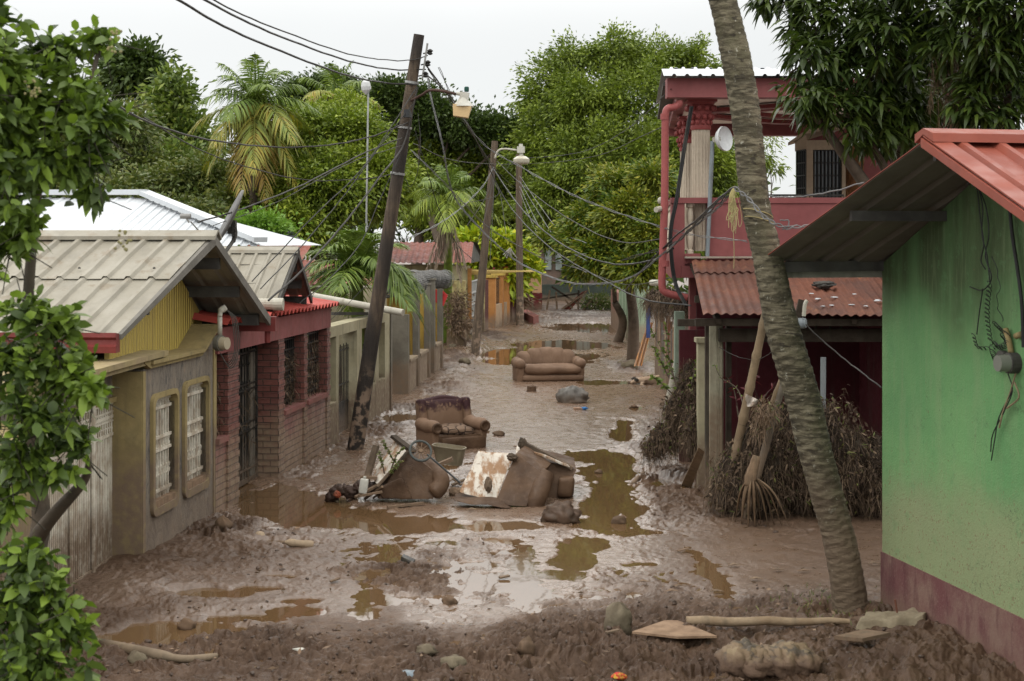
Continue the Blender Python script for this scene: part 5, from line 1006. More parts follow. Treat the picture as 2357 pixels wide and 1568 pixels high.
# ---------------------------------------------------------------- poles, lamps, wires
def polemat(name, dark):
    t = NT(name); st = t.noise(1, 6, t.map((22, 22, 1.3)), .7); c = t.mix(t.step(st, .35, .65), (.115, .085, .058), (.05, .036, .026)); c = t.mix(t.step(st, .6, .8, 0, .7), c, (.23, .18, .13))
    if dark: c = t.mix(t.step(t.noise(.55, 3), .36, .55, 0, .9), c, (.022, .019, .017))
    z = t.xyz()[2]; c = t.mix(t.math('MULTIPLY', t.step(t.math('ADD', z, t.noise(2, 4)), 1.2, 2.2, 1, 0), t.step(t.noise(7, 4), .45, .6)), c, (.22, .16, .115))
    t.bsdf(c, .85, t.bump(t.math('ADD', st, t.noise(40, 3)), .7, .02), 0, .3); return t.m
POLE = polemat('creosoted_pole', True); POLE2 = polemat('weathered_pole', False)
def rod(p0, p1, r0, r1, n=12, m=12, wob=.01, seed=0):
    p0, p1 = Vector(p0), Vector(p1); return [p0.lerp(p1, i/m)+Vector((mnoise.noise(Vector((i*.4, seed, 0))), mnoise.noise(Vector((i*.4, seed, 9))), 0))*wob for i in range(m+1)], [r0+(r1-r0)*i/m for i in range(m+1)]
b1 = gp(817, 1036); Y1 = b1.y; k1 = thing('utility_pole', 'tall dark wooden pole leaning right over the street, draped with cables, nearest of the poles', 'utility pole', b1, 'wooden utility poles')
t1 = at(965, 80, Y1-.5); mb = MB(); a, r = rod(b1-(t1-b1)*.05, t1, .148, .092); mb.tube(a, r, 14); mb.build('pole', POLE, k1, smooth=True, angle=50)
def onp(v, off=0.0, dy=-.12):
    f = (v-1036)/(80-1036); p = b1.lerp(t1, f); return p+Vector((off, dy, 0))
mb = MB()
for u, v in ((990, 120), (985, 146), (979, 172)): c = at(u, v, Y1-.6); mb.lathe(c-Vector((0, 0, .05)), [(.02, 0), (.05, .02), (.03, .045), (.055, .07), (.02, .1)], 10); mb.bar(c, c+Vector((-.12, .05, -.02)), .02)
mb.build('insulator', BLACK_IRON, k1)
mb = MB(); mb.bar(at(984, 100, Y1-.62), at(972, 182, Y1-.6), .05, .03); mb.build('steel_bracket', paint('zinc_bracket', (.3, .3, .29), rough=.5), k1)
mb = MB(); mb.prism([at(930, 252, Y1-.75), at(944, 252, Y1-.75), at(947, 270, Y1-.75), at(928, 270, Y1-.75)], (0, .1, 0)); mb.build('junction_box', BLK, k1)
STRAP = paint('steel_strap', (.45, .45, .44), rough=.4, metal=.4)
for v in (188, 290, 395): c = onp(v, 0, 0); mb = MB(); mb.tube([c-(t1-b1).normalized()*.02, c+(t1-b1).normalized()*.02], .115+(v-80)*.00004, 14, False); mb.build('strap', STRAP, k1)
lp = thing('street_lamp', 'street lamp with a tilted amber box shade on the dark leaning pole', 'street lamp', at(1065, 262, Y1-1), 'street lamps on curved arms')
mb = MB(); mb.tube(spline([onp(230, .05, -.1), at(972, 218, Y1-.7), at(990, 208, Y1-.9), at(1020, 210, Y1-1), at(1050, 217, Y1-1)], 5), .024, 8); mb.build('arm', paint('rusty_arm', (.09, .05, .04)), lp, smooth=True)
LW = paint('lamp_white', (.62, .61, .55), (.55, .53, .46), rough=.45, streak=.2); TR = Matrix.Rotation(math.radians(8), 3, 'Y')
mb = MB(); mb.tube([at(1050, 215, Y1-1), at(1060, 217, Y1-1)], .03, 8); mb.box(at(1069, 222, Y1-1), (.15, .13, .13), TR); hd = mb.build('lamp_head', LW, lp)
mb = MB(); mb.lathe(at(1066, 243, Y1-1), [(.06, .14), (.09, .09), (.17, .0), (.18, -.02)], 20); mb.build('reflector', LW, hd, smooth=True, angle=40)
mb = MB(); c = at(1063, 252, Y1-1); mb.prism([c+TR @ Vector(q) for q in ((-.155, -.14, .0), (.155, -.14, 0), (.155, .14, 0), (-.155, .14, 0))], Vector((0, 0, 0))) if 0 else None
q = [(-.155, -.14), (.155, -.14), (.155, .14), (-.155, .14)]; mb.hexa([c+TR @ Vector((x*.8, y*.8, -.13)) for x, y in q]+[c+TR @ Vector((x, y, .06)) for x, y in q])
t = NT('amber_shade'); tb = t.bsdf((.58, .42, .22), .4, None, 0, .4); mb.build('lamp_shade', t.m, lp)
mb = MB(); mb.lathe(at(1074, 206, Y1-1), [(.035, -.04), (.04, -.02), (.04, .03), (.03, .045)], 12); mb.build('photocell', paint('green_cell', (.03, .10, .08)), lp)
b2 = gp(1092, 822); k2 = thing('utility_pole', 'slimmer weathered pole leaning slightly right beside the arched house, middle of the three', 'utility pole', b2, 'wooden utility poles')
t2 = at(1139, 325, b2.y); mb = MB(); a, r = rod(b2-(t2-b2)*.04, t2, .15, .10, seed=3); mb.tube(a, r, 12); mb.build('pole', POLE2, k2, smooth=True, angle=50)
b3 = gp(1197, 750); k3 = thing('utility_pole', 'straight grey pole standing farthest, in front of the peach house', 'utility pole', b3, 'wooden utility poles')
t3 = at(1194, 355, b3.y); mb = MB(); a, r = rod(b3-(t3-b3)*.04, t3, .17, .13, seed=5); mb.tube(a, r, 12); mb.build('pole', POLE2, k3, smooth=True, angle=50)
Yl = b2.y-.5; lq = thing('street_lamp', 'street lamp with a round white glass shade over the farthest pole', 'street lamp', at(1200, 372, Yl), 'street lamps on curved arms')
mb = MB(); mb.tube(spline([at(1139, 365, Yl), at(1146, 348, Yl), at(1160, 343, Yl), at(1190, 346, Yl)], 5), .03, 8); mb.build('arm', PVC, lq, smooth=True)
mb = MB(); mb.box(at(1199, 345, Yl), (.24, .2, .2)); mb.lathe(at(1199, 336, Yl), [(.06, -.02), (.06, .06)], 8); mb.tube([at(1199, 350, Yl), at(1200, 358, Yl)], .06, 8); mb.build('lamp_head', LW, lq)
mb = MB(); mb.lathe(at(1200, 378, Yl), [(.2, 0), (.255, .06), (.26, .16), (.15, .24), (.05, .27)], 18); mb.build('lamp_shade', paint('milky_glass', (.66, .62, .5), rough=.2, streak=.3, grime=.1, bump=0), lq, smooth=True, angle=50)
# aerial mast with a small dish over the trees
ym = 40; am = thing('aerial_mast', 'tall thin pale aerial mast with a tiny white dish rising left of the leaning pole', 'antenna', at(843, 500, ym)); mb = MB(); mb.tube([at(842, 600, ym), at(848, 192, ym)], .028, 6); mb.build('mast_pole', paint('pale_mast', (.4, .42, .41), rough=.5), am)
mb = MB(); mb.lathe(at(842, 200, ym), [(.02, -.22), (.12, -.1), (.14, 0), (.12, .12), (.02, .24)], 10); mb.box(at(849, 202, ym), (.12, .1, .1)); mb.build('dish', paint('white_dish', (.72, .74, .74), bump=0), am)
# cables: measured polylines at given distances
CAB = paint('cable_black', (.025, .024, .023), (.04, .038, .035), rough=.5, bump=0, streak=0); CABG = paint('cable_grey', (.22, .22, .22), (.14, .14, .14), rough=.45, bump=0, streak=0)
CAB2 = paint('cable_dull', (.07, .065, .06), rough=.6, bump=0, streak=0)
def cable(label, pts, r=.012, m=None, n=8, twist=0, cat='cable', name='cable', grp='cables strung over the street', seed=0):
    """pts: (u, v, Y)"""
    r *= .82; c = spline([at(u, v, Y) for u, v, Y in pts], n); rd = random.Random(seed)
    c = [p+Vector((0, 0, rd.uniform(-1, 1)*.006)) if 0 < i < len(c)-1 else p for i, p in enumerate(c)]
    mb = MB()
    if twist:
        for s in range(twist):
            q = []
            for i, p in enumerate(c):
                t = (c[min(i+1, len(c)-1)]-c[max(i-1, 0)]); x, y = ortho(t); a = i*.9+s*2*PI/twist; q.append(p+(x*math.cos(a)+y*math.sin(a))*r*1.5)
            mb.tube(q, r*.72, 5, False)
    else: mb.tube(c, r, 6, False)
    return mb.build(name, m or CAB, label=label, cat=cat, group=grp)
P1 = Y1-.6
cable('thin upper cable crossing the sky to the top of the leaning pole', [(452, -20, 14), (600, 52, 17), (800, 124, 21), (900, 139, P1), (950, 138, P1), (985, 128, P1)], .012)
cable('middle cable crossing the sky to the leaning pole', [(440, -15, 14), (620, 74, 17), (800, 140, 21), (900, 160, P1), (980, 160, P1)], .016)
cable('lowest of the three thick cables crossing the sky', [(395, -8, 14), (560, 82, 17), (780, 168, 21), (880, 190, P1), (960, 195, P1)], .018)
cable('sagging cable from the left bush past the coconut palm', [(240, 225, 16), (350, 285, 18), (480, 322, 20), (620, 338, 22), (740, 336, 23), (850, 316, P1), (940, 282, P1)], .016, CAB2)
cable('thin cable sagging across the mango trees low on the leaning pole', [(330, 270, 18), (450, 340, 20), (560, 382, 21), (700, 414, 22), (840, 412, 23), (920, 397, P1)], .010, CAB2)
cable('grey cable rising from the satellite dish to the leaning pole', [(455, 512, 18.5), (560, 480, 19), (700, 424, 21), (840, 352, 23), (925, 318, P1)], .014, CAB2)
cable('thin cable passing just under the grey dish cable', [(490, 520, 18.6), (640, 464, 20), (800, 378, 22), (925, 335, P1)], .007, CAB2)
cable('straight black cable from the grey roof edge up to the leaning pole', [(580, 648, 19.5), (720, 500, 21), (840, 380, 22.5), (960, 200, P1)], .010)
cable('second black cable from the grey roof up to the leaning pole', [(600, 665, 19.5), (700, 560, 21), (800, 440, 22.5), (880, 330, 23.5), (950, 240, P1)], .010)
cable('thick grey cable from the ridge of the near roof to the leaning pole', [(618, 692, 19.5), (700, 618, 20.5), (800, 505, 22), (880, 400, 23.2), (930, 330, P1), (962, 200, P1)], .018, CAB2)
cable('slack black cable behind the leaning pole down to the small roof', [(690, 698, 21.5), (760, 640, 22), (830, 560, 23), (870, 470, 23.8), (920, 360, P1)], .010)
cable('very thin wire beside the long drain pipe', [(735, 760, 25), (800, 700, 25.5), (880, 620, 26)], .006)
HB = [('heavy', .018), ('thin', .008)]
cable('heavy black bundle from the leaning pole past the middle pole to the far right corner', [(980, 150, P1), (1010, 190, 25), (1060, 262, 28), (1100, 330, 33), (1130, 380, 38), (1200, 480, 34), (1290, 560, 30), (1400, 606, 26), (1500, 600, 24), (1550, 572, 22.2)], .018)
cable('black cable running beside the heavy bundle', [(985, 175, P1), (1040, 225, 26), (1085, 300, 31), (1118, 370, 36), (1170, 470, 36), (1260, 565, 32), (1380, 640, 27), (1480, 688, 22), (1590, 704, 20.5)], .015)
cable('pale twisted line hanging from the leaning pole down to the street middle', [(984, 170, P1), (990, 215, P1), (1002, 265, 24), (1020, 340, 24), (1032, 410, 24.5), (1050, 460, 25), (1090, 510, 25), (1140, 560, 25), (1200, 608, 25), (1290, 645, 24), (1360, 655, 23.5), (1450, 640, 23), (1520, 590, 22), (1600, 520, 20), (1650, 480, 17), (1690, 437, 14)], .010, CABG, 8, 3)
cable('light grey cable crossing in front of the middle pole', [(945, 345, P1), (1000, 398, 24), (1060, 460, 25), (1120, 520, 26), (1200, 570, 27), (1262, 600, 28)], .010, CABG, 8, 2)
cable('pale line from the middle pole down to the yellow house', [(1136, 385, 44), (1110, 430, 43), (1060, 480, 41), (1010, 515, 38), (960, 540, 35), (905, 560, 33)], .014, CABG, 8, 2)
cable('long grey line from the leaning pole to the rose house parapet', [(1010, 155, P1), (1060, 262, 25), (1120, 338, 26), (1200, 385, 26), (1300, 440, 25), (1400, 482, 24), (1530, 525, 22.3), (1600, 542, 22), (1720, 556, 19)], .010, CABG, 8, 2)
cable('dark line from the middle pole to the rose house corner', [(1145, 372, 44), (1200, 424, 40), (1300, 498, 34), (1420, 555, 28), (1550, 548, 22.5)], .012, CAB2)
cable('upper thin line from the leaning pole to the far pole', [(985, 160, P1), (1080, 300, 33), (1150, 400, 50), (1194, 440, 61)], .010)
cable('horizontal thin line from the far left to the far lamp', [(950, 330, P1), (1060, 372, 30), (1200, 378, 45), (1360, 362, 34), (1530, 290, 23)], .008, CAB2)
cable('line rising from the middle of the street to the rose house roof', [(1190, 366, 50), (1330, 352, 40), (1440, 300, 30), (1545, 205, 22.2)], .009)
cable('lower dark line looping toward the thatch heap', [(1260, 598, 38), (1340, 622, 34), (1440, 655, 30), (1540, 640, 25), (1600, 610, 22)], .009, CAB2)
for i, (vv, ww) in enumerate(((470, 560), (490, 600), (520, 628), (545, 585))):
    cable('slack grey service wire fanning from the farthest pole, number %s from the top' % ('one', 'two', 'three', 'four')[i], [(1196, 405+12*i, 61), (1240, vv, 52), (1290, (vv+ww)/2+18, 44), (1350, ww, 38)], .012, CABG)
for i, (u, v) in enumerate(((1075, 520), (1100, 560), (1128, 600), (1060, 470), (1165, 540))):
    cable(['hanging wire left of the middle pole reaching the dead palm fronds', 'hanging wire left of the middle pole reaching the arched house', 'wire dropping straight down the middle pole', 'short hanging loop high on the middle pole', 'wire dropping between the middle and farthest pole'][i], [(1136, 390+8*i, 44), (1120+8*i, 450, 43.5), (u, v, 42)], .011, CAB2)
cable('black line hanging right of the leaning pole past the fan palm', [(955, 300, P1), (985, 400, 24.5), (1010, 480, 26), (1050, 560, 28), (1090, 600, 30)], .008)
cable('second line hanging close to the leaning pole shaft', [(962, 260, P1), (968, 330, 24), (960, 400, 24), (945, 430, P1), (932, 410, P1)], .007)
cable('black cable knotted at the right trunk leading to the rose house corner', [(1688, 432, 13.9), (1650, 462, 16), (1600, 510, 19), (1550, 548, 21.5), (1480, 620, 24), (1440, 668, 28)], .016)
cable('cable pair knotted at the right trunk leading to the corner post', [(1690, 436, 13.9), (1645, 474, 16), (1590, 528, 19), (1540, 566, 22), (1430, 600, 26)], .014, CAB, 8, 2)
cable('grey cables from the knot across the trunk to the green house eave', [(1688, 432, 13.5), (1720, 455, 13.4), (1760, 500, 13.3), (1800, 522, 13.2), (1850, 522, 13.2), (1930, 512, 13.1), (1990, 490, 13.0), (2060, 445, 12.6), (2160, 410, 12.4), (2225, 420, 12.3), (2252, 432, 12)], .012, CABG, 8, 2)
cable('thin cable from the knot behind the trunk to the green roof edge', [(1690, 430, 13.8), (1780, 452, 13.5), (1850, 452, 13.3), (1920, 440, 13), (1990, 420, 12.5)], .009, CABG)
cable('looped spare end of grey cable by the green eave', [(1795, 508, 13.2), (1815, 508, 13.2), (1812, 525, 13.2), (1800, 528, 13.2), (1825, 520, 13.2)], .008, CABG)
cable('slanting stay wire across the dark porch', [(1848, 742, 15), (1900, 790, 15), (1960, 840, 14.7), (2029, 893, 14)], .009, CAB2)
cable('loose thin wire between the porch column and the bamboo', [(1655, 800, 19.8), (1700, 822, 19), (1745, 828, 18.6), (1785, 805, 15)], .005, CAB2)
# yellow twine hanging from the cable knot
mb = MB(); rd = random.Random(4)
for k in range(16):
    u = 1676+rd.uniform(0, 22); v1 = rd.uniform(490, 545); pts = [at(1690, 428, 13.7), at(1684+rd.uniform(-8, 8), 450, 13.6), at(u, 480, 13.6), at(u+rd.uniform(-8, 8), v1, 13.6)]
    if k % 2: pts += [at(u+12, v1-15, 13.6), at(u+6, 470, 13.6), at(1690, 432, 13.6)]
    mb.tube(spline(pts, 6), .0035, 3, False)
mb.tube(spline([at(1689, 440, 13.6), at(1688, 520, 13.6), at(1690, 580, 13.6), at(1689, 618, 13.6)], 5), .004, 3, False)
mb.build('twine_bundle', paint('yellow_twine', (.55, .48, .22), (.45, .4, .2), bump=0), label='tangled yellow twine hanging from the cable knot by the leaning palm', cat='twine')
mb = MB(); c = at(1174, 571, 25.1)
for k in range(9): mb.tube([c, c+Vector((-.12+.03*k, .01*k, -.12-.03*(k % 3)))], .008, 4)
mb.build('rag', LW, label='scrap of pale cloth caught on the twisted line at mid street', cat='rag')
# ---------------------------------------------------------------- soft furniture and litter in the street
MUDC = NT('drying_mud_coat'); _n = MUDC.noise(2.2, 6, rough=.6); _v = MUDC.node('ShaderNodeTexVoronoi', feature='DISTANCE_TO_EDGE'); MUDC.l.new(MUDC.pos.outputs['Position'], _v.inputs['Vector']); _v.inputs['Scale'].default_value = 7
_c = MUDC.mix(MUDC.step(_n, .35, .65), (.098, .058, .034), (.058, .033, .019)); _c = MUDC.mix(MUDC.step(MUDC.noise(14, 4), .55, .75, 0, .4), _c, (.14, .09, .06)); MUDC.bsdf(_c, MUDC.step(MUDC.noise(4, 3), .3, .7, .45, .8), MUDC.bump(MUDC.math('ADD', MUDC.noise(9, 5), MUDC.step(_v.outputs[0], 0, .02, 0, .05)), .6, .03), 0, .22); MUDC = MUDC.m; SOFAM = paint('smooth_silt_coat', (.225, .140, .090), (.165, .10, .064), rough=.6, sc=3, streak=.2, grime=.3, gc=(.08, .045, .025), bump=.3, bsc=14)
t = NT('maroon_plush_muddy'); z = t.xyz()[2]; c = t.mix(t.step(t.math('ADD', z, t.math('MULTIPLY', t.noise(5, 5), .5)), .86, .98), (.17, .105, .066), (.035, .012, .014)); c = t.mix(t.step(t.noise(12, 4), .58, .68, 0, .8), c, (.18, .11, .07)); t.bsdf(c, .75, t.bump(t.noise(18, 4), .4, .02), 0, .3); PLUSH = t.m
t = NT('cracked_mud_cushion'); v_ = t.node('ShaderNodeTexVoronoi', feature='DISTANCE_TO_EDGE'); t.l.new(t.map((1, 1, 1)), v_.inputs['Vector']); v_.inputs['Scale'].default_value = 6.5; c = t.mix(t.step(v_.outputs[0], .01, .05), (.035, .02, .014), (.16, .105, .07)); t.bsdf(c, .85, t.bump(t.step(v_.outputs[0], 0, .08), .9, .05), 0, .3); CRACK = t.m
WHT = NT('torn_white_lining'); _c = WHT.mix(WHT.step(WHT.noise(4, 6, WHT.map((2.2, 1.2, .35)), .65), .42, .60), (.50, .46, .40), (.25, .15, .085)); _c = WHT.mix(WHT.step(WHT.noise(16, 4), .6, .7, 0, .8), _c, (.14, .085, .05)); WHT.bsdf(_c, .8, WHT.bump(WHT.noise(8, 5), .8, .04), 0, .3); WHT = WHT.m
def arm(mb, R, o, x, L, r, h, y0):
    """scroll arm: rolled top along local y with a padded panel below"""
    n = 10; pts = [o+R @ Vector((x, y0+L*i/n, h+.012*math.sin(i))) for i in range(n+1)]
    mb.tube(pts, [r*.72, r*.96]+[r*(1+.05*math.sin(i*1.3)) for i in range(n-3)]+[r*.96, r*.7], 16)
    mb.rbox(o+R @ Vector((x, y0+L*.52, h*.5)), (r*1.35, L*.95, h*1.02), .05, R, 6, .02, 4, 1)
def armchair():
    o = gp(1032, 1036); o.z = 0; R = Matrix.Rotation(math.radians(27), 3, 'Z') @ Matrix.Scale(.92, 3); T = thing('armchair', 'upright maroon plush armchair half coated in cracked mud', 'armchair', o)
    o = o+Vector((0, .45, 0))
    mb = MB(); mb.rbox(o+R @ Vector((.0, -.08, .12)), (1.0, .82, .32), .04, R, 6, .015, 4); mb.rbox(o+R @ Vector((.06, -.48, .11)), (.92, .16, .26), .05, R, 6, .015, 4, 2); mb.build('base', MUDC, T, smooth=True)
    mb = MB(); mb.rbox(o+R @ Vector((.02, -.12, .33)), (.62, .64, .16), .06, R, 8, .03, 6, 3, .03); mb.build('seat_cushion', CRACK, T, smooth=True)
    Rb = R @ Matrix.Rotation(math.radians(-10), 3, 'X'); mb = MB(); mb.rbox(o+R @ Vector((-.02, .30, .60)), (.86, .22, .62), .10, Rb, 9, .03, 3, 4, .05); mb.build('backrest', PLUSH, T, smooth=True)
    for s in (-1, 1):
        mb = MB(); mb.rbox(o+R @ Vector((s*.47, .27, .62)), (.16, .3, .56), .07, Rb, 7, .02, 4, 5+s); mb.build('back_wing', PLUSH, T, smooth=True)
        mb = MB(); arm(mb, R, o, s*.50, .84, .118, .43, -.52); a_ = mb.build('armrest', PLUSH, T, smooth=True)
        mb = MB(); c = o+R @ Vector((s*.50, -.535, .43)); mb.lathe(c, [(.10, 0), (.095, .025), (.06, .03), (.055, .015), (.02, .02)], 14, axis=R @ Vector((0, -1, 0))); mb.build('scroll_end', MUDC, a_, smooth=True)
armchair()
def sofa():
    o = gp(1262, 879); R = Matrix.Rotation(math.radians(9), 3, 'Z'); T = thing('sofa', 'brown three-seat sofa coated all over in smooth mud, standing alone in the street', 'sofa', o); o = o+Vector((0, .45, 0))
    mb = MB(); mb.rbox(o+R @ Vector((.0, 0, .12)), (1.66, .84, .3), .04, R, 8, .015, 4); mb.rbox(o+R @ Vector((.05, -.42, .10)), (1.62, .16, .17), .07, R, 8, .015, 4, 2); mb.build('base', SOFAM, T, smooth=True)
    mb = MB(); mb.rbox(o+R @ Vector((.06, -.24, .31)), (1.52, .58, .25), .11, R, 14, .035, 3.5, 3, .02); mb.build('seat_cushion', SOFAM, T, smooth=True)
    Rb = R @ Matrix.Rotation(math.radians(-12), 3, 'X'); mb = MB()
    for k, (x, w, h) in enumerate(((-.55, .46, .42), (-.28, .46, .50), (0.0, .46, .54), (.28, .46, .52), (.55, .44, .46))): mb.rbox(o+R @ Vector((x, .27, .36+h*.40)), (w, .26, h), .12, Rb, 8, .02, 4, k, .012)
    mb.build('backrest', SOFAM, T, smooth=True)
    for s in (-1, 1):
        mb = MB(); arm(mb, R, o, s*.80, .86, .145, .45, -.50); mb.build('armrest', SOFAM, T, smooth=True)
sofa()
def hexmap(mb, C, r=.12, n=8, amp=.02, fr=4, seed=0):
    """rounded block spanned by 8 corners (front 4 then back 4, each bl br tr tl)"""
    C = [Vector(c) for c in C]; t_ = MB(); t_.rbox((0, 0, 0), (1, 1, 1), r, None, n, 0); 
    vs = []
    for p in t_.v:
        a, b, c = p.x+.5, p.z+.5, p.y+.5
        f = C[0].lerp(C[1], a).lerp(C[3].lerp(C[2], a), b); k = C[4].lerp(C[5], a).lerp(C[7].lerp(C[6], a), b); q = f.lerp(k, c)
        q += Vector([mnoise.noise(q*fr+Vector((seed, j*5.0, 0))) for j in range(3)])*amp; vs.append(q)
    mb.add(vs, t_.f)
def q8(pts, Y, dY, du=0, dv=0): return [at(u, v, y) for (u, v), y in zip(pts, Y)]+[at(u+du, v+dv, y+dY) for (u, v), y in zip(pts, Y)]
def wreck(name, label, base, parts):
    T = thing(name, label, 'armchair', gp(*base))
    for nm, m, blocks in parts:
        mb = MB()
        for bl in blocks: bl(mb)
        mb.build(nm, m, T, smooth=True, angle=60)
    return T
hx = lambda pts, Y, dY, du=0, dv=0, r=.1, amp=.025, seed=0: (lambda mb: hexmap(mb, q8(pts, Y, dY, du, dv), r, 9, amp, 4, seed))
wreck('overturned_armchair', 'overturned armchair with weeds in its torn lining, left of the heap', (930, 1146), [
 ('side_panel', MUDC, [hx([(868, 1150), (1000, 1150), (1012, 1092), (938, 1040)], [19.6, 19.6, 19.7, 19.8], .6, -10, -28, .04, .01), hx([(880, 1148), (950, 1150), (930, 1100), (868, 1124)], [19.55]*4, .3, 0, -5)]),
 ('armrest', MUDC, [lambda mb: mb.tube(spline([at(994, 1138, 19.6), at(1012, 1120, 19.65), at(1012, 1098, 19.75), at(975, 1062, 20.1)], 4), [.07]+[.12]*11+[.07], 14)]),
 ('lining', WHT, [hx([(868, 1122), (934, 1044), (912, 1008), (862, 1076)], [19.62, 19.8, 20.3, 20.2], .06, 3, -2, .1, .05, 5)]),
 ('frame_slat', WOOD, [lambda mb: (mb.bar(at(905, 1004, 20.2), at(952, 1040, 19.9), .10, .04), mb.bar(at(842, 1110, 19.7), at(866, 1026, 19.9), .09, .05), mb.bar(at(868, 1120, 19.55), at(940, 1040, 19.75), .04, .03))])])
wreck('overturned_armchair', 'tipped armchair showing its peeling white lining, front of the heap', (1160, 1168), [
 ('lining', WHT, [hx([(1056, 1136), (1142, 1150), (1184, 1046), (1100, 1042)], [19.45, 19.35, 19.9, 20.0], .06, 2, -4, .06, .03, 7)]),
 ('side_panel', MUDC, [hx([(1136, 1164), (1212, 1166), (1248, 1088), (1186, 1044)], [19.25, 19.3, 19.55, 19.8], .5, 22, -22, .035, .008, 8)]),
 ('armrest', MUDC, [lambda mb: mb.tube([at(1226, 1170, 19.4), at(1232, 1154, 19.42), at(1246, 1118, 19.55), at(1254, 1100, 19.65), at(1240, 1088, 19.8)], [.10, .135, .14, .13, .08], 16)]),
 ('front_rail', MUDC, [hx([(1050, 1158), (1180, 1172), (1150, 1146), (1045, 1140)], [19.2, 19.15, 19.35, 19.45], .28, 0, -5, .14, .03, 9)]),
 ('lining_scrap', WOOD, [lambda mb: mb.blob(at(1124, 1116, 19.33), (.05, .05, .10), .5, 3, 2)]), ('lining_scrap', WOOD, [lambda mb: mb.blob(at(1178, 1052, 19.7), (.07, .07, .05), .5, 3, 5)])])
wreck('overturned_armchair', 'crusted armchair block leaning behind the white lined one, right of the heap', (1260, 1150), [
 ('side_panel', MUDC, [hx([(1215, 1148), (1300, 1150), (1328, 1080), (1195, 1046)], [20.0, 20.0, 20.2, 20.3], .6, -4, -26, .035, .02, 11), hx([(1282, 1146), (1316, 1148), (1322, 1098), (1286, 1100)], [19.9]*4, .3, 0, -5, .2, .03, 12)]),
 ('lining', WHT, [hx([(1190, 1046), (1220, 1052), (1208, 1018), (1186, 1030)], [20.1, 20.2, 20.6, 20.5], .05, 2, -2, .1, .04, 13), hx([(1232, 1048), (1312, 1078), (1306, 1070), (1226, 1040)], [20.1]*4, .05, 1, -1, .2, .02, 3)]),
 ('frame_slat', WOOD, [lambda mb: (mb.bar(at(1202, 1018, 20.3), at(1318, 1078, 20.2), .10, .05), mb.blob(at(1203, 1022, 20.3), (.06, .06, .08), .5, 3, 1))])])
LITM = paint('wet_brown_cloth', (.075, .045, .032), (.05, .03, .024), rough=.6, sc=6)
mb = MB()
for k in range(14): c = at(760+k*8+random.uniform(-4, 4), 1146-abs(math.sin(k*.5))*14-k*1.4, 19.8); c.z = max(c.z, .03); mb.blob(c, (.09, .1, .07), .7, 2.5, k, 8)
mb.build('wet_cloth_heap', LITM, label='heap of sodden dark cloth at the left end of the furniture heap', cat='cloth', smooth=True)
mb = MB(); c = at(776, 1138, 19.6); mb.blob(c, (.05, .03, .05), .5, 3, 2, 7); mb.build('orange_scrap', paint('orange_red', (.4, .10, .05), bump=0), label='tiny orange red scrap on the sodden cloth', cat='scrap')
jg = thing('plastic_jug', 'small white plastic jug standing in the flood litter', 'jug', at(837, 1138, 19.4)); RJ = Matrix.Rotation(math.radians(8), 3, 'Y'); mb = MB(); mb.rbox(at(837, 1119, 19.4), (.12, .09, .2), .025, RJ, 5); mb.build('body', LW, jg, smooth=True); mb = MB(); mb.tube([at(839, 1102, 19.4), at(840, 1097, 19.4)], .022, 10); mb.build('cap', LW, jg)
def sticks(items, label, name='plank', m=WOOD, cat='plank', grp=None):
    for i, (p0, p1, w, h) in enumerate(items): mb = MB(); mb.bar(p0, p1, w, h); mb.build(name, m, label=label[i], cat=cat, group=grp)
TIM = paint('muddy_plank', (.24, .165, .11), (.17, .115, .075), rough=.85, sc=5); 
sticks([(at(818, 1145, 19.4), at(872, 1115, 19.7), .05, .03), (at(828, 1142, 19.3), at(880, 1132, 19.3), .03, .03), (at(830, 1098, 19.7), at(868, 1100, 19.7), .09, .04), (gp(892, 1168, .03), gp(975, 1158, .05), .05, .03), (gp(840, 1148, .02), at(880, 1120, 19.5), .03, .03), (at(1004, 1072, 20.6), at(1042, 1056, 20.6), .14, .05)],
 ['muddy plank slanting up behind the white jug', 'thin muddy batten right of the white jug', 'reddish board end above the white jug', 'thin stick lying in the mud before the heap', 'splinter leaning at the foot of the left wreck', 'short broken board between the two wrecks'], m=TIM)
wh = thing('bicycle_wheel', 'small spoked wheel lying on the left wreck', 'wheel', at(968, 1052, 19.7)); wa = Vector((.25, -.8, .55)).normalized(); wx, wy = ortho(wa); wc = at(968, 1038, 19.6); mb = MB(); mb.tube([wc+wx*.15*math.cos(a)+wy*.15*math.sin(a) for a in [2*PI*k/20 for k in range(21)]], .018, 6, False); mb.build('tyre', paint('grey_tyre', (.10, .11, .105)), wh, smooth=True)
mb = MB(); mb.lathe(wc, [(.03, -.02), (.03, .02)], 8, axis=wa)
for k in range(10): a = 2*PI*k/10; mb.bar(wc, wc+wx*.14*math.cos(a)+wy*.14*math.sin(a), .009)
mb.build('spokes', TIM, wh)
mb = MB(); mb.tube([at(983, 1046, 19.6), at(1060, 1112, 19.5)], .014, 6); mb.build('black_rod', BLK, label='thin black rod running from the wheel down between the wrecks', cat='rod')
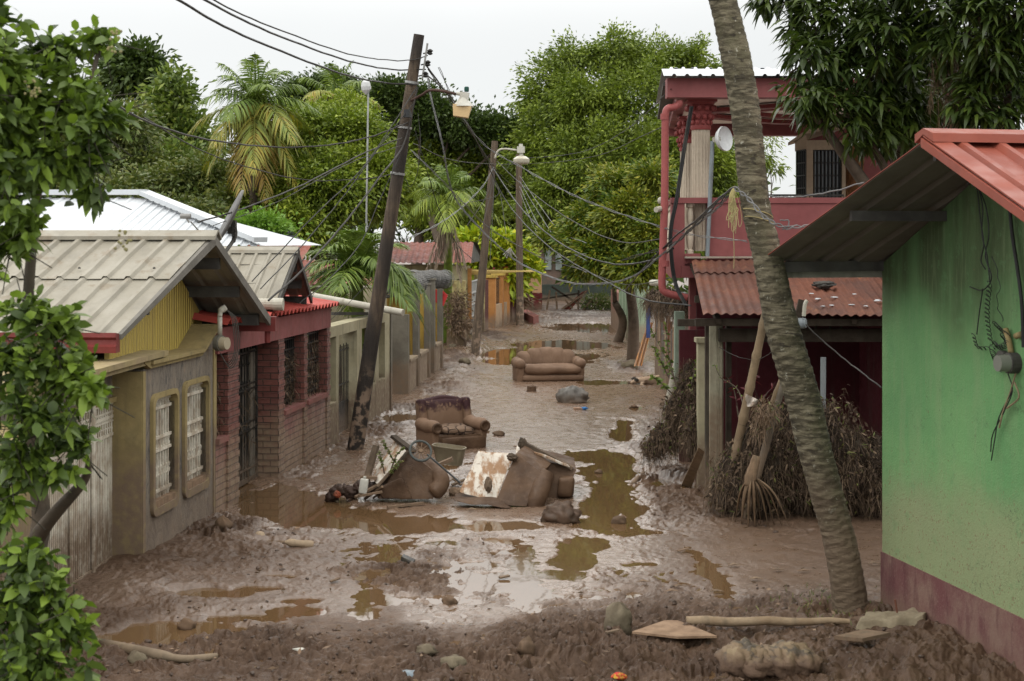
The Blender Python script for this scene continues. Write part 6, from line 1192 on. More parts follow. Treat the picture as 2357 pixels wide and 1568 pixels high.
# splintered boards and scraps wedged round the heap
rd = random.Random(12)
for i, (u, v, du, dv, w, lb) in enumerate(((1040, 1122, 30, -14, .08, 'short broken board lying between the two wrecks near the rod'), (1062, 1118, -20, -18, .06, 'upright splinter between the two wrecks'), (858, 1148, 26, -22, .05, 'dark splinter propped on the foot of the left wreck'), (800, 1146, 34, -30, .04, 'thin twig slanting over the sodden cloth'), (1205, 1030, -22, 6, .05, 'loose slat behind the white lined wreck'), (1110, 995, 14, 3, .10, 'dark board end just right of the upright armchair'), (1150, 1330, 22, -3, .05, 'small wet board in the trodden mud right of the middle'), (760, 1345, 20, -6, .04, 'short stick in the mud below the long left puddle'), (1560, 1270, 26, -5, .04, 'short stick on the smooth mud before the leaning plank'), (1395, 1492, 30, -4, .04, 'broken stick lying just below the flat board'))):
    p = gp(u, v, .02); p.z = max(TZ(p), 0)+.02; q = p+Vector((du*p.y/F, .05, max(0, -dv)*p.y/F*.8)); mb = MB(); mb.bar(p, q, w, w*.35); mb.build('plank', TIM if i % 3 else WOOD, label=lb, cat='plank')
# basin
bs = gp(1034, 1062); bt = thing('plastic_tub', 'olive grey plastic tub sitting in the mud before the upright armchair', 'tub', bs); mb = MB(); c = at(1034, 1046, 21.2); n = 24
for sc_, z in ((.78, -.14), (1, .10), (1.06, .11), (1.06, .125), (.98, .125), (.94, .09), (.74, -.12)):
    for k in range(n):
        a = 2*PI*k/n; x = .24*sc_*math.copysign(abs(math.cos(a))**.5, math.cos(a)); y = .15*sc_*math.copysign(abs(math.sin(a))**.5, math.sin(a)); mb.v.append(c+Matrix.Rotation(-.25, 3, 'Z') @ Vector((x, y, z-.1*x)))
for i in range(6):
    for k in range(n): mb.f.append((i*n+k, i*n+(k+1) % n, (i+1)*n+(k+1) % n, (i+1)*n+k))
mb.f.append(tuple(range(6*n, 7*n))); mb.build('shell', paint('olive_tub', (.27, .23, .15), (.22, .18, .12), rough=.5, mud=.1), bt, smooth=True, angle=40)
BAGM = paint('blue_grey_bag', (.20, .19, .175), (.12, .11, .10), rough=.6, sc=7, mud=.12, bump=.9, bsc=9)
def lump(name, label, cat, u, v, sx, sz, m, amp=.4, fr=2.2, seed=0, z=None, sy=None, n=14, R=None):
    p = gp(u, v); h = TZ(p); p = gp(u, v, max(h, 0)); hx_ = sx*p.y/F; hz = sz*p.y/F; c = p+Vector((0, (sy or hx_)*.6, hz*.35)); mb = MB(); mb.blob(c, (hx_, sy or hx_*.75, hz), amp, fr, seed, n, R, .16); return mb.build(name, m, label=label, cat=cat, smooth=True)
lump('torn_foam', 'muddy lump of torn stuffing between the two wrecks', 'stuffing', 1052, 1142, 18, 14, TIM, .5, 2.5, 21)
lump('rubbish_bag', 'blue grey bundle lying in the mud right of the armchair', 'bag', 1320, 928, 36, 26, BAGM, .35, 2.5, 3)
lump('muddy_bag', 'crumpled mud-brown plastic bag right of the furniture heap', 'bag', 1292, 1204, 45, 32, paint('muddy_plastic', (.12, .075, .05), (.08, .052, .036), rough=.5, sc=8, bump=.9, bsc=9), .3, 2.2, 8, n=26)
ROCK = paint('pale_rock', (.21, .175, .12), (.15, .12, .082), rough=.9, sc=7, bump=.8, streak=.1); ROCKB = paint('brown_rock', (.17, .11, .07), (.12, .08, .052), rough=.85, sc=7, streak=.1)
for nm, lb, u, v, sx, sz, m, sd_ in (('stone', 'flat brown stone in the smooth mud right of the armchair', 1148, 1004, 14, 8, ROCKB, 1), ('stone', 'pale pointed stone left of the flat board', 1425, 1450, 32, 42, ROCK, 22), ('stone', 'rounded tan stone at the lower left edge of the mud', 312, 1532, 22, 20, ROCK, 3), ('stone', 'tan stone with a flat top in the lower mud', 980, 1508, 24, 15, ROCK, 4), ('stone', 'pointed buff stone right of the lower middle', 1212, 1502, 20, 22, ROCKB, 5), ('stone', 'grey green stone at the bottom edge', 1042, 1542, 28, 20, ROCK, 6), ('stone', 'orange brown lump beside a dark clod', 1034, 1394, 17, 14, ROCKB, 7), ('stone', 'small pale rock by the roots at the far right fence', 1452, 848, 20, 12, ROCK, 8), ('stone', 'whitish stone by the foot of the middle pole', 1068, 836, 14, 9, ROCK, 9), ('stone', 'rock half sunk beside the green stream', 1425, 1206, 17, 14, ROCKB, 10), ('stone', 'dark clod standing near the stone-faced wall', 510, 1222, 20, 20, ROCKB, 11), ('stone', 'small yellow stone by the far right fence', 1428, 838, 8, 5, ROCK, 12), ('stone', 'small dark stone at the mid right of the stream', 1460, 940, 8, 6, ROCKB, 13), ('stone', 'dark clod at the foot of the far right fence', 1468, 802, 7, 12, ROCKB, 14), ('stone', 'pebble under the muddy bag', 1378, 1090, 9, 6, ROCKB, 15), ('stone', 'grey stone low on the left by the long puddle', 425, 1450, 20, 16, ROCKB, 16), ('stone', 'tan stone lying by the third fence post', 1042, 800, 8, 6, ROCK, 17)):
    lump(nm, lb, 'stone', u, v, sx, sz, m, .45, 1.6, sd_, n=10)
pt = thing('clay_pot', 'small pale round pot lying in the mud below the brick wall', 'pot', gp(597, 1246)); mb = MB(); c = at(597, 1236, 17.3); mb.blob(c, (.075, .07, .07), .1, 2, 3); mb.lathe(c+Vector((-.05, -.03, -.02)), [(.04, 0), (.045, .03), (.03, .04)], 10, axis=(-.8, -.6, -.1)); mb.build('body', paint('pot_clay', (.42, .32, .22), (.3, .2, .13)), pt, smooth=True)
bo = gp(690, 1266); bz = max(TZ(bo), 0)+.04; c = Vector((bo.x, bo.y, bz)); ax_ = Vector((.96, .1, -.12)).normalized(); bt_ = thing('bottle', 'mud-coated plastic bottle lying below the brick wall', 'bottle', c); mb = MB(); mb.lathe(c-ax_*.17, [(.015, -.02), (.018, .0), (.045, .05), (.05, .10), (.042, .12), (.042, .22), (.05, .24), (.05, .31), (.04, .33)], 14, axis=ax_); mb.build('body', paint('mud_bottle', (.36, .27, .18), (.28, .2, .13), rough=.6), bt_, smooth=True, angle=45); mb = MB(); mb.lathe(c-ax_*.17, [(.02, -.035), (.02, -.005)], 10, axis=ax_); mb.build('cap', OLIVE, bt_)
mb = MB(); p = gp(930, 1300, .02); mb.prism([p+Vector(q) for q in ((-.05, 0, 0), (.10, -.02, 0), (.10, 0, .03), (-.03, .01, .09))], (.02, .09, .01)); mb.build('dark_wedge', paint('dark_wet_wood', (.03, .024, .02), rough=.3), label='small dark wedge sticking out of the mud in the lower middle', cat='wedge')
mb = MB(); p = gp(1222, 903, .0); mb.box(p+Vector((.02, .1, .07)), (.17, .16, .13), Matrix.Rotation(.5, 3, 'Z')); mb.prism([p+Vector((-.12, 0, 0)), p+Vector((-.02, -.02, 0)), p+Vector((-.03, 0, .14))], (0, .1, 0)); mb.build('cardboard_box', MUDC, label='small muddy box between the armchair and the sofa', cat='box')
mb = MB(); p = gp(1335, 943, .02); mb.bar(p+Vector((-.14, 0, .02)), p+Vector((.05, 0, .02)), .12, .04); mb.build('wet_wrapper', paint('tan_wrapper', (.42, .26, .17)), label='tan wrapper below the blue grey bundle', cat='wrapper'); mb = MB(); mb.blob(p+Vector((.10, -.02, .03)), (.08, .05, .03), .5, 3, 4, 8); mb.build('blue_scrap', paint('blue_plastic', (.04, .22, .55), bump=0), label='bright blue scrap beside the tan wrapper', cat='scrap')
# foreground board, pole, block, plank, sack, chip, bag
def gz(u, v, dz=0): p = gp(u, v, .1); p.z = TZ(p)+dz; return p
def slab(pts, h, name, label, cat, m, tilt=0): 
    P = [gp(u, v, .12) for u, v in pts]; z = max(TZ(p) for p in P)+.035; P = [Vector((p.x, p.y, z+tilt*i)) for i, p in enumerate(P)]; mb = MB(); mb.prism(P, (0, 0, -h)); return mb.build(name, m, label=label, cat=cat)
slab([(1455, 1462), (1530, 1436), (1560, 1436), (1650, 1472), (1560, 1474)], .02, 'flat_board', 'flat tan board lying in the foreground mud', 'board', paint('tan_board', (.36, .24, .155), (.24, .155, .10), rough=.85, sc=6, streak=.2, grime=.6, gc=(.09, .055, .035)))
mb = MB(); a, b = gz(1580, 1443, .04), gz(1955, 1444, .06); mb.tube([a.lerp(b, i/8)+Vector((0, 0, .008*math.sin(i*2))) for i in range(9)], [.045, .044, .042, .04, .04, .038, .034, .03, .025], 10); mb.build('wooden_pole', paint('peeled_pole', (.35, .26, .17), (.26, .18, .11), sc=5), label='long peeled pole lying flat across the foreground', cat='pole', smooth=True, angle=50)
cb = thing('concrete_block', 'broken slab of pale concrete with a rusty bar at the foot of the green wall', 'concrete block', gz(2045, 1462)); BP = [(1965, 1462), (2127, 1440), (2127, 1400), (1985, 1425)]
mb = MB(); y_ = 12.9; hexmap(mb, [at(1966, 1466, 12.75), at(2128, 1452, 12.75), at(2128, 1418, 12.8), at(1972, 1430, 12.8), at(1980, 1440, 13.2), at(2126, 1428, 13.2), at(2124, 1402, 13.2), at(1992, 1410, 13.2)], .04, 12, .035, 9, 3); mb.build('block', paint('broken_concrete', (.30, .25, .17), (.23, .185, .125), rough=.95, sc=6, bump=.8, streak=.1), cb, smooth=True, angle=35)
mb = MB(); mb.tube([at(2065, 1410, 13), at(2060, 1380, 13)], .01, 6); mb.build('steel_bar', RUST, cb)
slab([(1920, 1494), (1990, 1478), (2050, 1486), (1985, 1500)], .03, 'flat_plank', 'short pale plank lying near the sack', 'plank', TIM)
mb = MB(); p = gz(1782, 1553); c = p+Vector((0, .25, .10))
for k in range(9): mb.blob(c+Vector((-.28+.07*k, .02*math.sin(k*2), .01*math.cos(k*1.7))), (.15, .2, .13+.03*math.sin(k*1.3)), .35, 2.2, k+30, 14)
t = NT('soiled_patterned_sack'); cc = t.mix(t.step(t.noise(7, 4), .5, .6), (.15, .105, .062), (.065, .052, .038)); cc = t.mix(t.step(t.noise(13, 2), .58, .64, 0, .6), cc, (.22, .17, .10)); cc = t.mix(t.step(t.xyz()[2], .14, .28, .9, 0), cc, (.085, .05, .032)); t.bsdf(cc, .8, t.bump(t.noise(16, 4), .6, .03)); mb.build('stuffed_sack', t.m, label='slumped patterned sack at the bottom right, coated with mud', cat='sack', smooth=True)
mb = MB(); p = gz(688, 1492, .03); mb.prism([p+Vector((-.06, .02, .02)), p+Vector((.02, -.01, .0)), p+Vector((.10, -.03, .01)), p+Vector((.03, .02, .03))], (0, 0, .008)); mb.build('white_chip', LW, label='small white shard stuck in the lower left mud', cat='shard')
mb = MB(); mb.blob(gz(950, 1542, .02), (.13, .06, .025), .5, 3, 2, 9); mb.build('blue_film', paint('blue_grey_film', (.22, .27, .31), rough=.3), label='shred of blue grey plastic film at the bottom edge', cat='plastic film', smooth=True)
mb = MB(); p = gz(1425, 1562, .03); mb.blob(p, (.06, .03, .03), .5, 3, 2, 7); mb.build('red_wrapper', paint('red_wrapper', (.55, .04, .04), (.6, .45, .05), sc=30, bump=0), label='bright red and yellow wrapper at the bottom edge', cat='wrapper')
# leaves and twigs dropped on the mud near the palm
for i, (u, v, s_) in enumerate(((1085, 1162, 0), (1650, 1345, 1), (1545, 1350, 2), (1690, 1288, 3), (1790, 1298, 4), (1562, 1340, 5), (2010, 1285, 1), (1740, 1318, 3), (1480, 1330, 2), (1850, 1300, 5))):
    p = gz(u, v, .02); mb = MB(); mb.prism([p+Vector((-.07, 0, 0)), p+Vector((0, -.03, .015)), p+Vector((.08, 0, .0)), p+Vector((0, .03, .02))], (0, 0, .004)); mb.build('fallen_leaf', (OLIVE, WOOD, TIM)[s_ % 3], label='dry leaf lying on the smooth mud left of the green house', cat='leaf', group='dry leaves lying on the smooth mud')
# dead animal by the right fence
def hound():
    o = gp(1487, 886); o.z = 0; t = thing('dog', 'pale dog lying on its side at the foot of the right fence', 'dog', o); m = paint('pale_fur', (.50, .37, .26), (.42, .29, .2), rough=.9, sc=5, streak=0, mud=.06)
    pts = [((.42, .1, .10), .10), ((.2, .08, .13), .135), ((-.02, .05, .13), .13), ((-.2, .0, .12), .10), ((-.30, -.05, .09), .065), ((-.40, -.12, .06), .04), ((.40, -.12, .05), .055), ((.30, -.30, .03), .03), ((.46, -.38, .02), .025), ((-.1, -.14, .05), .05), ((-.16, -.32, .03), .028), ((-.08, -.42, .02), .024), ((.55, .12, .05), .03), ((.66, .06, .03), .02)]
    ed = [(0, 1), (1, 2), (2, 3), (3, 4), (4, 5), (0, 6), (6, 7), (7, 8), (2, 9), (9, 10), (10, 11), (0, 12), (12, 13)]
    me = bpy.data.meshes.new('body'); me.from_pydata([p for p, r in pts], ed, []); ob = link('body', me, m, t, o)
    md = ob.modifiers.new('skin', 'SKIN')
    for i, (p, r) in enumerate(pts): me.skin_vertices[0].data[i].radius = (r, r*.9)
    me.skin_vertices[0].data[1].use_root = True; s = ob.modifiers.new('sub', 'SUBSURF'); s.levels = s.render_levels = 2
    for q in ((-.25, -.09, .13), (-.30, .03, .15)): mb = MB(); mb.blob(o+Vector(q), (.06, .03, .045), .3, 3, 1, 7); mb.build('ear', paint('dark_ear', (.03, .025, .022)), t, smooth=True)
    mb = MB(); mb.blob(o+Vector((-.445, -.15, .06)), (.02, .02, .018), .1, 2, 1, 6); mb.build('nose', BLK, t)
hound()
# ---------------------------------------------------------------- right-hand fence line and far debris
pg = Fr(gp(1437, 792), gp(1425, 755)); 
wg = Fr(gp(1474, 802), gp(1430, 772)); PG = paint('pale_green_wall', (.36, .46, .33), (.32, .41, .29), mud=.8, mudc=(.36, .30, .22)); hw = thing('pale_green_wall', 'pale green pilastered wall behind the far right tree trunks', 'wall', wg.pt(0, 0, 0))
mb = MB(); wg.n = -wg.n if wg.n.x > 0 else wg.n; mb.lb(wg, 0, wg.len, -.3, -.1, -.2, 2.5); mb.build('wall', PG, hw)
for k in range(6): mb = MB(); a = wg.len*k/5.2; mb.lb(wg, a, a+.25, -.1, .1, -.2, 2.7); mb.build('pilaster', PG, hw)
mb = MB(); a = gp(1422, 765); mb.bb(a.x, a.x+.3, a.y-2, a.y+4, -.2, 1.6); mb.build('pink_wall_end', paint('dull_pink_wall', (.30, .15, .12), mud=.8), label='low dull pink wall end just beyond the pale green wall', cat='wall')
pf = Fr(gp(1500, 868), gp(1600, 1040)); pf.n = -pf.n if pf.n.x > 0 else pf.n; hf = thing('board_fence', 'patched fence of muddy upright boards on the right', 'fence', pf.pt(0, 0, 0)); rd = random.Random(5)
BC = [paint('board_brown', (.17, .10, .065), (.12, .075, .05), mud=1.0, streak=.5), paint('board_tan', (.38, .28, .19), (.3, .21, .14), mud=.8), paint('board_grey', (.16, .15, .14), (.12, .11, .10), mud=.5), paint('board_redbrown', (.23, .10, .06), (.17, .075, .05), mud=.5)]
k = 0; a = 0
while a < pf.len-.2:
    w = rd.uniform(.10, .22); mb = MB(); mb.lb(pf, a, a+w, -.12+rd.uniform(-.03, .03), -.08, -.2, 1.55+rd.uniform(-.25, .35)); mb.build('board', BC[rd.choice((0, 0, 1, 2, 3, 1))], hf); a += w+rd.uniform(.02, .10); k += 1
mb = MB(); mb.lb(pf, 0, pf.len, -.16, -.13, .5, .6); mb.lb(pf, 0, pf.len, -.16, -.13, 1.3, 1.4); mb.build('rail', WOOD, hf)
mb = MB(); mb.tube([gp(1537, 943), at(1586, 716, 30)], .10, 12); mb.build('leaning_pipe', PVC, label='fat off-white pipe leaning against the right fence', cat='pipe', smooth=True, angle=40)
mb = MB(); a = at(1565, 0, 27).x; mb.bb(a-.09, a+.09, 27, 27.2, -.2, 2.3); mb.build('teal_post', paint('pale_teal', (.26, .33, .26), (.22, .28, .22), mud=1.0), label='pale teal post behind the leaning pipe', cat='post')
mb = MB(); mb.tube([at(1500, 651, 33), at(1530, 651, 32)], .07, 12); mb.build('short_pipe', PVC, label='short white pipe end poking out left of the rose drain pipe', cat='pipe')
oc = thing('orange_tarp', 'orange and tan cloth draped over a pole leaning at the far right fence', 'cloth', gp(1465, 843)); t = NT('orange_folds'); cc = t.mix(t.step(t.noise(1, 4, t.map((14, 3, .8))), .45, .58), (.30, .18, .11), (.42, .19, .06)); t.bsdf(cc, .8); mb = MB()
a0, a1 = [at(1458, 842, 40), at(1476, 842, 40)], [at(1490, 742, 40.5), at(1502, 742, 40.5)]
for i in range(7):
    f = i/6; r_ = [a0[0].lerp(a1[0], f), a0[1].lerp(a1[1], f)]
    for j in range(7): p = r_[0].lerp(r_[1], j/6); mb.v.append(p+Vector((0, -.1*math.sin(j*2.2)-.1, 0)))
for i in range(6):
    for j in range(6): q = i*7+j; mb.f.append((q, q+1, q+8, q+7))
mb.build('cloth', t.m, oc, smooth=True); mb = MB(); mb.tube([at(1470, 842, 40.3), at(1497, 722, 40.7)], .04, 6); mb.build('pole', WOOD, oc)
mb = MB(); mb.bb(at(1488, 0, 39).x, at(1497, 0, 39).x, 39, 39.1, 1.0, 1.9); mb.build('blue_cloth', paint('blue_cloth', (.05, .08, .22), bump=0), label='narrow blue cloth beside the orange one', cat='cloth')
# lamp-like weatherhead on a stick
wh_ = thing('service_entrance', 'grey round cable head on a pale pipe tied to a stick by the palm trunk', 'cable head', at(1843, 752, 15)); mb = MB(); mb.tube(spline([at(1858, 692, 15), at(1853, 700, 15), at(1850, 728, 15)], 3), .021, 8); mb.build('pipe', PVC, wh_); mb = MB(); mb.lathe(at(1838, 744, 15.05), [(.055, 0), (.058, .05), (.05, .08)], 16, axis=(.9, -.4, 0)); mb.build('head', paint('grey_head', (.24, .27, .29), rough=.4), wh_); mb = MB(); mb.bar(at(1828, 762, 15.1), at(1845, 690, 15.1), .045, .06); mb.build('stick', WOOD, wh_)
# bamboo and sticks leaning at the porch
BAM = paint('dry_bamboo', (.30, .22, .135), (.23, .165, .10), rough=.6, sc=4, mud=.9, mudc=(.30, .215, .145), streak=.4)
def bamboo(label, p0, p1, r0, r1, nodes=6, m=None, bow=0.0):
    p0, p1 = Vector(p0), Vector(p1); mb = MB(); N = nodes*6; pts = []; rs = []
    for i in range(N+1):
        f = i/N; pts.append(p0.lerp(p1, f)+Vector((bow*math.sin(PI*f), 0, 0))); r = r0+(r1-r0)*f; rs.append(r*(1.16 if i % 6 == 3 else .97))
    mb.tube(pts, rs, 10); return mb.build('bamboo_pole', m or BAM, label=label, cat='pole', smooth=True, group='poles leaning at the porch')
bamboo('thickest bamboo pole leaning at the porch, tied with white cloth', gp(1660, 1187)-Vector((0, 0, .1)), at(1764, 712, 18.4), .066, .052, 7)
bamboo('shorter bamboo pole right behind the thickest one', gp(1674, 1178)-Vector((0, 0, .1)), at(1800, 870, 18.6), .046, .034, 5)
bamboo('thinnest crooked stick left of the bamboo', gp(1630, 1184)-Vector((0, 0, .05)), at(1722, 975, 18.7), .026, .018, 4, TIM, .03)
bamboo('grey timber prop leaning right of the bamboo', gp(1712, 1202)-Vector((0, 0, .05)), at(1812, 850, 18.2), .045, .042, 1, paint('grey_timber', (.15, .125, .095), (.11, .09, .07), mud=1.0, sc=5))
wc_ = NT('white_knotted_cloth'); wc_.bsdf(wc_.mix(wc_.step(wc_.noise(9, 4), .4, .6), (.5, .45, .40), (.36, .28, .22)), .85, wc_.bump(wc_.noise(20, 3, wc_.map((1, 1, 4))), .8, .02)); mb = MB(); b = len(mb.v)
for i in range(9):
    for j in range(7): u = 1716+(1752-1716)*i/8+(3 if j > 3 else 0); v = 906+(i*2.2)+(8+22*(1-i/10))*j/6; mb.v.append(at(u, v, 18.05-.06*math.sin(i*1.3+j*.8)-.05*math.sin(PI*i/8)))
for i in range(8):
    for j in range(6): q = i*7+j; mb.f.append((q, q+1, q+8, q+7))
mb.build('white_cloth', wc_.m, label='torn white cloth knotted round the bamboo', cat='cloth', smooth=True)
# dry palm sheath fanned at the foot
mb = MB(); SH = paint('dry_sheath', (.25, .165, .10), (.15, .10, .062), rough=.8, sc=6, streak=.6)
tp = at(1730, 1092, 17.9)
for k, (u, v) in enumerate(((1692, 1204), (1706, 1208), (1722, 1213), (1738, 1214), (1752, 1210), (1768, 1212), (1782, 1208), (1800, 1212), (1818, 1214))):
    e_ = gp(u, v, .02); m1 = tp.lerp(e_, .45)+Vector((.02*(k-4)*.6, -.06, .08)); c = spline([tp, m1, e_], 6); w = [(.015+.035*math.sin(PI*min(1, i/12*1.1)))*(2.2 if k in (1, 2, 3) else 1.1) for i in range(len(c))]
    mb.tube(c, w, 5, flat=.22)
mb.tube(spline([at(1742, 1050, 17.95), tp, at(1722, 1120, 17.85)], 4), [.05, .06, .06, .07, .07, .08, .07, .06, .05], 8); mb.build('palm_sheath', SH, label='split dry palm sheath fanned out on the mud under the props', cat='palm sheath', smooth=True)
mb = MB(); mb.prism([gp(1568, 1118), gp(1592, 1122), at(1622, 1040, 19.4), at(1608, 1030, 19.4)], (0, .03, 0)); mb.build('leaning_plank', paint('tan_plank', (.34, .24, .15), (.26, .18, .11), sc=5), label='broad muddy plank leaning against the dark porch post', cat='plank')
mb = MB(); mb.tube(spline([gp(1456, 1116), gp(1470, 1100, .04), gp(1482, 1090, .03)], 4), .04, 7); mb.build('drift_log', TIM, label='short drift log on the right bank of the stream', cat='log', smooth=True)
mb = MB(); mb.tube(spline([gz(235, 1458, .04), gz(330, 1498, .05), gz(420, 1508, .04), gz(500, 1500, .03)], 4), [.05]*7+[.035]*6, 8); mb.build('drift_branch', paint('pale_branch', (.25, .19, .13)), label='crooked pale branch lying by the lower left bush', cat='branch', smooth=True)
# heap of wreckage at the end of the street
hp = thing('wreckage_heap', 'heap of broken posts and bent roofing sheets at the end of the street', 'debris heap', gp(1310, 712)); ydd = 76
def fp(u, v, Y=ydd): return at(u, v, Y)
for i, (p0, p1, w) in enumerate((((1228, 722), (1222, 670), .22), ((1258, 716), (1266, 668), .2), ((1282, 714), (1280, 672), .16), ((1331, 712), (1332, 668), .16), ((1293, 712), (1350, 672), .3), ((1300, 690), (1318, 710), .15), ((1240, 690), (1330, 676), .12), ((1350, 690), (1420, 712), .12), ((1306, 640), (1314, 672), .3), ((1270, 660), (1330, 700), .12), ((1204, 718), (1216, 700), .12), ((1340, 716), (1362, 690), .5))):
    mb = MB(); mb.bar(fp(*p0), fp(*p1), w, .1); mb.build('broken_post', TIM if i % 3 else WOOD, hp)
mb = MB(); sheet(mb, fp(1340, 672), fp(1354, 668), fp(1296, 712), fp(1312, 714), .2, .05, 'sine', nt=3); mb.build('bent_sheet', RUSTR, hp); mb = MB(); sheet(mb, fp(1346, 688), fp(1366, 694), fp(1334, 714), fp(1352, 718), .2, .05, 'sine', nt=3); mb.build('bent_sheet', METAL_GREY, hp)
mb = MB(); mb.prism([gp(1198, 733), gp(1228, 748), gp(1240, 744), gp(1212, 728)], (0, 0, .35)); mb.build('roof_scrap', paint('dull_red_scrap', (.28, .10, .08)), label='dull red scrap of roofing at the foot of the farthest pole', cat='roof scrap')
# ---------------------------------------------------------------- vegetation
MANGO = leafmat('mango_leaves', [(.10, .145, .016), (.165, .225, .022), (.06, .092, .012), (.27, .32, .035)], clump=.3, cs=.5)
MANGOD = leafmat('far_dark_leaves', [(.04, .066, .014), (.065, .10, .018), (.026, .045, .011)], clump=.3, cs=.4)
YELG = leafmat('yellow_green_leaves', [(.14, .19, .03), (.09, .14, .025), (.20, .24, .045), (.05, .09, .02)], clump=.35, cs=.6)
OLIV = leafmat('olive_feathery', [(.11, .13, .028), (.075, .11, .022), (.16, .165, .04), (.05, .075, .02)], clump=.4, cs=.6)
LIME = leafmat('lime_leaves', [(.14, .26, .03), (.09, .19, .02), (.18, .30, .05)], clump=.3)
TAMA = leafmat('tamarind_leaves', [(.075, .11, .014), (.13, .18, .019), (.048, .075, .010), (.23, .29, .033)], clump=.42, cs=.75)
ORNG = leafmat('yellow_tipped_leaves', [(.07, .12, .012), (.04, .075, .010), (.13, .18, .016), (.24, .22, .02)], clump=.3, cs=1.1)
BRITE = leafmat('bright_yellow_leaves', [(.36, .42, .02), (.22, .32, .02), (.55, .52, .03), (.16, .24, .02)], clump=.2, cs=.8)
NEARL = leafmat('near_bush_leaves', [(.038, .06, .014), (.06, .10, .016), (.026, .044, .013), (.10, .155, .018), (.17, .25, .026)], clump=.3, cs=1.7, trans=.24, rough=.52)
NMANG = leafmat('near_mango_leaves', [(.026, .045, .010), (.042, .07, .012), (.017, .03, .008), (.075, .11, .016)], clump=.3, cs=1.2, trans=.25, rough=.4)
PALMG = leafmat('palm_green', [(.10, .155, .02), (.065, .11, .016), (.165, .22, .035)], clump=.3)
PALMY = leafmat('palm_yellowing', [(.22, .23, .035), (.13, .18, .03), (.32, .25, .04)], clump=.3)
PALMO = leafmat('palm_orange', [(.33, .22, .04), (.25, .16, .035), (.20, .20, .035)], clump=.3)
DEADF = leafmat('dead_frond', [(.20, .155, .11), (.13, .10, .075), (.28, .22, .16)], trans=.08, rough=.85)
DEADL = leafmat('dead_leaves', [(.17, .11, .07), (.10, .07, .05), (.25, .17, .11)], trans=.1, rough=.8)
def G0(u, Y): return (at(u, 0, Y).x, Y, 0)
L = lob
# far woods closing the view
w_ = [L(u, v, Y, 130, h) for u, v, Y, h in ((-60, 470, 110, 120), (120, 450, 115, 120), (330, 480, 112, 90), (560, 470, 115, 90), (700, 420, 110, 100), (900, 420, 112, 110), (1100, 430, 110, 90), (1220, 440, 100, 90), (1330, 470, 105, 120), (1480, 480, 105, 110), (1600, 500, 100, 80), (1180, 560, 96, 60), (1290, 600, 98, 50), (1400, 590, 96, 50))]
fw_ = npobj('distant_woodland', *join([(lambda C, O: leaves(np.repeat(C, 26, 0)+rng.normal(size=(len(C)*26, 3))*1.3, np.repeat(O, 26, 0)+rng.normal(size=(len(C)*26, 3))*.7, rng.uniform(.5, .9, len(C)*26), .34, .2, 'rhomb'))(*lobe_pts(w_, 1500, .6))]), MANGOD, label='dense dark woodland closing the view behind the houses', cat='woodland', kind='stuff')
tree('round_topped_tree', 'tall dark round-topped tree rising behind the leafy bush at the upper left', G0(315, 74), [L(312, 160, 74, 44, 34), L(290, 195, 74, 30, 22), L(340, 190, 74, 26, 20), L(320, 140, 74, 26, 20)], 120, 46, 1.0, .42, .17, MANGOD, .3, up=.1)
tree('slender_tree', 'pointed yellow-green tree with gaps of sky, left of the coconut palm', G0(400, 62), [L(402, 185, 62, 14, 22), L(405, 230, 62, 26, 26), L(395, 290, 62, 44, 40), L(430, 330, 62, 40, 40), L(340, 330, 62, 44, 40), L(390, 385, 60, 60, 40)], 210, 44, .85, .34, .15, YELG, .25)
tree('shaggy_tree', 'shaggy olive tree behind the white roof, half behind the near bush', G0(290, 54), [L(280, 300, 54, 60, 50), L(300, 390, 54, 70, 50), L(230, 360, 54, 60, 60), L(170, 330, 54, 60, 80)], 210, 46, .8, .3, .1, OLIV, .25, droop=.4)
tree('feathery_tree', 'low olive feathery tree right above the ridge of the white roof', G0(400, 50), [L(340, 450, 50, 70, 45), L(430, 430, 50, 60, 50), L(500, 440, 50, 50, 55), L(250, 460, 48, 70, 50), L(540, 480, 48, 50, 45), L(420, 500, 46, 90, 30)], 330, 50, .7, .24, .09, OLIV, .2, droop=.4)
tree('mango_tree', 'wide mango tree directly left of the leaning pole, largest of the mango row', G0(760, 52), [L(650, 400, 50, 60, 70), L(720, 320, 50, 80, 60), L(800, 330, 50, 80, 70), L(850, 420, 49, 80, 80), L(740, 440, 48, 90, 80), L(620, 480, 48, 60, 50), L(680, 520, 47, 80, 40), L(790, 260, 52, 50, 35)], 720, 110, .50, .19, .085, MANGO, .35, 'mango trees behind the houses', droop=.35, along=.3)
tree('mango_tree', 'mango tree seen through the cables between the two nearer poles', G0(1000, 68), [L(900, 340, 76, 60, 70), L(960, 320, 76, 60, 50), L(1030, 360, 76, 70, 60), L(1090, 400, 76, 70, 80), L(980, 440, 75, 90, 90), L(1060, 500, 75, 90, 60), L(1150, 380, 78, 50, 50), L(1180, 460, 78, 50, 80), L(1140, 540, 78, 60, 40)], 780, 110, .62, .24, .105, MANGO, .35, 'mango trees behind the houses', droop=.35, along=.3)
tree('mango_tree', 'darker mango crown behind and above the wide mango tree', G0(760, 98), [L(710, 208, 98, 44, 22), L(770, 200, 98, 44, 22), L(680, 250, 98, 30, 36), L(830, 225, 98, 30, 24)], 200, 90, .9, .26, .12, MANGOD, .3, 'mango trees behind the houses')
tree('mango_tree', 'mango crown just right behind the leaning pole under the street lamp', G0(950, 74), [L(910, 225, 74, 50, 30), L(970, 255, 74, 50, 35), L(1040, 285, 74, 60, 30), L(1120, 300, 74, 40, 24), L(1180, 305, 74, 36, 22)], 280, 90, .85, .25, .12, MANGOD, .3, 'mango trees behind the houses')
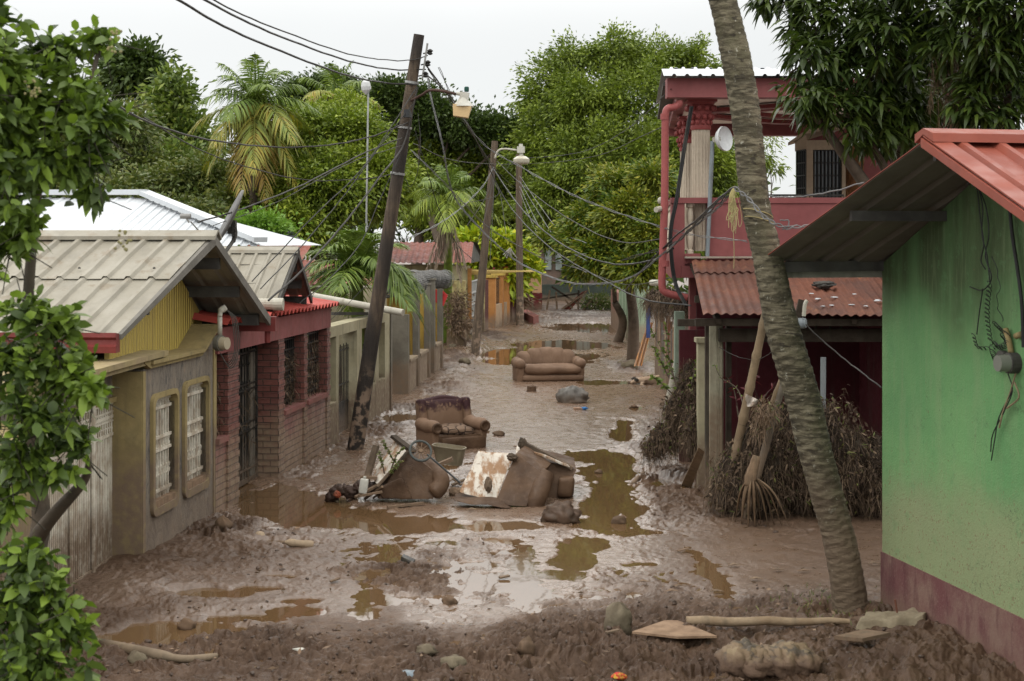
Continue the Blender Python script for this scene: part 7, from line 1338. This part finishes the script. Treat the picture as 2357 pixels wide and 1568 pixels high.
tree('lime_bush', 'lime green bush between the satellite dish and the fan palm', G0(590, 41), [L(560, 530, 41, 30, 22), L(600, 528, 41, 36, 26), L(640, 545, 41, 24, 22)], 90, 46, .4, .16, .08, LIME, .08, cat='bush')
tree('tamarind_tree', 'huge feathery tamarind tree left of the rose house, tallest tree in view', G0(1440, 74), [L(1270, 220, 74, 55, 70), L(1330, 140, 74, 60, 50), L(1410, 125, 74, 70, 45), L(1500, 150, 74, 70, 55), L(1590, 160, 74, 60, 50), L(1350, 240, 72, 90, 80), L(1470, 260, 72, 90, 90), L(1570, 270, 72, 80, 90), L(1260, 340, 72, 70, 80), L(1360, 380, 70, 80, 90), L(1480, 390, 70, 80, 90), L(1600, 380, 70, 80, 110), L(1290, 450, 70, 70, 70), L(1680, 400, 72, 40, 90), L(1580, 500, 70, 80, 60)], 900, 120, .60, .25, .095, TAMA, .5, droop=.35, along=.55, jit=.4)
tree('tamarind_branch', 'thin tamarind spray showing against the sky under the balcony roof', G0(1752, 50), [L(1765, 330, 50, 22, 16), L(1785, 385, 50, 14, 14), L(1760, 360, 50, 16, 22)], 22, 26, .35, .2, .06, TAMA, .06, droop=.6)
tree('flame_tipped_tree', 'bushy tree with orange and yellow leaf tips leaning over the street before the rose house', gp(1455, 832), [L(1425, 425, 42, 44, 26), L(1500, 410, 41, 26, 24), L(1375, 500, 42, 50, 32), L(1450, 500, 41, 60, 50), L(1500, 550, 40, 34, 50), L(1330, 550, 42, 44, 24), L(1400, 585, 41, 56, 32), L(1470, 620, 40, 42, 30), L(1262, 548, 43, 20, 7), L(1345, 615, 42, 22, 14)], 520, 90, .30, .17, .06, ORNG, .16, droop=.3, fork=.62, along=.3)
tree('flame_tipped_tree', 'thick leafless-looking trunk beside the pale green wall under the orange-tipped crown', gp(1416, 788), [L(1400, 620, 50, 26, 20), L(1400, 580, 50, 30, 24)], 90, 60, .4, .17, .07, ORNG, .15, fork=.5)
b_ = tree('yellow_bush', 'bright yellow-green broadleaf bush behind the second and third pole', G0(1150, 64), [L(1095, 560, 64, 30, 22), L(1150, 578, 64, 50, 34), L(1215, 615, 64, 20, 16), L(1105, 615, 64, 30, 30), L(1170, 625, 64, 22, 34), L(1150, 650, 65, 34, 36)], 220, 46, .5, .34, .17, BRITE, .12, cat='bush')
FL = leafmat('red_pink_petals', [(.6, .03, .04), (.5, .1, .25), (.55, .5, .4)], trans=.2); tree('flower_bush', 'small dark bush dotted with red flowers above the orange fence', G0(1135, 64), [L(1128, 618, 64, 26, 18)], 26, 30, .4, .2, .1, MANGO, .05, cat='bush'); crown('flowers', [L(1128, 616, 63.5, 26, 18)], 8, 3, .2, .22, .14, FL, bpy.data.objects['flower_bush'])
tree('dead_shrub', 'grey-brown dead shrub against the arched house', G0(1055, 47.5), [L(1052, 700, 47, 18, 26), L(1060, 740, 47, 16, 24), L(1045, 730, 47, 14, 20)], 70, 26, .35, .12, .04, DEADL, .05, cat='shrub', up=-.3)
tree('dead_shrub', 'muddy dead shrub behind the farthest pole', G0(1190, 66), [L(1185, 690, 66, 20, 30)], 50, 26, .5, .2, .06, DEADL, .05, cat='shrub', up=-.2)
tree('dead_shrub', 'dry olive shrub on the right of the wreckage heap', G0(1375, 76), [L(1375, 700, 76, 26, 16), L(1395, 706, 76, 18, 10)], 40, 26, .5, .24, .06, OLIV, .04, cat='shrub')
# coconut palms
def palm(name, label, base, top, r0, r1, m=None, cat='palm', bulge=1.3):
    b, t = Vector(base), Vector(top); T = thing(name, label, cat, b); c = spline([b-Vector((0, 0, .3)), b.lerp(t, .5)+Vector((.02, 0, 0)), t], 8); n = len(c); mb = MB(); mb.tube(c, [r0*(bulge if i < 2 else 1)+(r1-r0)*i/n for i in range(n)], 12); mb.build('trunk', m or BARK, T, smooth=True); return T
top = at(588, 235, 47); p_ = palm('coconut_palm', 'tall coconut palm with yellowing fronds rising above the houses on the left', G0(572, 47), top, .17, .12)
fronds('frond', top, 32, 2.85, .8, .055, [PALMG, PALMG, PALMG, PALMY, PALMY, PALMO], p_, (-1.15, 1.35), (.25, .75), 40, .75, .25, 2)
mb = MB()
for k in range(9): a = k*.7; mb.blob(top+Vector((.3*math.cos(a), -.2+.13*math.sin(a), -.3-.08*(k % 3))), (.11, .11, .13), .1, 2, k, 6)
mb.build('coconuts', paint('orange_coconut', (.35, .16, .04), bump=0), p_, smooth=True)
mb = MB()
for k in range(3): mb.tube([at(556+18*k, 235+20*k, 47.3), at(552+24*k, 440, 47.4)], .09, 8)
mb.build('dead_skirt', DEADL, p_)
top = at(775, 228, 60); p_ = palm('coconut_palm', 'second coconut palm, smaller and greener, behind the thin aerial mast', G0(790, 60), top, .2, .14)
fronds('frond', top, 18, 3.1, .8, .06, [PALMG, PALMY, PALMG], p_, (-.7, 1.3), (.3, .8), 34, .8, .25, 5)
# fan-like yard palms
top = at(822, 625, 29); p_ = palm('yard_palm', 'bushy green yard palm fanning out behind the dark leaning pole', (top.x, 29, 0), top, .13, .12, paint('green_shaft', (.20, .27, .06), (.15, .2, .05), streak=.2)); p_['category'] = 'palm'
fronds('frond', top+Vector((0, 0, -.05)), 22, 1.95, .66, .040, [PALMG], p_, (.0, 1.45), (.3, .8), 54, .55, .35, 3)
V, Q = frond(top, (.95, -.1, .6), 2.3, .95, 54, .7, .042, .8, .2); npobj('frond', V, Q, PALMG, p_, WL[p_.name])
V, Q = frond(top, (.8, -.55, .75), 2.1, .9, 54, .7, .042, .8, .2); npobj('frond', V, Q, PALMG, p_, WL[p_.name])
top = at(1032, 455, 46); p_ = palm('yard_palm', 'taller yard palm with grey dead fronds hanging down its mossy trunk', gp(1028, 798), top, .15, .14, paint('mossy_trunk', (.16, .24, .03), (.10, .13, .03), sc=5)); 
fronds('frond', top, 17, 2.2, .62, .045, [PALMG, MANGO], p_, (-.1, 1.4), (.3, .75), 40, .8, .2, 8)
for k, (du, L_) in enumerate(((-28, 2.6), (-18, 2.2), (16, 2.5), (26, 2.0), (-8, 1.6))):
    V, Q = frond(at(1030+du*.35, 505, 45.7), (du*.012, -.1, -1), L_, .05, 30, .35, .05, .9, .1); npobj('dead_frond', V, Q, DEADF, p_, WL[p_.name])
# leaning coconut trunk in the foreground
def bigpalm():
    b = gp(1962, 1425); T = thing('coconut_palm', 'thick ringed coconut palm trunk leaning left across the foreground beside the green house', 'palm', b)
    pix = [(1968, 1460, 13.8, 44), (1961, 1415, 13.8, 40), (1944, 1300, 13.75, 37), (1920, 1200, 13.75, 36), (1880, 1050, 13.7, 36.5), (1843, 900, 13.7, 38.5), (1800, 750, 13.65, 38), (1768, 600, 13.6, 33), (1736, 450, 13.6, 31.5), (1721, 300, 13.6, 32), (1697, 150, 13.6, 34), (1664, 0, 13.6, 31)]
    C = [at(u, v, Y) for u, v, Y, w in pix]; R_ = [w*Y/F for u, v, Y, w in pix]; C += [C[-1]+Vector((-.25, 0, .9)), C[-1]+Vector((-.62, .0, 2.2)), C[-1]+Vector((-.9, 0, 3.4))]; R_ += [.125, .12, .12]
    n = 60; cc = spline(C, n); m = len(cc); rr = np.interp(np.arange(m)/n, np.arange(len(R_)), R_); K = 40; V = []
    s = 0; ph = 0
    for i, p in enumerate(cc):
        t = (cc[min(i+1, m-1)]-cc[max(i-1, 0)]).normalized(); x = Vector((0, 1, 0)).cross(t).normalized(); y = t.cross(x)
        if i: s += (cc[i]-cc[i-1]).length
        for k in range(K):
            a = 2*PI*k/K; d = x*math.cos(a)+y*math.sin(a)
            ss = s+.022*math.sin(a*2+s*.7)+.02*mnoise.noise(Vector((math.cos(a), math.sin(a), s*1.5)))*2
            q = (ss/.085) % 1.0; ring = (.5-abs(q-.3)) if q < .8 else .3-(q-.8)
            cell = mnoise.noise(Vector((math.cos(a)*2.5, math.sin(a)*2.5, s*3)))*.006 + mnoise.noise(Vector((math.cos(a)*9, math.sin(a)*9, s*22)))*.005
            V.append(p+d*(rr[i]*(1+.03*ring)+.010*ring+cell*1.7))
    V = np.array([list(v) for v in V]); i = np.arange(m-1)[:, None]*K; k = np.arange(K)[None, :]; a = (i+k).ravel(); b2 = (i+(k+1) % K).ravel()
    t = NT('ringed_palm_bark'); z = t.xyz()[2]; n1 = t.noise(3, 6, rough=.7); wv = t.noise(1, 5, t.map((5, 5, 26), None), .6, dist=.6)
    c = t.mix(t.step(wv, .42, .62), (.050, .043, .028), (.140, .122, .082)); c = t.mix(t.step(n1, .5, .68, 0, .7), c, (.085, .078, .045)); c = t.mix(t.step(t.noise(13, 5, rough=.75), .6, .68, 0, .8), c, (.33, .32, .26)); c = t.mix(t.step(t.noise(1, 4, t.map((6, 6, 14), loc=(4, 2, 0))), .60, .66, 0, .9), c, (.03, .025, .018))
    c = t.mix(t.step(t.math('ADD', z, t.noise(3, 4)), 1.0, 2.3, .75, 0), c, (.125, .088, .06)); t.bsdf(c, .9, t.bump(t.math('ADD', wv, t.noise(30, 4)), .6, .02), 0, .25)
    npobj('trunk', V, np.stack([a, b2, b2+K, a+K], 1), t.m, T, WL[T.name], smooth=True)
    fronds('frond', cc[-1], 14, 3.6, .8, .06, [PALMG, PALMY], T, (.15, 1.4), (.05, .3), 36, .3, .3, 4)
    mb = MB()
    for v0, dv in ((492, 10), (510, 14)):
        i0 = min(range(m), key=lambda j: abs(cc[j].z-at(1745, v0, 13.6).z)); p = cc[i0]; r = rr[i0]+.012; mb.tube([p+Vector((math.cos(a)*r, math.sin(a)*r, .05*math.cos(a+2.6))) for a in [2*PI*q/20 for q in range(21)]], .006, 4, False)
    mb.build('twine', paint('bark_twine', (.5, .42, .2), bump=0), T)
bigpalm()
# near mango tree, upper right
def mango_near():
    lobes = [L(1880, 40, 17, 70, 70), L(1960, 60, 17, 90, 90), L(1870, 130, 16.6, 60, 60), L(1990, 170, 16.8, 100, 90), L(1845, 225, 16.2, 48, 34), L(1930, 260, 16.4, 70, 60), L(2060, 260, 17, 80, 80), L(1990, 300, 16.6, 50, 36), L(2040, 90, 16.5, 80, 100), L(2240, 70, 16, 110, 90), L(2330, 160, 16, 90, 110), L(2270, 240, 16, 80, 70), L(2150, -40, 16.5, 160, 70), L(2050, 300, 17.4, 50, 50), L(1800, -10, 17.5, 60, 40), L(2350, 20, 15.6, 90, 90), L(2120, 180, 18.2, 80, 150), L(2230, 180, 18.4, 120, 140)]
    b = (5.4, 17.6, 0); T = thing('mango_tree', 'dark long-leaved mango tree filling the upper right corner above the coral roof', 'tree', b)
    trunk(T, b, [l for l in lobes[1::3]], .26, name='trunk', fork=.5)
    n = 1500; C, O = lobe_pts(lobes, n, .5, 1.08); per = 10; k = np.repeat(np.arange(n), per); N = len(k); az = rng.uniform(0, 2*PI, N); el = rng.uniform(-.7, .8, N)
    D = np.stack([np.cos(az)*np.cos(el), np.sin(az)*np.cos(el), np.sin(el)], 1)+O[k]*.6+np.array([0, 0, -.15])
    P = C[k]+unit(D)*.03+rng.normal(size=(N, 3))*.03
    V, Q = leaves(P, D, rng.uniform(.12, .22, N), rng.uniform(.042, .064, N), .5, 'long', roll=np.array([[0, 0, 1.]])+rng.normal(size=(N, 3))*.35)
    npobj('crown', V, Q, NMANG, T, WL[T.name])
    mb = MB()
    for i in range(0, n, 9):
        c = Vector(C[i]); q = c-Vector(O[i])*.5+Vector((0, .2, -.1)); mb.tube([q, c], [.012, .006], 4, False)
    mb.build('twigs', BARK, T)
    T2 = thing('hanging_dead_fronds', 'curtain of dry grey palm fronds hanging inside the dark mango tree', 'dead fronds', at(2180, 305, 15.4)); rd = random.Random(2)
    for k in range(9):
        u = 2145+rd.uniform(0, 60); V, Q = frond(at(u, 95+rd.uniform(-20, 25), 16.3+rd.uniform(-.2, .2)), (rd.uniform(-.08, .08), 0, -1), 1.15+rd.uniform(-.1, .15), .02, 26, .30, .012, .3, .05); npobj('dead_frond', V, Q, DEADL, T2, WL[T2.name])
mango_near()
# leafy bush, left foreground
def bush_near():
    lobes = [L(70, 130, 7.6, 60, 50), L(150, 110, 7.6, 50, 36), L(225, 85, 7.5, 38, 22), L(60, 240, 7.4, 90, 80), L(160, 230, 7.4, 80, 80), L(235, 265, 7.3, 54, 40), L(80, 360, 7.3, 100, 80), L(190, 360, 7.3, 60, 60), L(40, 470, 7.2, 60, 60), L(215, 440, 7.4, 26, 24), L(60, 510, 7.2, 26, 50), L(30, 560, 7.2, 34, 30), L(-20, 300, 7.2, 90, 300),
             L(60, 720, 7.2, 60, 40), L(130, 745, 7.2, 50, 45), L(50, 830, 7.2, 90, 70), L(150, 850, 7.2, 60, 60), L(215, 890, 7.1, 56, 22), L(90, 950, 7.2, 90, 60), L(170, 1000, 7.2, 40, 30), L(60, 1060, 7.2, 70, 60), L(140, 1080, 7.2, 50, 34), L(20, 1150, 7.2, 50, 50),
             L(50, 1290, 6.9, 60, 50), L(120, 1340, 6.9, 50, 50), L(40, 1400, 6.9, 80, 70), L(130, 1430, 6.9, 60, 50), L(80, 1520, 6.8, 90, 70), L(170, 1400, 6.8, 30, 24), L(190, 1530, 6.8, 26, 30)]
    b = Vector((-2.75, 7.9, 0)); T = thing('leafy_bush', 'leafy green bush with rounded leaves filling the left edge of the view', 'bush', b)
    mb = MB(); mb.tube(spline([b, at(20, 1500, 7.9), at(62, 1320, 7.8), at(80, 1250, 7.7), at(120, 1190, 7.5), at(192, 1108, 7.3), at(205, 1060, 7.2)], 5), [.085-.0024*i for i in range(31)], 10); mb.tube(spline([at(60, 1330, 7.8), at(95, 1200, 7.9), at(70, 1000, 7.8), at(60, 800, 7.6), at(80, 500, 7.5), at(120, 250, 7.5)], 5), [.065-.002*i for i in range(26)], 8); mb.tube(spline([at(80, 560, 7.6), at(40, 420, 7.5), at(180, 260, 7.4), at(230, 110, 7.5)], 5), .014, 6); mb.build('trunk', paint('grey_bark', (.11, .085, .06), (.075, .06, .045), sc=9, bump=.6), T, smooth=True)
    n = 980; C, O = lobe_pts(lobes, n, .4, 1.35); per = 7; k = np.repeat(np.arange(n), per); N = len(k); T_ = unit(O+rng.normal(size=(n, 3))*.5+np.array([0, 0, .45])); j = np.tile(np.arange(per), n)
    az = j*2.4+rng.uniform(0, 6, n)[k]; x = unit(np.cross(T_, [0.3, .2, 1.])); y = np.cross(T_, x); tt = (j/per)[:, None]
    P = C[k]-T_[k]*(.11*(1-tt)); D = T_[k]*(.35+.7*tt)+x[k]*np.cos(az)[:, None]*(1-.4*tt)+y[k]*np.sin(az)[:, None]*(1-.4*tt)
    V, Q = leaves(P, D, rng.uniform(.05, .118, N), rng.uniform(.03, .06, N), .3, 'oval', roll=T_[k]+rng.normal(size=(N, 3))*.25); npobj('leaves', V, Q, NEARL, T, WL[T.name])
    mb = MB()
    for i in range(0, n, 3): c = Vector(C[i]); t = Vector(T_[i]); mb.tube([c-t*.3, c-t*.12+Vector((0, 0, -.01)), c], [.003, .0025, .0015], 4, False)
    mb.build('twigs', paint('dark_twig', (.05, .045, .03), bump=0), T)
    mb = MB(); rd = random.Random(3)
    for u, v in ((283, 555), (70, 810), (265, 95), (150, 210), (30, 900)):
        for q in range(16): mb.blob(at(u+rd.uniform(-18, 18) if u > 200 else 75+rd.uniform(-18, 18), v+rd.uniform(-25, 25), 7.1), (.008, .008, .008), 0, 1, 1, 4)
    tag(mb.build('berries', paint('pale_berries', (.30, .27, .12), bump=0), T), kind='stuff')
bush_near()
# ---------------------------------------------------------------- dead growth and flood debris on the right
def strawmass(name, label, lobes, n, Lr, w, m, hang=.9, core=None, green=0, cat='debris', kind=None, base=None):
    base = Vector(base) if base else Vector((lobes[0][0][0], lobes[0][0][1], 0)); T = thing(name, label, cat, base)
    if core:
        mb = MB()
        for i, (c, r) in enumerate(lobes): mb.blob(c, tuple(q*.78 for q in r), .45, 2.6, i, 14, None, .5)
        mb.build('core', core, T, smooth=True)
    C, O = lobe_pts(lobes, n, .70, 1.06); D = O*.35+rng.normal(size=(n, 3))*1.0+np.array([0, 0, -hang*.35]); V, Q = leaves(C, D, rng.uniform(*Lr, n), rng.uniform(.3, 1.0, n)*w*.5, 1.1, 'long'); V1, Q1 = V, Q
    k = n//4; C, O = lobe_pts(lobes, k, .75, 1.08); V, Q = leaves(C, rng.normal(size=(k, 3))+np.array([0, 0, -.6]), rng.uniform(.03, .09, k), rng.uniform(.015, .04, k), .3, 'oval'); V, Q = join([(V1, Q1), (V, Q)]); npobj('straw', V, Q, m, T, WL[T.name])
    mb = MB(); k = max(12, n//170); C, O = lobe_pts(lobes, k, .6, 1.0)
    for c, o in zip(C, O):
        c = Vector(c); d = Vector(o)*.6+Vector((random.gauss(0, .5), random.gauss(0, .3), random.uniform(-.3, 1))); d.normalize(); l = random.uniform(.15, .5); mb.tube(spline([c-d*l*.5, c+Vector((random.gauss(0, .04), 0, random.gauss(0, .04))), c+d*l*.6+Vector((random.gauss(0, .08), 0, -.05))], 3), [.007, .006, .006, .005, .004, .003, .002], 4, False)
    mb.build('twigs', WOOD, T)
    if green:
        C, O = lobe_pts(lobes, green, .9, 1.1); D = O*.6+rng.normal(size=(green, 3))*.4+np.array([0, 0, .5]); V, Q = leaves(C, D, rng.uniform(.05, .14, green), .018, .3, 'long'); tag(npobj('green_sprigs', V, Q, OLIV, T, WL[T.name]), kind='stuff')
    return T
SOILM = paint('dark_debris_core', (.045, .03, .02), (.025, .018, .013), rough=.95, sc=7, bump=.8)
Wl = lambda x, y, z, a, b, c: ((x, y, z), (a, b, c))
strawmass('dead_hedge', 'long hedge of dead vines and straw under the porch behind the leaning palm', [Wl(2.95, 18.7, .35, .35, .4, .45), Wl(3.3, 18.7, .6, .4, .4, .7), Wl(3.7, 18.75, .7, .45, .4, .75), Wl(4.1, 18.7, .72, .4, .4, .78), Wl(4.4, 18.7, .55, .45, .4, .65), Wl(4.85, 18.7, .5, .45, .4, .6), Wl(5.3, 18.7, .5, .4, .4, .6), Wl(5.8, 18.7, .5, .5, .4, .6)], 17000, (.05, .24), .016, TRASH, .9, SOILM, 500, 'hedge')
strawmass('dead_bush', 'brown tangle of dead stems and straw left of the pale porch column', [L(1590, 880, 22, 26, 40), L(1570, 950, 21.5, 40, 50), L(1530, 1010, 21.5, 36, 36), L(1600, 1000, 21, 26, 60), L(1590, 840, 23, 18, 30), L(1500, 1035, 21.5, 20, 22)], 9000, (.04, .22), .014, TRASH, .6, SOILM, 260, 'bush')
strawmass('vine_heap', 'mat of dry brown vines hanging over the top of the right fence', [L(1510, 690, 32, 26, 24), L(1540, 688, 30, 30, 26), L(1575, 700, 29, 26, 24)], 2300, (.1, .32), .03, TRASH, 1.0, SOILM, 40, 'vines')
strawmass('dead_sprig', 'clump of dry leaves snagged where the grey prop crosses the bamboo', [L(1762, 945, 18.0, 26, 26), L(1745, 985, 18.1, 16, 20)], 420, (.05, .18), .02, DEADL, .9, None, 20, 'dead leaves')
def sprigs(name, label, stems, leaf, nl, Ll, W, m, cat='plant', sp=.5):
    T = thing(name, label, cat, stems[0][0]); mb = MB(); PP = []; DD = []
    for pts in stems:
        c = spline(pts, 6); mb.tube(c, [.012*(1-.7*i/len(c)) for i in range(len(c))], 5)
        for _ in range(nl):
            i = random.randint(len(c)//4, len(c)-2); p = c[i].lerp(c[i+1], random.random()); PP.append(list(p)); DD.append([random.gauss(0, 1), random.gauss(0, 1), random.gauss(.3, .6)])
    mb.build('stem', BARK, T); V, Q = leaves(np.array(PP), np.array(DD), rng.uniform(.7, 1.2, len(PP))*Ll, W, .2, 'oval'); npobj('leaves', V, Q, m, T, WL[T.name]); return T
sprigs('green_sapling', 'wispy green sapling growing up before the right fence', [[at(1590, 990, 21.5), at(1560, 900, 21.6), at(1535, 830, 21.8), at(1500, 760, 22)], [at(1560, 900, 21.6), at(1540, 820, 21.8), at(1530, 740, 22)], [at(1580, 940, 21.5), at(1600, 850, 21.6), at(1625, 790, 21.8)], [at(1560, 920, 21.4), at(1520, 880, 21.4), at(1500, 868, 21.4)], [at(1540, 870, 21.7), at(1505, 800, 21.7)]], None, 46, .075, .04, YELG)
sprigs('weed_tuft', 'green weeds sprouting from the torn lining of the left wreck', [[at(905, 1060, 19.7), at(895, 1040, 19.6), at(880, 1015, 19.6)], [at(900, 1080, 19.6), at(912, 1050, 19.5), at(930, 1030, 19.5)], [at(885, 1090, 19.6), at(878, 1060, 19.5), at(872, 1040, 19.5)], [at(895, 1095, 19.5), at(905, 1080, 19.4), at(925, 1060, 19.4)]], None, 60, .045, .022, OLIV)
sprigs('weed_tuft', 'pale green weed stalk leaning across the foot of the porch column', [[at(1722, 985, 18.9), at(1700, 900, 19.2), at(1660, 870, 19.3), at(1645, 840, 19.4)]], None, 16, .05, .02, YELG)
sprigs('red_leaf_plant', 'dark plant with a few wine red leaves behind the bamboo', [[at(1700, 960, 19.8), at(1720, 905, 19.8), at(1740, 860, 19.8)], [at(1700, 960, 19.8), at(1690, 900, 19.9), at(1675, 870, 19.9)], [at(1730, 960, 19.8), at(1770, 900, 19.8), at(1790, 890, 19.8)]], None, 8, .13, .035, leafmat('wine_leaves', [(.09, .015, .02), (.04, .015, .02), (.2, .02, .025)]))
# grass tufts and crumbs of litter on the mud
def gr(n, reg, Lr, W, m, name, label, cat, up=1.0, spread=.5):
    P = []
    for _ in range(n):
        u = random.gauss(reg[0], reg[2]); v = random.gauss(reg[1], reg[3]); v = max(v, 700); p = gp(u, v, .03); P.append([p.x, p.y, 0])
    P = np.array(P); h, _ = terrain(P[:, 0], P[:, 1]); P[:, 2] = np.maximum(h, 0)+(0 if up > .4 else .006); D = rng.normal(size=(n, 3))*spread; D[:, 2] = np.abs(D[:, 2])*(1 if up > .4 else .15)+up
    V, Q = leaves(P, D, rng.uniform(*Lr, n), W, .25, 'long'); return npobj(name, V, Q, m, label=label, cat=cat, kind='stuff')
gr(160, (1900, 1400, 75, 24), (.04, .12), .008, OLIV, 'grass_tufts', 'sparse thin grass in the mud at the foot of the leaning palm', 'grass')
V = []
def litter(n, seed):
    r = np.random.default_rng(seed); v = r.uniform(720, 1600, n)**1.0; u = r.uniform(150, 1980, n); Y = F*CH/(v-HY); X_ = (u-CX)*Y/F; h, wet = terrain(X_, Y); keep = (h > .012) & (r.random(n) > wet*.85) & (X_ > -4.2+.052*Y) & (X_ < 3.4)
    X_, Y, h = X_[keep], Y[keep], h[keep]; k = len(X_); P = np.stack([X_, Y, h+.004], 1); D = r.normal(size=(k, 3)); D[:, 2] = abs(D[:, 2])*.3
    return leaves(P, D, r.uniform(.02, .09, k), r.uniform(.01, .035, k), .1, 'rhomb')
V, Q = litter(2600, 5); npobj('leaf_litter', V, Q, DEADL, label='crumbs of dead leaf and twig scattered over the mud', cat='litter', kind='stuff')
# clods thrown up by boots and tyres
def clods(n, seed):
    r = np.random.default_rng(seed); parts = []; k = 0; ico = []
    mb = MB(); mb.blob((0, 0, 0), (1, 1, 1), 0, 1, 0, 4); bv = np.array([list(p) for p in mb.v]); bq = np.array([f for f in mb.f if len(f) == 4])
    v = r.uniform(740, 1610, n*3); u = r.uniform(150, 2200, n*3); Y = F*CH/(v-HY); X_ = (u-CX)*Y/F; h, wet = terrain(X_, Y); keep = (h > .02) & (wet < .62) & ~((u > 1440) & (u < 1670) & (v > 1420) & (v < 1490)) & (X_ > -4.1+.055*Y) & (X_ < 3.4)
    X_, Y, h = X_[keep][:n], Y[keep][:n], h[keep][:n]; m = len(X_); s = r.uniform(.006, .022, (m, 1, 1))*np.where(r.random((m, 1, 1)) > .93, 1.7, 1)
    nz = 1+.45*r.normal(size=(m, 1, 1))*np.sin(bv[None, :, :1]*3+r.uniform(0, 6, (m, 1, 1)))*.5+r.normal(size=(m, len(bv), 1))*.13
    a = r.uniform(0, 6.28, m); ca, sa = np.cos(a)[:, None], np.sin(a)[:, None]; q = bv[None]*nz*s*np.array([1.25, .8, .62]); x = q[..., 0]*ca-q[..., 1]*sa; y = q[..., 0]*sa+q[..., 1]*ca
    V = np.stack([x+X_[:, None], y+Y[:, None], q[..., 2]+h[:, None]+.004], -1).reshape(-1, 3); Q = (bq[None]+np.arange(m)[:, None, None]*len(bv)).reshape(-1, 4); return V, Q
V, Q = clods(700, 9); npobj('mud_clods', V, Q, paint('clod_mud', (.085, .05, .032), (.055, .034, .022), rough=.6, sc=9, bump=.6, streak=0, spec=.5), label='small wet clods strewn over the trodden mud', cat='mud clods', kind='stuff')
